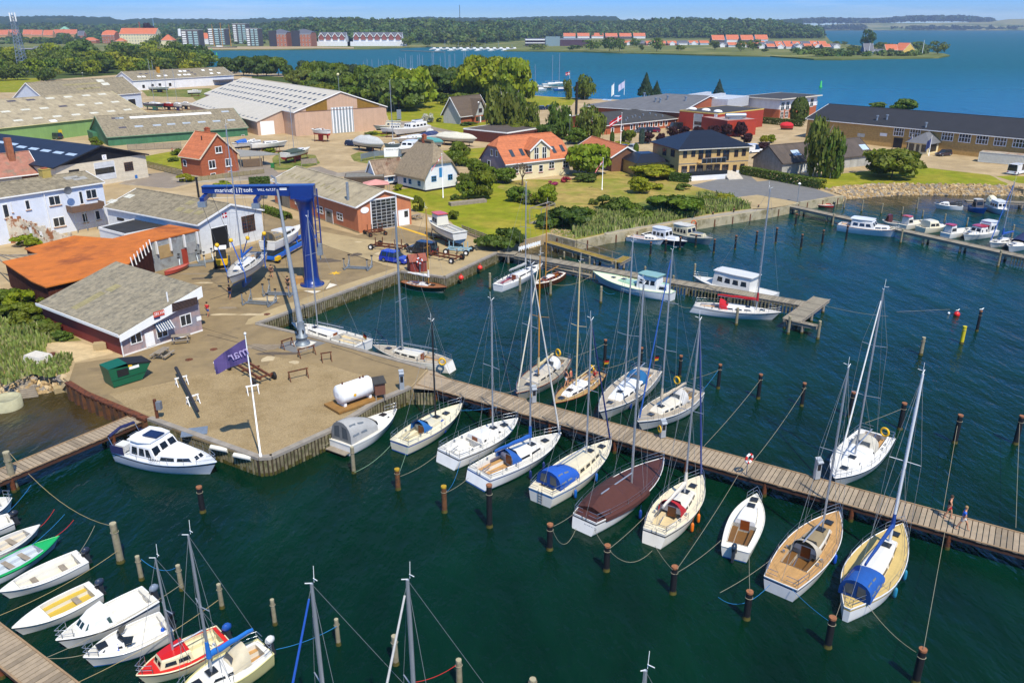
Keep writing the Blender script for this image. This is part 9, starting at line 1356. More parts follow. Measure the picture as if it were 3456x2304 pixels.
# --- town buildings: (label, category, x0, x1, base y, height, rise, depth, roof, wall) in photo points of the base line
def fh(lbl,cat,t,x0,x1,yb,h,rise,W_,roof,wall,hip=(0,0),name='house',gp=None,zg=ZF,bands=0,bm=None,gw=None,skew=0):
 a,b=P(t(x0,yb),zg),P(t(x1,yb+skew),zg);a.z=b.z=zg+h;s=gb_(name,lbl,_proj(a),_proj(b),None,ze=zg+h,W=W_,rise=rise,base=zg,roof=roof,wall=wall,gwall=gw,over=.4,cat=cat,hip=hip,gp=gp,th=.3)
 for k in Rn(bands):
  z0=h*(k+.28)/bands;n=max(2,int(s.L/4.5))
  for i in Rn(n):x=s.L*(i+.5)/n;s.win('front',r=(x-.75,x+.75,z0,z0+h/bands*.5),nx=1,split=False,fw=.18,gm=bm)
 return s
OT=mat('far_orange_tiles','bf6a45',.8,var=.12,vs=.3);CR=mat('far_cream','ddd2a8',.8,var=.05);DK=mat('far_dark_brick','55504e',.8,var=.1);RB=mat('far_brick','a0664a',.8,var=.1);GR=mat('far_grey_roof','5b5d66',.7);YW=mat('far_yellow','d9b65a',.8)
fh('big cream office building with an orange tiled roof across the water','office building',t00,1065,1385,400,17,9,26,OT,CR,(0,0),'town_building',bands=4)
fh('red brick block with orange roof left of the big cream building','apartment building',t00,905,1020,385,14,8,24,OT,RB,(.4,.4),'town_building',bands=3)
fh('low orange roofed brick house in front of the red brick block','house',t00,730,850,385,5,5,16,OT,RB,(1,1));fh('small yellow house with orange roof beside the cream building','house',t00,1022,1098,405,7,5,14,OT,YW,(1,1));fh('pale house with orange hipped roof right of the cream building','house',t00,1425,1530,412,9,8,16,OT,CR,(1,1));fh('white house with orange roof between the first two towers','house',t00,1765,1842,392,9,9,16,OT,PLAST,(.5,.5));fh('green domed church hall on the wooded slope','church',t00,525,600,285,6,8,18,mat('copper_green','7fae92',.6),PLAST,(1,1),zg=14);fh('pale grey hall roof among the trees of the slope','hall',t00,820,888,225,3,8,22,PLAST,PLAST,(1,1),zg=30)
for i,(x0,x1,yb,lb)in enumerate([(-40,75,345,'orange roofed terrace at the far left edge'),(60,160,340,'orange roofed terrace behind the lattice mast'),(205,290,340,'orange roofed house right of the lattice mast'),(285,375,345,'orange roofed house in the middle of the left terrace'),(385,470,350,'low orange roofed house left of the long one'),(475,680,335,'long orange roofed house above the dark trees')]):fh(lb,'house',t00,x0,x1,yb,9,11,16,OT,mat('far_ochre_wall','bd8f58',.8),gp='orange roofed houses of the left town edge')
fh('steep dark roofed brick house on the town slope','house',t00,690,745,345,8,10,14,GR,RB);
for i,(x0,x1,yb,lb)in enumerate([(420,460,425,'white bungalow left of the waterside trees'),(180,290,455,'low brown bungalow below the lattice mast'),(300,410,440,'flat dark bungalow in the left meadow'),(465,590,445,'flat grey bungalow in the left meadow')]):fh(lb,'bungalow',t00,x0,x1,yb,3.2,.5,10,GR,DK if i else PLAST)
def tower(lbl,t,x0,x1,yb,h,W_):
 a,b=P(t(x0,yb),ZF),P(t(x1,yb),ZF);a.z=b.z=ZF+h;s=ft_('apartment_tower',lbl,_proj(a),_proj(b),W_,ZF+h,DK,GR,base=ZF,cat='apartment tower',par=.3);n=int(h/3.1);gb=mat('balcony_glass','a9c3c2',.2)
 for k in Rn(n):
  for x in(.05,.4,.72):q=MB();q.box(s.L*x,s.L*(x+.22),-.6,-.02,1+k*3.1,3.0+k*3.1);s.pa('glazed_balcony',q,gb if x!=.05 else FR)
 return s
tower('grey apartment tower with glazed balconies nearest the cream building',t00,1612,1765,415,24,22);tower('grey apartment tower in the middle of the three',t00,1845,1995,400,25,22);tower('rear taller grey apartment tower of the right pair',t00,2065,2185,390,33,22);tower('front right grey apartment tower of the quay',t00,2180,2290,410,26,22)
for lb,x0,x1 in(('brick and black warehouse block on the left of the pair',160,312),('brick and black warehouse block on the right of the pair',358,527)):
 s=fh(lb,'apartment building',t01,x0,x1,415,18,7,40,GR,RB,(.6,.6),'warehouse_block',bands=3);mb=MB();mb.box(-.3,s.L*.42,-.6,3,0,23);s.pa('black_wing',mb,mat('black_boards','33343a',.8))
RW=mat('red_boards','8c5148',.8)
for lb,x0,x1,n in(('white and red gabled waterside holiday block with four gables',590,830,4),('long white and red gabled waterside holiday block',895,1325,7)):
 s=fh(lb,'holiday block',t01,x0,x1,408,11,9,26,GR,PLAST,(0,0),'holiday_block')
 for k in Rn(n):
  xm=s.L*(k+.5)/n;w=s.L/n*.34;mb=MB();mb.add([(xm-w,-.8,9),(xm+w,-.8,9),(xm+w,-.8,14.5),(xm,-.8,18.5),(xm-w,-.8,14.5),(xm-w,6,9),(xm+w,6,9),(xm+w,6,14.5),(xm,8,18.5),(xm-w,6,14.5)],[(0,1,2,3,4),(1,6,7,2),(5,0,4,9)],0);mb.add([(xm-w*1.3,-1.2,13.4),(xm,-1.2,19),(xm,8,19),(xm-w*1.3,8,13.4)],[(0,3,2,1),(0,1,2,3)],1);mb.add([(xm+w*1.3,-1.2,13.4),(xm,-1.2,19),(xm,8,19),(xm+w*1.3,8,13.4)],Q2,1)
  for sx in(-1,1):mb.bar((xm+sx*w*1.3,-1.3,13.3),(xm-sx*w*.15,-1.3,19.6),.5,.9,2)
  s.pa('gable',mb,[RW,GR,FR])
 mb=MB();mb.box(-8,s.L+8,-5,-.02,0,6.5);s.pa('white_base',mb,PLAST)
s=fh('dark glass fronted seaside hotel with long flat roofs','hotel',t02,190,765,408,10,1.2,30,GR,mat('maroon_wall','4b3340',.7),name='hotel');mb=MB();mb.box(s.L*.31,s.L*.53,-2,-.02,0,14);s.pa('glass_hall',mb,mat('pale_glass','7f9398',.2));mb=MB();mb.box(0,s.L*.3,-1.5,-.02,4,5.2);mb.box(0,s.L*.3,-1.5,-.02,8.4,9.6);s.pa('balcony_band',mb,FR)
# holiday cottages with orange roofs
HC_=[]
rows=[(t02,520,1260,345,6,'back row behind the oak trees',9,8),(t02,1060,1820,400,8,'front row behind the shore meadow',5,4),(t02,1830,2340,380,4,'tall group at the cottage village centre',9,9),(t02,1880,2352,420,5,'front row near the sandy slip',5,4),(t03,0,620,412,8,'long row left of the spit',5,5),(t03,0,740,432,9,'front row on the spit',4.5,4)]
ordn=['leftmost','second','third','fourth','fifth','sixth','seventh','eighth','last']
for t,xa,xb,yb,n,where,h,rise in rows:
 for i in Rn(n):
  w=(xb-xa)/n;x0=xa+w*i+w*.06;x1=x0+w*.86;dkr=(i*5+n)%4==1 and h<8;s=fh('orange roofed holiday cottage, %s of the %s'%(ordn[i],where)if not dkr else 'dark roofed holiday cottage, %s of the %s'%(ordn[i],where),'holiday cottage',t,x0,x1,yb+ru(-3,3),h*.62,rise*.9,13+h,GR if dkr else OT,random.choice([PLAST,mat('pale_blue_boards','b9c6d0',.8),DK,RW]),name='holiday_cottage',gp='holiday cottages with orange roofs')
  if h<8 and i%2==0:
   mb=MB();xm=s.L/2;mb.add([(xm-4,-.5,0),(xm+4,-.5,0),(xm+4,-.5,3.0),(xm,-.5,5.4),(xm-4,-.5,3.0)],[(0,1,2,3,4)]);mb.bar((xm-4.6,-.6,2.7),(xm,-.6,5.7),.4,.6);mb.bar((xm+4.6,-.6,2.7),(xm,-.6,5.7),.4,.6);s.pa('white_gable',mb,PLAST)
a,b=P(t03(1285,470),ZF),P(t03(1390,466),ZF);a.z=b.z=ZF+3;c=(a+b)/2;c.z=ZF+11;gable2('house','yellow gabled house with orange roof at the tip of the spit',_proj(a),_proj(b),_proj(c),ZF+3,14,roof=OT,wall=YW,base=ZF,cat='house');fh('orange roofed yellow cottage beside the gabled house','house',t03,1130,1235,475,4,6,12,OT,YW);fh('dark blue gabled boathouse with white front on the spit','boathouse',t03,940,1025,488,4,8,12,GR,mat('far_blue_boards','4f6880',.8));fh('low grey sheds on the spit','shed',t03,1030,1120,480,3.5,2,8,GR,DK)
# masts and chimneys of the far side
def pole(lbl,base,top,r,m,name='pole',cat='pole',zg=ZF):
 b=P(base,zg);h=ZH(b.x,b.y,top)-zg;mb=MB();mb.cyl((0,0,0),(0,0,h),r,r*.7,8);return tag(mb.bd(name,m,None,b),lbl,cat)
pole('tall red and white banded chimney above the cream building',t00(1248,345),195*K_,1.3,mat('chimney_red','a34430',.8),'chimney','chimney');pole('blue silo chimney right of the dark purple tree',t00(1372,345),172*K_,1.5,mat('silo_blue','6d8ea8',.6),'chimney','chimney');pole('white silo block above the pale house',t00(1588,320),255*K_,4,PLAST,'silo','silo',12);pole('very tall thin radio mast above the forest skyline',t01(1837,300),45*K_,.9,mat('dark_mast','3b4038',.7),'radio_mast','mast',10)
pole('slanting flagless white pole on the spit',t03(980,490),380*K_,.35,PLAST);pole('pale pole near the tip of the spit',t03(1452,485),355*K_,.35,PLAST);
# three masted ship
a,b=P(t00(1835,432),0),P(t00(2100,432),0);H=bt_('old sailing ship with three brown masts at the town quay',_proj(V3((a.x,a.y,3))),_proj(V3((b.x,b.y,3))),3,9,3,'sailing_ship','ship','20242c',rail=0,cch=(.3,.5,.4,1.5),ck=None,mast=(.5,205*K_),mc_=WOODM,mr=.5,spr=1,win=0)
for t_,ty in((.22,215),(.78,218)):mb=MB();q=H.root.matrix_basis@V3((H.x(t_),0,0));zt=ZH(H.root.location.x+cos(H.root.rotation_euler[2])*H.x(t_),H.root.location.y+sin(H.root.rotation_euler[2])*H.x(t_),ty*K_);mb.cyl((H.x(t_),0,2),(H.x(t_),0,zt),.5,.3,8);mb.bd('mast',WOODM,H.root)
# far marinas: small boats seen across the sound
def fboat(lbl,t,x,y,Lm,ang,mast=None,name='sailboat',cat='sailboat',gp=None,c='e9e9e5',hss=()):
 q=P(t(x,y),0);d=V3((cos(ang),sin(ang),0))*Lm/2;a,b=q-d,q+d;a.z=b.z=1;W_=Lm*.32;return bt_(lbl,_proj(a),_proj(b),1,W_,1.1,name,cat,c,rail=0,cch=(.3,.75,.6,.6),ck=None,win=0,hatch=0,mast=(.55,mast*K_)if mast else None,mr=.16,spr=1,gp=gp,hss=hss,boom=(.4,None)if mast else None)
MG='boats of the far marina'
for i in Rn(26):
 x=1585+i*29.5;big=i%3==0;fboat('white motor boat in the far marina below the forest',t01,x,452-(i%2)*14,11,.3+ru(-.4,.4),None,'motor_boat','motor boat',MG,hss=[dict(t=(.2,.6),w=.75,h=1.8,nw=0,fw=0)])if i%4 else fboat('white yacht with bare mast in the far marina below the forest',t01,x,442,11,1.2,[395,352,362,380,370,365,390][i//4],gp='yachts of the far marina')
mb=MB();a,b=P(t01(1315,446),.8),P(t01(1700,462),.8);tag(MB().bar(a,b,3,.5).bd('far_jetty',OW),'low dark jetty reaching towards the far marina','jetty')
xs=[(920,560),(985,540),(1018,525),(1060,528),(1118,523),(1150,540),(1205,535),(1242,548),(1275,528),(1303,507),(1318,515),(1340,520),(1358,478),(1400,495),(1415,490),(1463,490),(1480,478),(1505,492),(1590,462),(1602,462),(1662,500),(1704,472),(1738,490),(1748,485),(1790,478),(1868,470),(1882,460)]
for i,(x,y)in enumerate(xs):fboat('yacht behind the green grove of which only the mast shows',t01,x,640-(i%3)*8,10,1.1,y,gp='masts rising behind the grove')
for lb,x,y,my in[('white yacht with furled sail at the stage right of the grove',420,755,495),('taller white yacht beside it at the stage',480,750,480),('yacht with bare mast at the left end of the stage',268,775,578),('yacht half hidden behind the grove edge',213,745,575),('yacht behind the grove edge with short mast',182,750,555)]:fboat(lb,t02,x,y,11,.3,my)
for lb,x,y,c in[('blue fishing boat at the stage',500,802,'2a62a8'),('white catamaran hull at the stage',270,802,'c9d2dc'),('white catamaran hull beside the first',325,803,'c9d2dc'),('small white dinghy at the stage',370,785,'e9e9e5')]:fboat(lb,t02,x,y,7,.2,None,'motor_boat','boat',None,c)
(lambda a,b:tag(MB().bar(a,b,2,.4).bd('far_jetty',OW),'pale boat stage in the sound right of the grove','jetty'))(P(t02(225,770),.9),P(t02(610,770),.9))
def buoy(lbl,p,topy,r,m,z=0):
 b=P(p,z);h=ZH(b.x,b.y,topy);mb=MB();mb.lathe([(r,-.5),(r,h*.2),(r*.6,h*.25),(r*.5,h),(r*.2,h+.02)],8);return tag(mb.bd('buoy',m,None,b),lbl,'buoy')
buoy('slim green channel buoy in the middle of the sound',t03(558,772),715*K_,.9,mat('buoy_green','12a050',.5))
for i,(x,y)in enumerate(((1708,470),(1866,455),(1912,492))):buoy(['green stake buoy below the first apartment tower','green stake buoy below the sailing ship','larger green stake buoy near the dark trees'][i],t00(x,y),(y-28)*K_,.8,MATS['buoy_green'])
# lattice mast on the left
b=P(t00(215,645),G);b2=P(t00(100,470),G);h=ZH(b.x,b.y,135*K_)-G;r=th_('lattice_mast','tall grey lattice telecom mast with white aerials at far left','telecom mast',b)
mb=MB();n=18;w0,w1=2.6,1.1
for k in Rn(n):
 f,g=k/n,(k+1)/n;wa,wb=w0+(w1-w0)*f,w0+(w1-w0)*g
 for i in Rn(4):
  c=[(1,1),(-1,1),(-1,-1),(1,-1)];p,q=c[i],c[(i+1)%4];mb.bar((p[0]*wa,p[1]*wa,h*f),(p[0]*wb,p[1]*wb,h*g),.3);mb.bar((p[0]*wa,p[1]*wa,h*f),(q[0]*wb,q[1]*wb,h*g),.18);mb.bar((p[0]*wb,p[1]*wb,h*g),(q[0]*wb,q[1]*wb,h*g),.18)
mb.bd('lattice',GV_,r);mb=MB()
for i in Rn(3):a=i*2.1;mb.box(1.8*cos(a)-.3,1.8*cos(a)+.3,1.8*sin(a)-.3,1.8*sin(a)+.3,h-4,h+1.5)
mb.bd('aerial',WH,r)
# ----- trees, shrubs, hedges, reeds
LG=lmt('leaf_green',(.13,.18,.012));LB=lmt('leaf_bright',(.24,.28,.01));LK=lmt('leaf_dark',(.075,.12,.014));LO=lmt('leaf_olive',(.125,.175,.022));LP=lmt('leaf_purple',(.05,.017,.02));LS=lmt('leaf_spruce',(.05,.08,.035));LSB=lmt('leaf_blue_spruce',(.06,.10,.08));LW=lmt('leaf_white_bloom',(.5,.5,.38));LR=lmt('leaf_red_bloom',(.4,.05,.09))
BARK=mat('bark','5a4a3a',.95,var=.3,vs=3);BIRCHB=mat('birch_bark','bdb5a5',.9,var=.35,vs=2)
CR={};rg=np.random.default_rng(11)
def crown(kd,v,n,leaf):
 k=(kd,v,n)
 if k not in CR:c,nr,t=quads(n,rg,kd);CR[k]=lfm('crown',c,nr,leaf,np.stack([t*rg.uniform(.9,1.1,n),t,t*rg.uniform(.85,1.1,n)],1),LG,rg,1.5 if kd=='willow' else 1)
 return CR[k]
KN={'broad':(2600,.062),'willow':(1500,.052),'spruce':(1100,.06),'column':(1000,.08),'bush':(1200,.078)}
TR={}
def trunkmesh(kd,v):
 if(kd,v)in TR:return TR[(kd,v)]
 mb=MB();rr=random.Random(v*7+3);top=.9 if kd in('spruce','column')else.62;pts=[V3((rr.uniform(-.04,.04)*i,rr.uniform(-.04,.04)*i,top*i/4))for i in Rn(5)]
 for i in Rn(4):mb.cyl(pts[i],pts[i+1],.06*(1-i*.2),.06*(1-(i+1)*.2),7,0,i==0)
 if kd in('broad','willow'):
  for i in Rn(7):a=i*2.4;s=pts[2+i%3];mb.cyl(s,s+V3((cos(a)*.5,sin(a)*.5,rr.uniform(.12,.3))),.028,.008,5)
 ob=mb.bd('trunk',BARK);TR[(kd,v)]=ob.data;bpy.data.objects.remove(ob);return TR[(kd,v)]
NT=0
def tree(lbl,base,topy,wpx,kd='broad',m=None,bark=None,gp=None,cat='tree',z=G,name=None,n=None):
 """base: photo point of the foot, topy: photo row of the top, wpx: crown width in photo pixels"""
 global NT;NT+=1;b=P(base,z)if len(base)==2 else V3(base);h=ZH(b.x,b.y,topy)-z
 dep=b.y*C_-(z-HC)*S_;w=wpx*dep/F/2*(1.22 if kd in('broad','bush')else 1.08);nm=name or{'broad':'leafy_tree','willow':'birch_tree','spruce':'spruce_tree','column':'thuja','bush':'bush'}[kd];r=th_(nm,lbl,cat,(b.x,b.y,z),random.random()*6.28,gp);v=NT%3;q,lf=KN[kd];c=bpy.data.objects.new('foliage' if kd=='bush' else 'crown',crown(kd,v,n or q,lf));COL.objects.link(c);c.parent=r;c.scale=(w,w,h);c.material_slots[0].link='OBJECT';c.material_slots[0].material=m or LG;t=bpy.data.objects.new('trunk',trunkmesh(kd,v));COL.objects.link(t);t.parent=r;s=min(w,h*.5);t.scale=(s*.75,s*.75,h)
 if bark:t.material_slots[0].link='OBJECT';t.material_slots[0].material=bark
 return r
# wood beyond the boat halls, the nearest trees standing apart
for i in Rn(96):
 f=i/95;x=-60+1900*((i*0.618)%1);lo=560+(x/1900)*30;yb=lo+ru(-60,95)-max(0,x-1300)*.05;hh=ru(120,185)
 if x<450:yb+=70
 tree('leafy tree in the dense wood beyond the boat halls',t00(x,yb),(yb-hh)*K_,ru(150,240)*K_,'broad',[LG,LK,LG,LO,LB][i%5],gp='trees of the wood beyond the boat halls',n=900)
tree('tall grey green willow standing above the left wood',t00(700,560),355*K_,290*K_,'broad',LO);tree('dark tree left of the willow in the left wood',t00(390,600),440*K_,170*K_,'broad',LK);tree('dark purple beech on the town slope',(XD(1315*K_,1500,20),1500,14),190*K_,90*K_,'broad',LP,z=14)
for i,(x,yb,yt,w)in enumerate([(2020,650,500,190),(2150,670,480,200),(2270,675,478,180),(2352,672,485,170)]):tree(['leftmost dark tree of the clump by the sand','second tree of the clump by the sand with flat top','third tree of the clump by the sand','fourth dark tree of the clump behind the white hall roof'][i],t00(x,yb),yt*K_,w*K_,'broad',LK)
for i,(x,yb,yt,w)in enumerate([(235,670,490,190),(310,685,560,100),(470,700,528,150),(1880,560,700,1)][:3]):tree(['bright topped tree at the right end of the sand clump','low tree at the right foot of the sand clump','dark pine like tree with bare tip left of the grove'][i],t01(x,yb),yt*K_,w*K_,'broad',[LG,LK,LS][i])
# grove in the middle
GVT=[(440,790,630,170,LO),(520,770,545,160,LG),(640,760,560,140,LK),(640,800,640,170,LO),(740,790,620,160,LO),(760,760,575,160,LG),(880,750,580,110,LS),(930,840,650,190,LG),(1010,820,590,180,LG),(1110,860,600,210,LO),(1180,900,640,190,LO),(1240,840,590,200,LG),(1300,980,700,270,LO),(1420,950,585,300,LB),(1480,840,640,200,LK),(1580,860,580,200,LK),(1680,850,585,210,LG),(1750,860,640,220,LK),(1830,850,600,200,LG),(1900,830,640,200,LK),(1960,880,500,240,LB),(2080,900,495,330,LB),(2230,900,505,300,LB),(2330,920,520,260,LB),(2150,900,660,240,LG)]
gl=['at the left end of the grove','behind the left end of the grove','dark and small behind the hall ridge','birch like beside the weather mast','pale beside the weather mast','behind the weather mast','dark conifer like in the grove middle','green in front of the conifer','broad in the grove middle','olive and tall in the grove middle','olive in front of the grove middle','green behind the hall gable','drooping birch nearest the hall gable','bright yellow green beside the hall gable','dark behind the bright one','dark with flat top in the grove','green in the right grove','dark low one in the right grove','green above the right grove','dark left of the big bright ones','leftmost of the big bright ones','largest of the big bright ones','right of the largest bright one','rightmost of the big bright ones','green in front of the big bright ones']
for(x,yb,yt,w,m),l in zip(GVT,gl):tree('tree '+l,t01(x,yb),(yt-28)*K_,w*1.4*K_,'broad',m,gp='trees of the middle grove')
for i in Rn(26):x=420+i*72;tree('undergrowth bush at the foot of the middle grove',t01(x,800+min(110,i*9)+ru(-25,25)),(680+min(120,i*8))*K_,190*K_,'bush',[LK,LG][i%2],gp='undergrowth of the middle grove',n=420)
tree('huge drooping birch in front of the brown chalet',t01(2200,1190),740*K_,330*K_,'willow',LO,BIRCHB);tree('white flowering lilac beside the hall',t01(1560,1080),965*K_,110*K_,'bush',LW);tree('round clipped bush by the park road',t01(1652,1078),1030*K_,48*K_,'bush',LK);tree('clipped hedge block below the chalet windows',t01(1910,1108),1070*K_,140*K_,'bush',LK)
for lb,t,x,yb,yt,w,k,m in[('drooping birch left of the red office',t02,90,1150,750,210,'willow',LO),('smaller birch behind the orange villa',t02,240,1180,900,170,'willow',LO),('tall birch in front of the dark flat roofed block',t02,500,1230,885,260,'willow',LO),('tall birch right of the first in front of the office',t02,770,1260,930,280,'willow',LO),('birch by the shore lawn next to the sound',t02,560,880,700,90,'willow',LO),('pair of tall birches above the felt roof',t02,715,880,645,200,'willow',LO),('tall dark spruce above the felt roof',t02,1250,850,652,150,'spruce',LS),('shorter dark spruce right of the tall one',t02,1345,850,720,100,'spruce',LS),('blue spruce by the sound',t02,1890,890,710,135,'spruce',LSB),('round bush left of the blue spruce',t02,1795,885,835,90,'bush',LG),('bright yellow green round tree beside the orange villa',t02,735,1545,1255,390,'broad',LB),('small green tree in the parking court',t02,1110,1260,1135,90,'broad',LG),('slim dark thuja at the office corner',t02,955,1260,1165,38,'column',LK),('thuja beside the white gate',t02,1055,1250,1150,34,'column',LK),('blue green thuja right of the gate',t02,1215,1270,1140,48,'column',LSB),('thuja in front of the silver car',t02,1070,1365,1285,62,'column',LG),('pointed thuja right of the silver car',t02,1165,1360,1270,46,'column',LG),('dark purple shrub beside the drive',t02,930,1360,1260,120,'bush',LP),('low green hedge in front of the villa drive',t02,1130,1410,1340,260,'bush',LG),('garden bed of green shrubs behind the villa',t02,1040,1290,1240,150,'bush',LB),('purple leaved tree left of the parked van',t02,1265,1265,1160,110,'broad',LP),('purple leaved tree beside the lamp',t02,1385,1260,1165,80,'broad',LP),('purple leaved tree below the parked van',t02,1490,1210,1110,90,'broad',LP),('purple leaved tree at the red porch',t02,1585,1205,1105,100,'broad',LP),('purple leaved tree before the folding door',t02,1718,1190,1108,80,'broad',LP),('purple leaved tree above the dark villa roof',t02,1850,1210,1105,110,'broad',LP),('purple leaved tree beside the yellow car',t02,1965,1210,1085,100,'broad',LP),('purple leaved tree at the red annex corner',t02,2080,1210,1062,100,'broad',LP),('purple leaved tree right of the dark villa',t02,2145,1270,1170,90,'broad',LP),('small dark purple tree beside the grey shed',t02,2290,1330,1250,100,'broad',LP),('round topped standard tree on the left of the pair',t03,55,1262,1185,70,'broad',LB),('round topped standard tree on the right of the pair',t03,122,1262,1185,66,'broad',LB),('dense dark green tree beside the white and brick office',t03,362,1070,868,145,'column',LK),('tall slender birch by the grey shed',t03,545,1560,1035,330,'willow',LO),('second birch trunk right of the grey shed',t03,640,1575,1200,230,'willow',LO),('spreading green shrub tree on the shore lawn',t03,1180,1570,1300,470,'broad',LG),('flowering tree behind the dark roof',t03,1055,960,895,135,'broad',LO),('bright green tree behind the dark roof',t03,1290,985,868,215,'broad',LG),('leafy fruit tree beside the thatched cottage',t11,2040,280,20,240,'broad',LG),('small tree behind the lawn',t12,115,310,175,190,'broad',LG),('bright green tree at the garden fence',t12,375,350,155,190,'broad',LB),('white flowering shrub beside the thatched cottage',t11,1890,190,30,130,'bush',LO),('slim young tree on the lawn',t11,1790,300,225,80,'bush',LO),('shrub behind the workshop corner',t11,1465,400,230,110,'bush',LG),('tall shrub by the parked pilot boat',t11,1770,470,380,110,'bush',LG),('white rose thicket behind the plank fence',t11,2170,720,510,330,'bush',LK),('white rose thicket right of the boardwalk',t12,80,690,520,190,'bush',LK),('big dark bush beside the wooden pavilion',t12,520,540,340,420,'bush',LK),('flowering elder bush in the dry garden',t12,965,390,205,260,'bush',LO),('large grey green shrub mass in the garden',t12,1480,420,225,520,'bush',LG),('rose bush right of the shrub mass',t12,1810,330,255,170,'bush',LG),('green mound shrub at the shrub mass end',t12,1640,400,270,200,'bush',LG),('tree with pale tops in the villa garden',t12,1200,240,90,200,'broad',LB),('yellow green hedge tree left of the villa terrace',t02,1330,1568,1455,380,'broad',LB),('yellow shrub left of the villa terrace',t12,1340,200,130,160,'bush',LB),('dark green shrub under the yellow green tree',t12,720,130,55,230,'bush',LK),('red flowering shrub beside the garden bench',t12,545,145,85,80,'bush',LR),('pink flowering shrub near the bench',t12,430,170,120,90,'bush',LR),('bush left of the thatched cottage gable path',t11,1300,215,150,90,'bush',LB),('olive tree behind the pilot boat',t11,1900,290,120,170,'broad',LG),('dense shrub between the two lawns',t12,200,330,240,150,'bush',LG),('tall shrub behind the elder bush',t12,1110,420,290,190,'bush',LG),('dense green shrub before the seawall reeds',t12,690,470,330,220,'bush',LG),('shrub with pale tips in the reeds',t12,1220,470,350,260,'bush',LO),('shrub at the forecourt edge',t12,1950,320,235,190,'bush',LB),('low shrub by the villa terrace wall',t12,1580,210,145,130,'bush',LO),('dry shrub on the garden path',t12,800,340,265,90,'bush',LO),('round tree in the orange villa back garden',t02,640,1270,1120,190,'broad',LG),('dark tree behind the orange roof',t02,420,1240,1080,220,'broad',LK),('dense trees before the dark flat roofed block',t02,180,1210,1060,260,'broad',LG),('tree right of the boat compound',t01,1830,1400,1240,170,'broad',LG),('green shrub behind the thatched roof',t01,1720,1430,1330,160,'bush',LO),('tall green shrub beside the mauve gable',t01,2010,1560,1400,200,'broad',LG),('leafy tree below the mauve gable',t11,2230,150,10,200,'broad',LG),('hedge plants along the compound fence',t01,1320,1440,1370,130,'bush',LO),('shrubs at the hall verge',t01,1050,1190,1150,110,'bush',LO),('bushes in the lawn below the orange villa',t01,1800,1460,1300,170,'bush',LG),('shrub at the orange villa gable',t01,2080,1568,1430,260,'bush',LG),('white blossom shrub in the cottage garden',t01,1990,1500,1410,140,'bush',LO),('shrubs between the cottage and the orange villa',t01,1930,1470,1380,130,'bush',LG),('climbing shrub on the green hall corner',t00,855,1290,1185,100,'bush',LG),('rose bush in the brick house garden',t00,1525,1425,1370,90,'bush',LO),('shrub at the front of the brick house',t10,1640,140,55,140,'bush',LB),('shrub along the garden of the brick house',t00,1570,1370,1300,110,'bush',LG),('round shrub at the road behind the crane',t10,1960,175,120,140,'bush',LB),('shrub inside the ruin',t10,265,700,590,260,'bush',LB),('shrub by the boatyard fence',t01,155,1350,1290,110,'bush',LB),('climbing green on the rusty wall',t10,375,1140,1055,70,'bush',LG)]:tree(lb,t(x,yb),t(x,yt)[1],w*K_,k,m,BIRCHB if 'birch' in lb else None)
for i,(x,yb,yt,w,m)in enumerate([(60,1200,1070,260,LG),(200,1240,1080,280,LB),(330,1290,1130,240,LG),(90,1330,1200,260,LG),(240,1380,1250,260,LG),(380,1420,1290,220,LO),(470,1480,1370,180,LO),(560,1530,1430,150,LO)]):tree(['dark bush at the far end of the west bank','green bush under the rusty wall','dark bush at the red office wall','green bush at the left edge of the bank','green bush in the middle of the bank','olive bush along the red wall','olive bush by the old trailer','small olive bush beside the sandy patch'][i],t10(x,yb),t10(x,yt)[1],w*K_,'bush',m)
# trees of the far meadow and the spit
for i,(t,x,yb,yt,w)in enumerate([(t02,780,445,340,170),(t02,930,455,320,130),(t02,1020,455,325,110),(t02,1150,420,325,100),(t02,1215,450,390,50),(t02,1350,455,320,130),(t02,1555,450,390,90),(t02,1860,440,350,95),(t02,2090,455,350,90),(t02,2200,445,335,120),(t02,2300,460,430,60),(t03,65,460,430,60),(t03,330,465,415,90),(t03,450,460,400,110),(t03,545,500,430,180),(t03,830,478,405,110),(t03,960,440,250,130),(t03,1080,440,365,90),(t03,1140,440,370,100),(t03,1260,430,375,80),(t03,1400,440,360,130),(t03,1590,480,350,140),(t03,1175,480,425,60),(t03,700,400,360,60),(t03,765,400,360,50),(t02,620,445,395,150),(t02,300,440,385,180),(t01,1380,410,310,110),(t01,1550,412,340,100),(t01,1900,412,370,300),(t00,1380,405,300,90),(t00,1440,400,290,90),(t00,1300,405,350,40),(t00,575,390,290,45),(t00,625,395,315,60),(t00,180,395,310,80),(t00,320,385,320,160),(t00,470,390,330,120)]):
 tree(['waterside tree on the far shore, '+q for q in('round beside the hotel','large oak by the cottages','oak leaning right of the first','round in the meadow','shrub leaning at the shore','big oak in the meadow','bush at the reed edge','round before the tall cottages','left of a pair by the cottages','right of a pair by the cottages','small bush near the sandy slip','bush left of the spit','bush on the spit slope','large bush on the spit slope','wide thicket on the spit','dark thicket beside the boathouse','very tall with sparse top','round behind the boathouse','round behind the yellow cottage','bush behind the cottages','thicket behind the yellow house','dark at the spit tip','golden before the yellow cottage','bush at the back of the spit','second bush at the back of the spit','low before the hotel','low left of the hotel','right of the white holiday block','left of the far marina','hedge behind the far marina','left before the cream building','right of the cream building','thuja before the cream building','poplar in the left town','round in the left town','dark by the lattice mast','wide dark clump in the left town','dark clump below the long roof')][i],t(x,yb),yt*K_,w*K_,'broad',[LG,LK,LO][i%3],z=ZF,n=500)
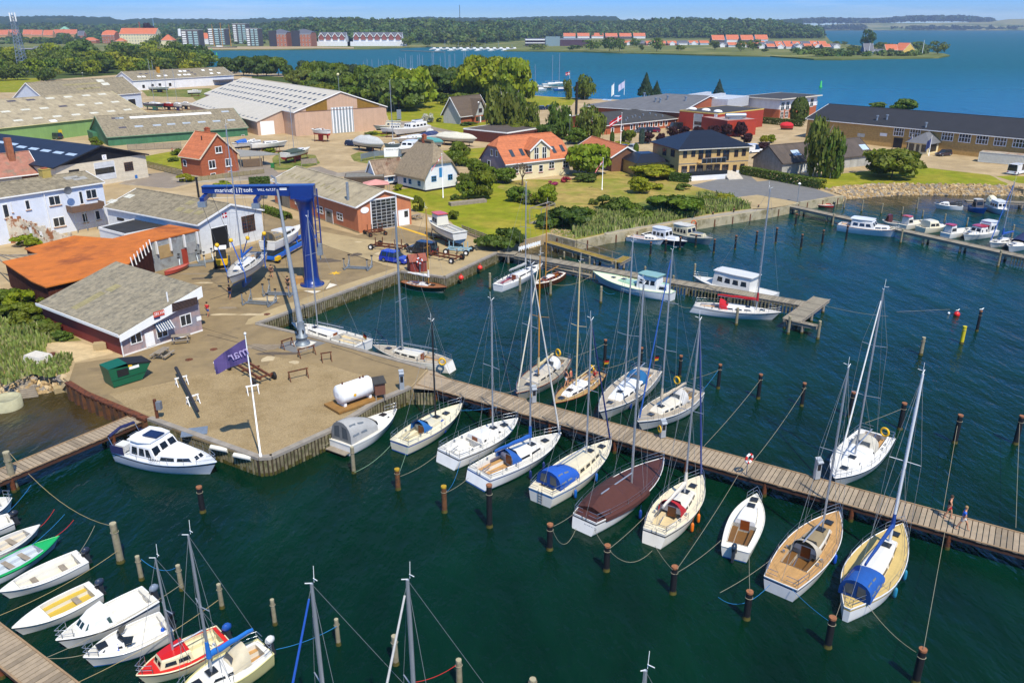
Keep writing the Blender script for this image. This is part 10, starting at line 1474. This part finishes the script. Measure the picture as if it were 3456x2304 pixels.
# bare tree, hedges, reeds
b=P(t12(165,175));mb=MB();rr=random.Random(3)
def limb(p,d,l,r_,k):
 q=p+d*l;mb.cyl(p,q,r_,r_*.6,5,0,False)
 if k:
  for i in Rn(3 if k>2 else 4):limb(q,(d+V3((rr.uniform(-.9,.9),rr.uniform(-.9,.9),rr.uniform(-.1,.5)))).normalized(),l*rr.uniform(.6,.8),r_*.6,k-1)
limb(V3((0,0,0)),V3((0,0,1)),1.6,.22,5);r=th_('bare_tree','nearly leafless spreading tree in front of the orange villa','tree',b);mb.bd('branches',BARK,r)
def hedge(lbl,a,b,h,w,m,n=900,name='hedge'):
 n=n*3;A_,B_=P(a),P(b);L=(B_-A_).length;rng=np.random.default_rng(int(L*10));f=rng.random(n);s=rng.integers(0,3,n);y=np.where(s==0,-w/2,np.where(s==1,w/2,(rng.random(n)-.5)*w));z=np.where(s==2,h,rng.random(n)*h);c=np.stack([f*L,y+rng.normal(0,.08,n),z+rng.normal(0,.06,n)],1);nr=np.stack([np.zeros(n),np.sign(y)*(s<2),(s==2)*1.0+.2],1);me=lfm(name,c,nr,max(.12,sqrt(L*(h+w)/n)*1.1),rng.uniform(.75,1.2,n),m,rng);ob=bpy.data.objects.new(name,me);COL.objects.link(ob);ob.location=A_;ob.rotation_euler[2]=atan2(B_.y-A_.y,B_.x-A_.x);return tag(ob,lbl,'hedge')
hedge('long green hedge between the grey shed and the dark forecourt',t03(-370,1490),t13(575,205),1.7,1.6,LO,2600);hedge('clipped dark hedge behind the gravel car park',t02(2225,1085),t03(400,1120),1.9,1.5,LK,900);hedge('low hedge beside the villa terrace',t12(1470,130),t12(1640,145),1.6,1.8,LK,700);hedge('green hedge at the back of the workshop',t11(-20,170),t11(160,160),1.4,2,LK,500);hedge('flowering white hedge along the white workshop',t11(95,395),t11(325,475),.9,1.3,LG,600)
def tufts(name,lbl,pts,n,h0,h1,m,z=G,s=.07,cat='grass'):
 q=[P(p,z)for p in pts];rng=random.Random(len(pts));xs,ys=[p.x for p in q],[p.y for p in q];c=[]
 def inside(x,y):
  k=False;j=len(q)-1
  for i in Rn(len(q)):
   if(q[i].y>y)!=(q[j].y>y)and x<(q[j].x-q[i].x)*(y-q[i].y)/(q[j].y-q[i].y)+q[i].x:k=not k
   j=i
  return k
 mb=MB()
 while len(c)<n:
  x,y=rng.uniform(min(xs),max(xs)),rng.uniform(min(ys),max(ys))
  if inside(x,y):
   c.append(1);h=rng.uniform(h0,h1)*(.5+.8*max(0,noise.noise(V3((x*.25,y*.25,0)))+.5));a=rng.random()*6.28;dx,dy=cos(a)*s*2.4,sin(a)*s*2.4;lx,ly=rng.uniform(-.3,.3)*h,rng.uniform(-.3,.3)*h;mb.add([(x-dx,y-dy,z),(x+dx,y+dy,z),(x+dx*.5+lx,y+dy*.5+ly,z+h),(x-dx*.3+lx,y-dy*.3+ly,z+h*.9)],[(0,1,2,3)],rng.choice((0,0,1,2)))
 ob=mb.bd(name,m);return tag(ob,lbl,cat,None,'stuff')
RM=[mat('reed_green',(.2,.25,.05),.8,var=.3,vs=.4),mat('reed_pale',(.27,.26,.1),.85,var=.3,vs=.4),mat('reed_dark',(.14,.2,.035),.8,var=.3,vs=.4)]
tufts('reeds','tall pale green reeds behind the sea wall',[t12(640,640),t12(890,592),t12(1300,520),t12(1780,432),t12(1650,400),t12(1100,400),t12(760,420),t12(600,560)],6500,.5,1.25,RM,s=.05)
tufts('reeds','low green reeds beside the slipway',[t12(1790,425),t12(2180,378),t12(1950,265),t12(1700,260),t12(1780,360)],2200,.6,1.3,RM)
tufts('wild_grass','long wild grass on the west bank',[t10(-150,1240),t10(260,1340),t10(520,1500),t20(400,120),t20(330,330),t20(60,440),t20(-200,430)],2800,.3,.9,RM,s=.05)
tufts('wild_grass','tufts of grass on the stones of the west shore',[t20(240,260),t20(420,260),t20(640,210),t20(600,330),t20(420,380),t20(260,330)],900,.4,1.0,RM)
# ----- the air over the sound
mb=MB();mb.box(-8000,8000,-50,9500,-2,190);ob=mb.bd('haze',None);ob.data.materials.clear();hm=bpy.data.materials.new('haze');hm.use_nodes=True;n=hm.node_tree.nodes;n.remove(n['Principled BSDF']);v=n.new('ShaderNodeVolumePrincipled');sv(v,'Color',(.62,.78,1,1));sv(v,'Density',.0001);sv(v,'Anisotropy',.2);hm.node_tree.links.new(v.outputs[0],n['Material Output'].inputs['Volume']);ob.data.materials.append(hm);ob['kind']='stuff'
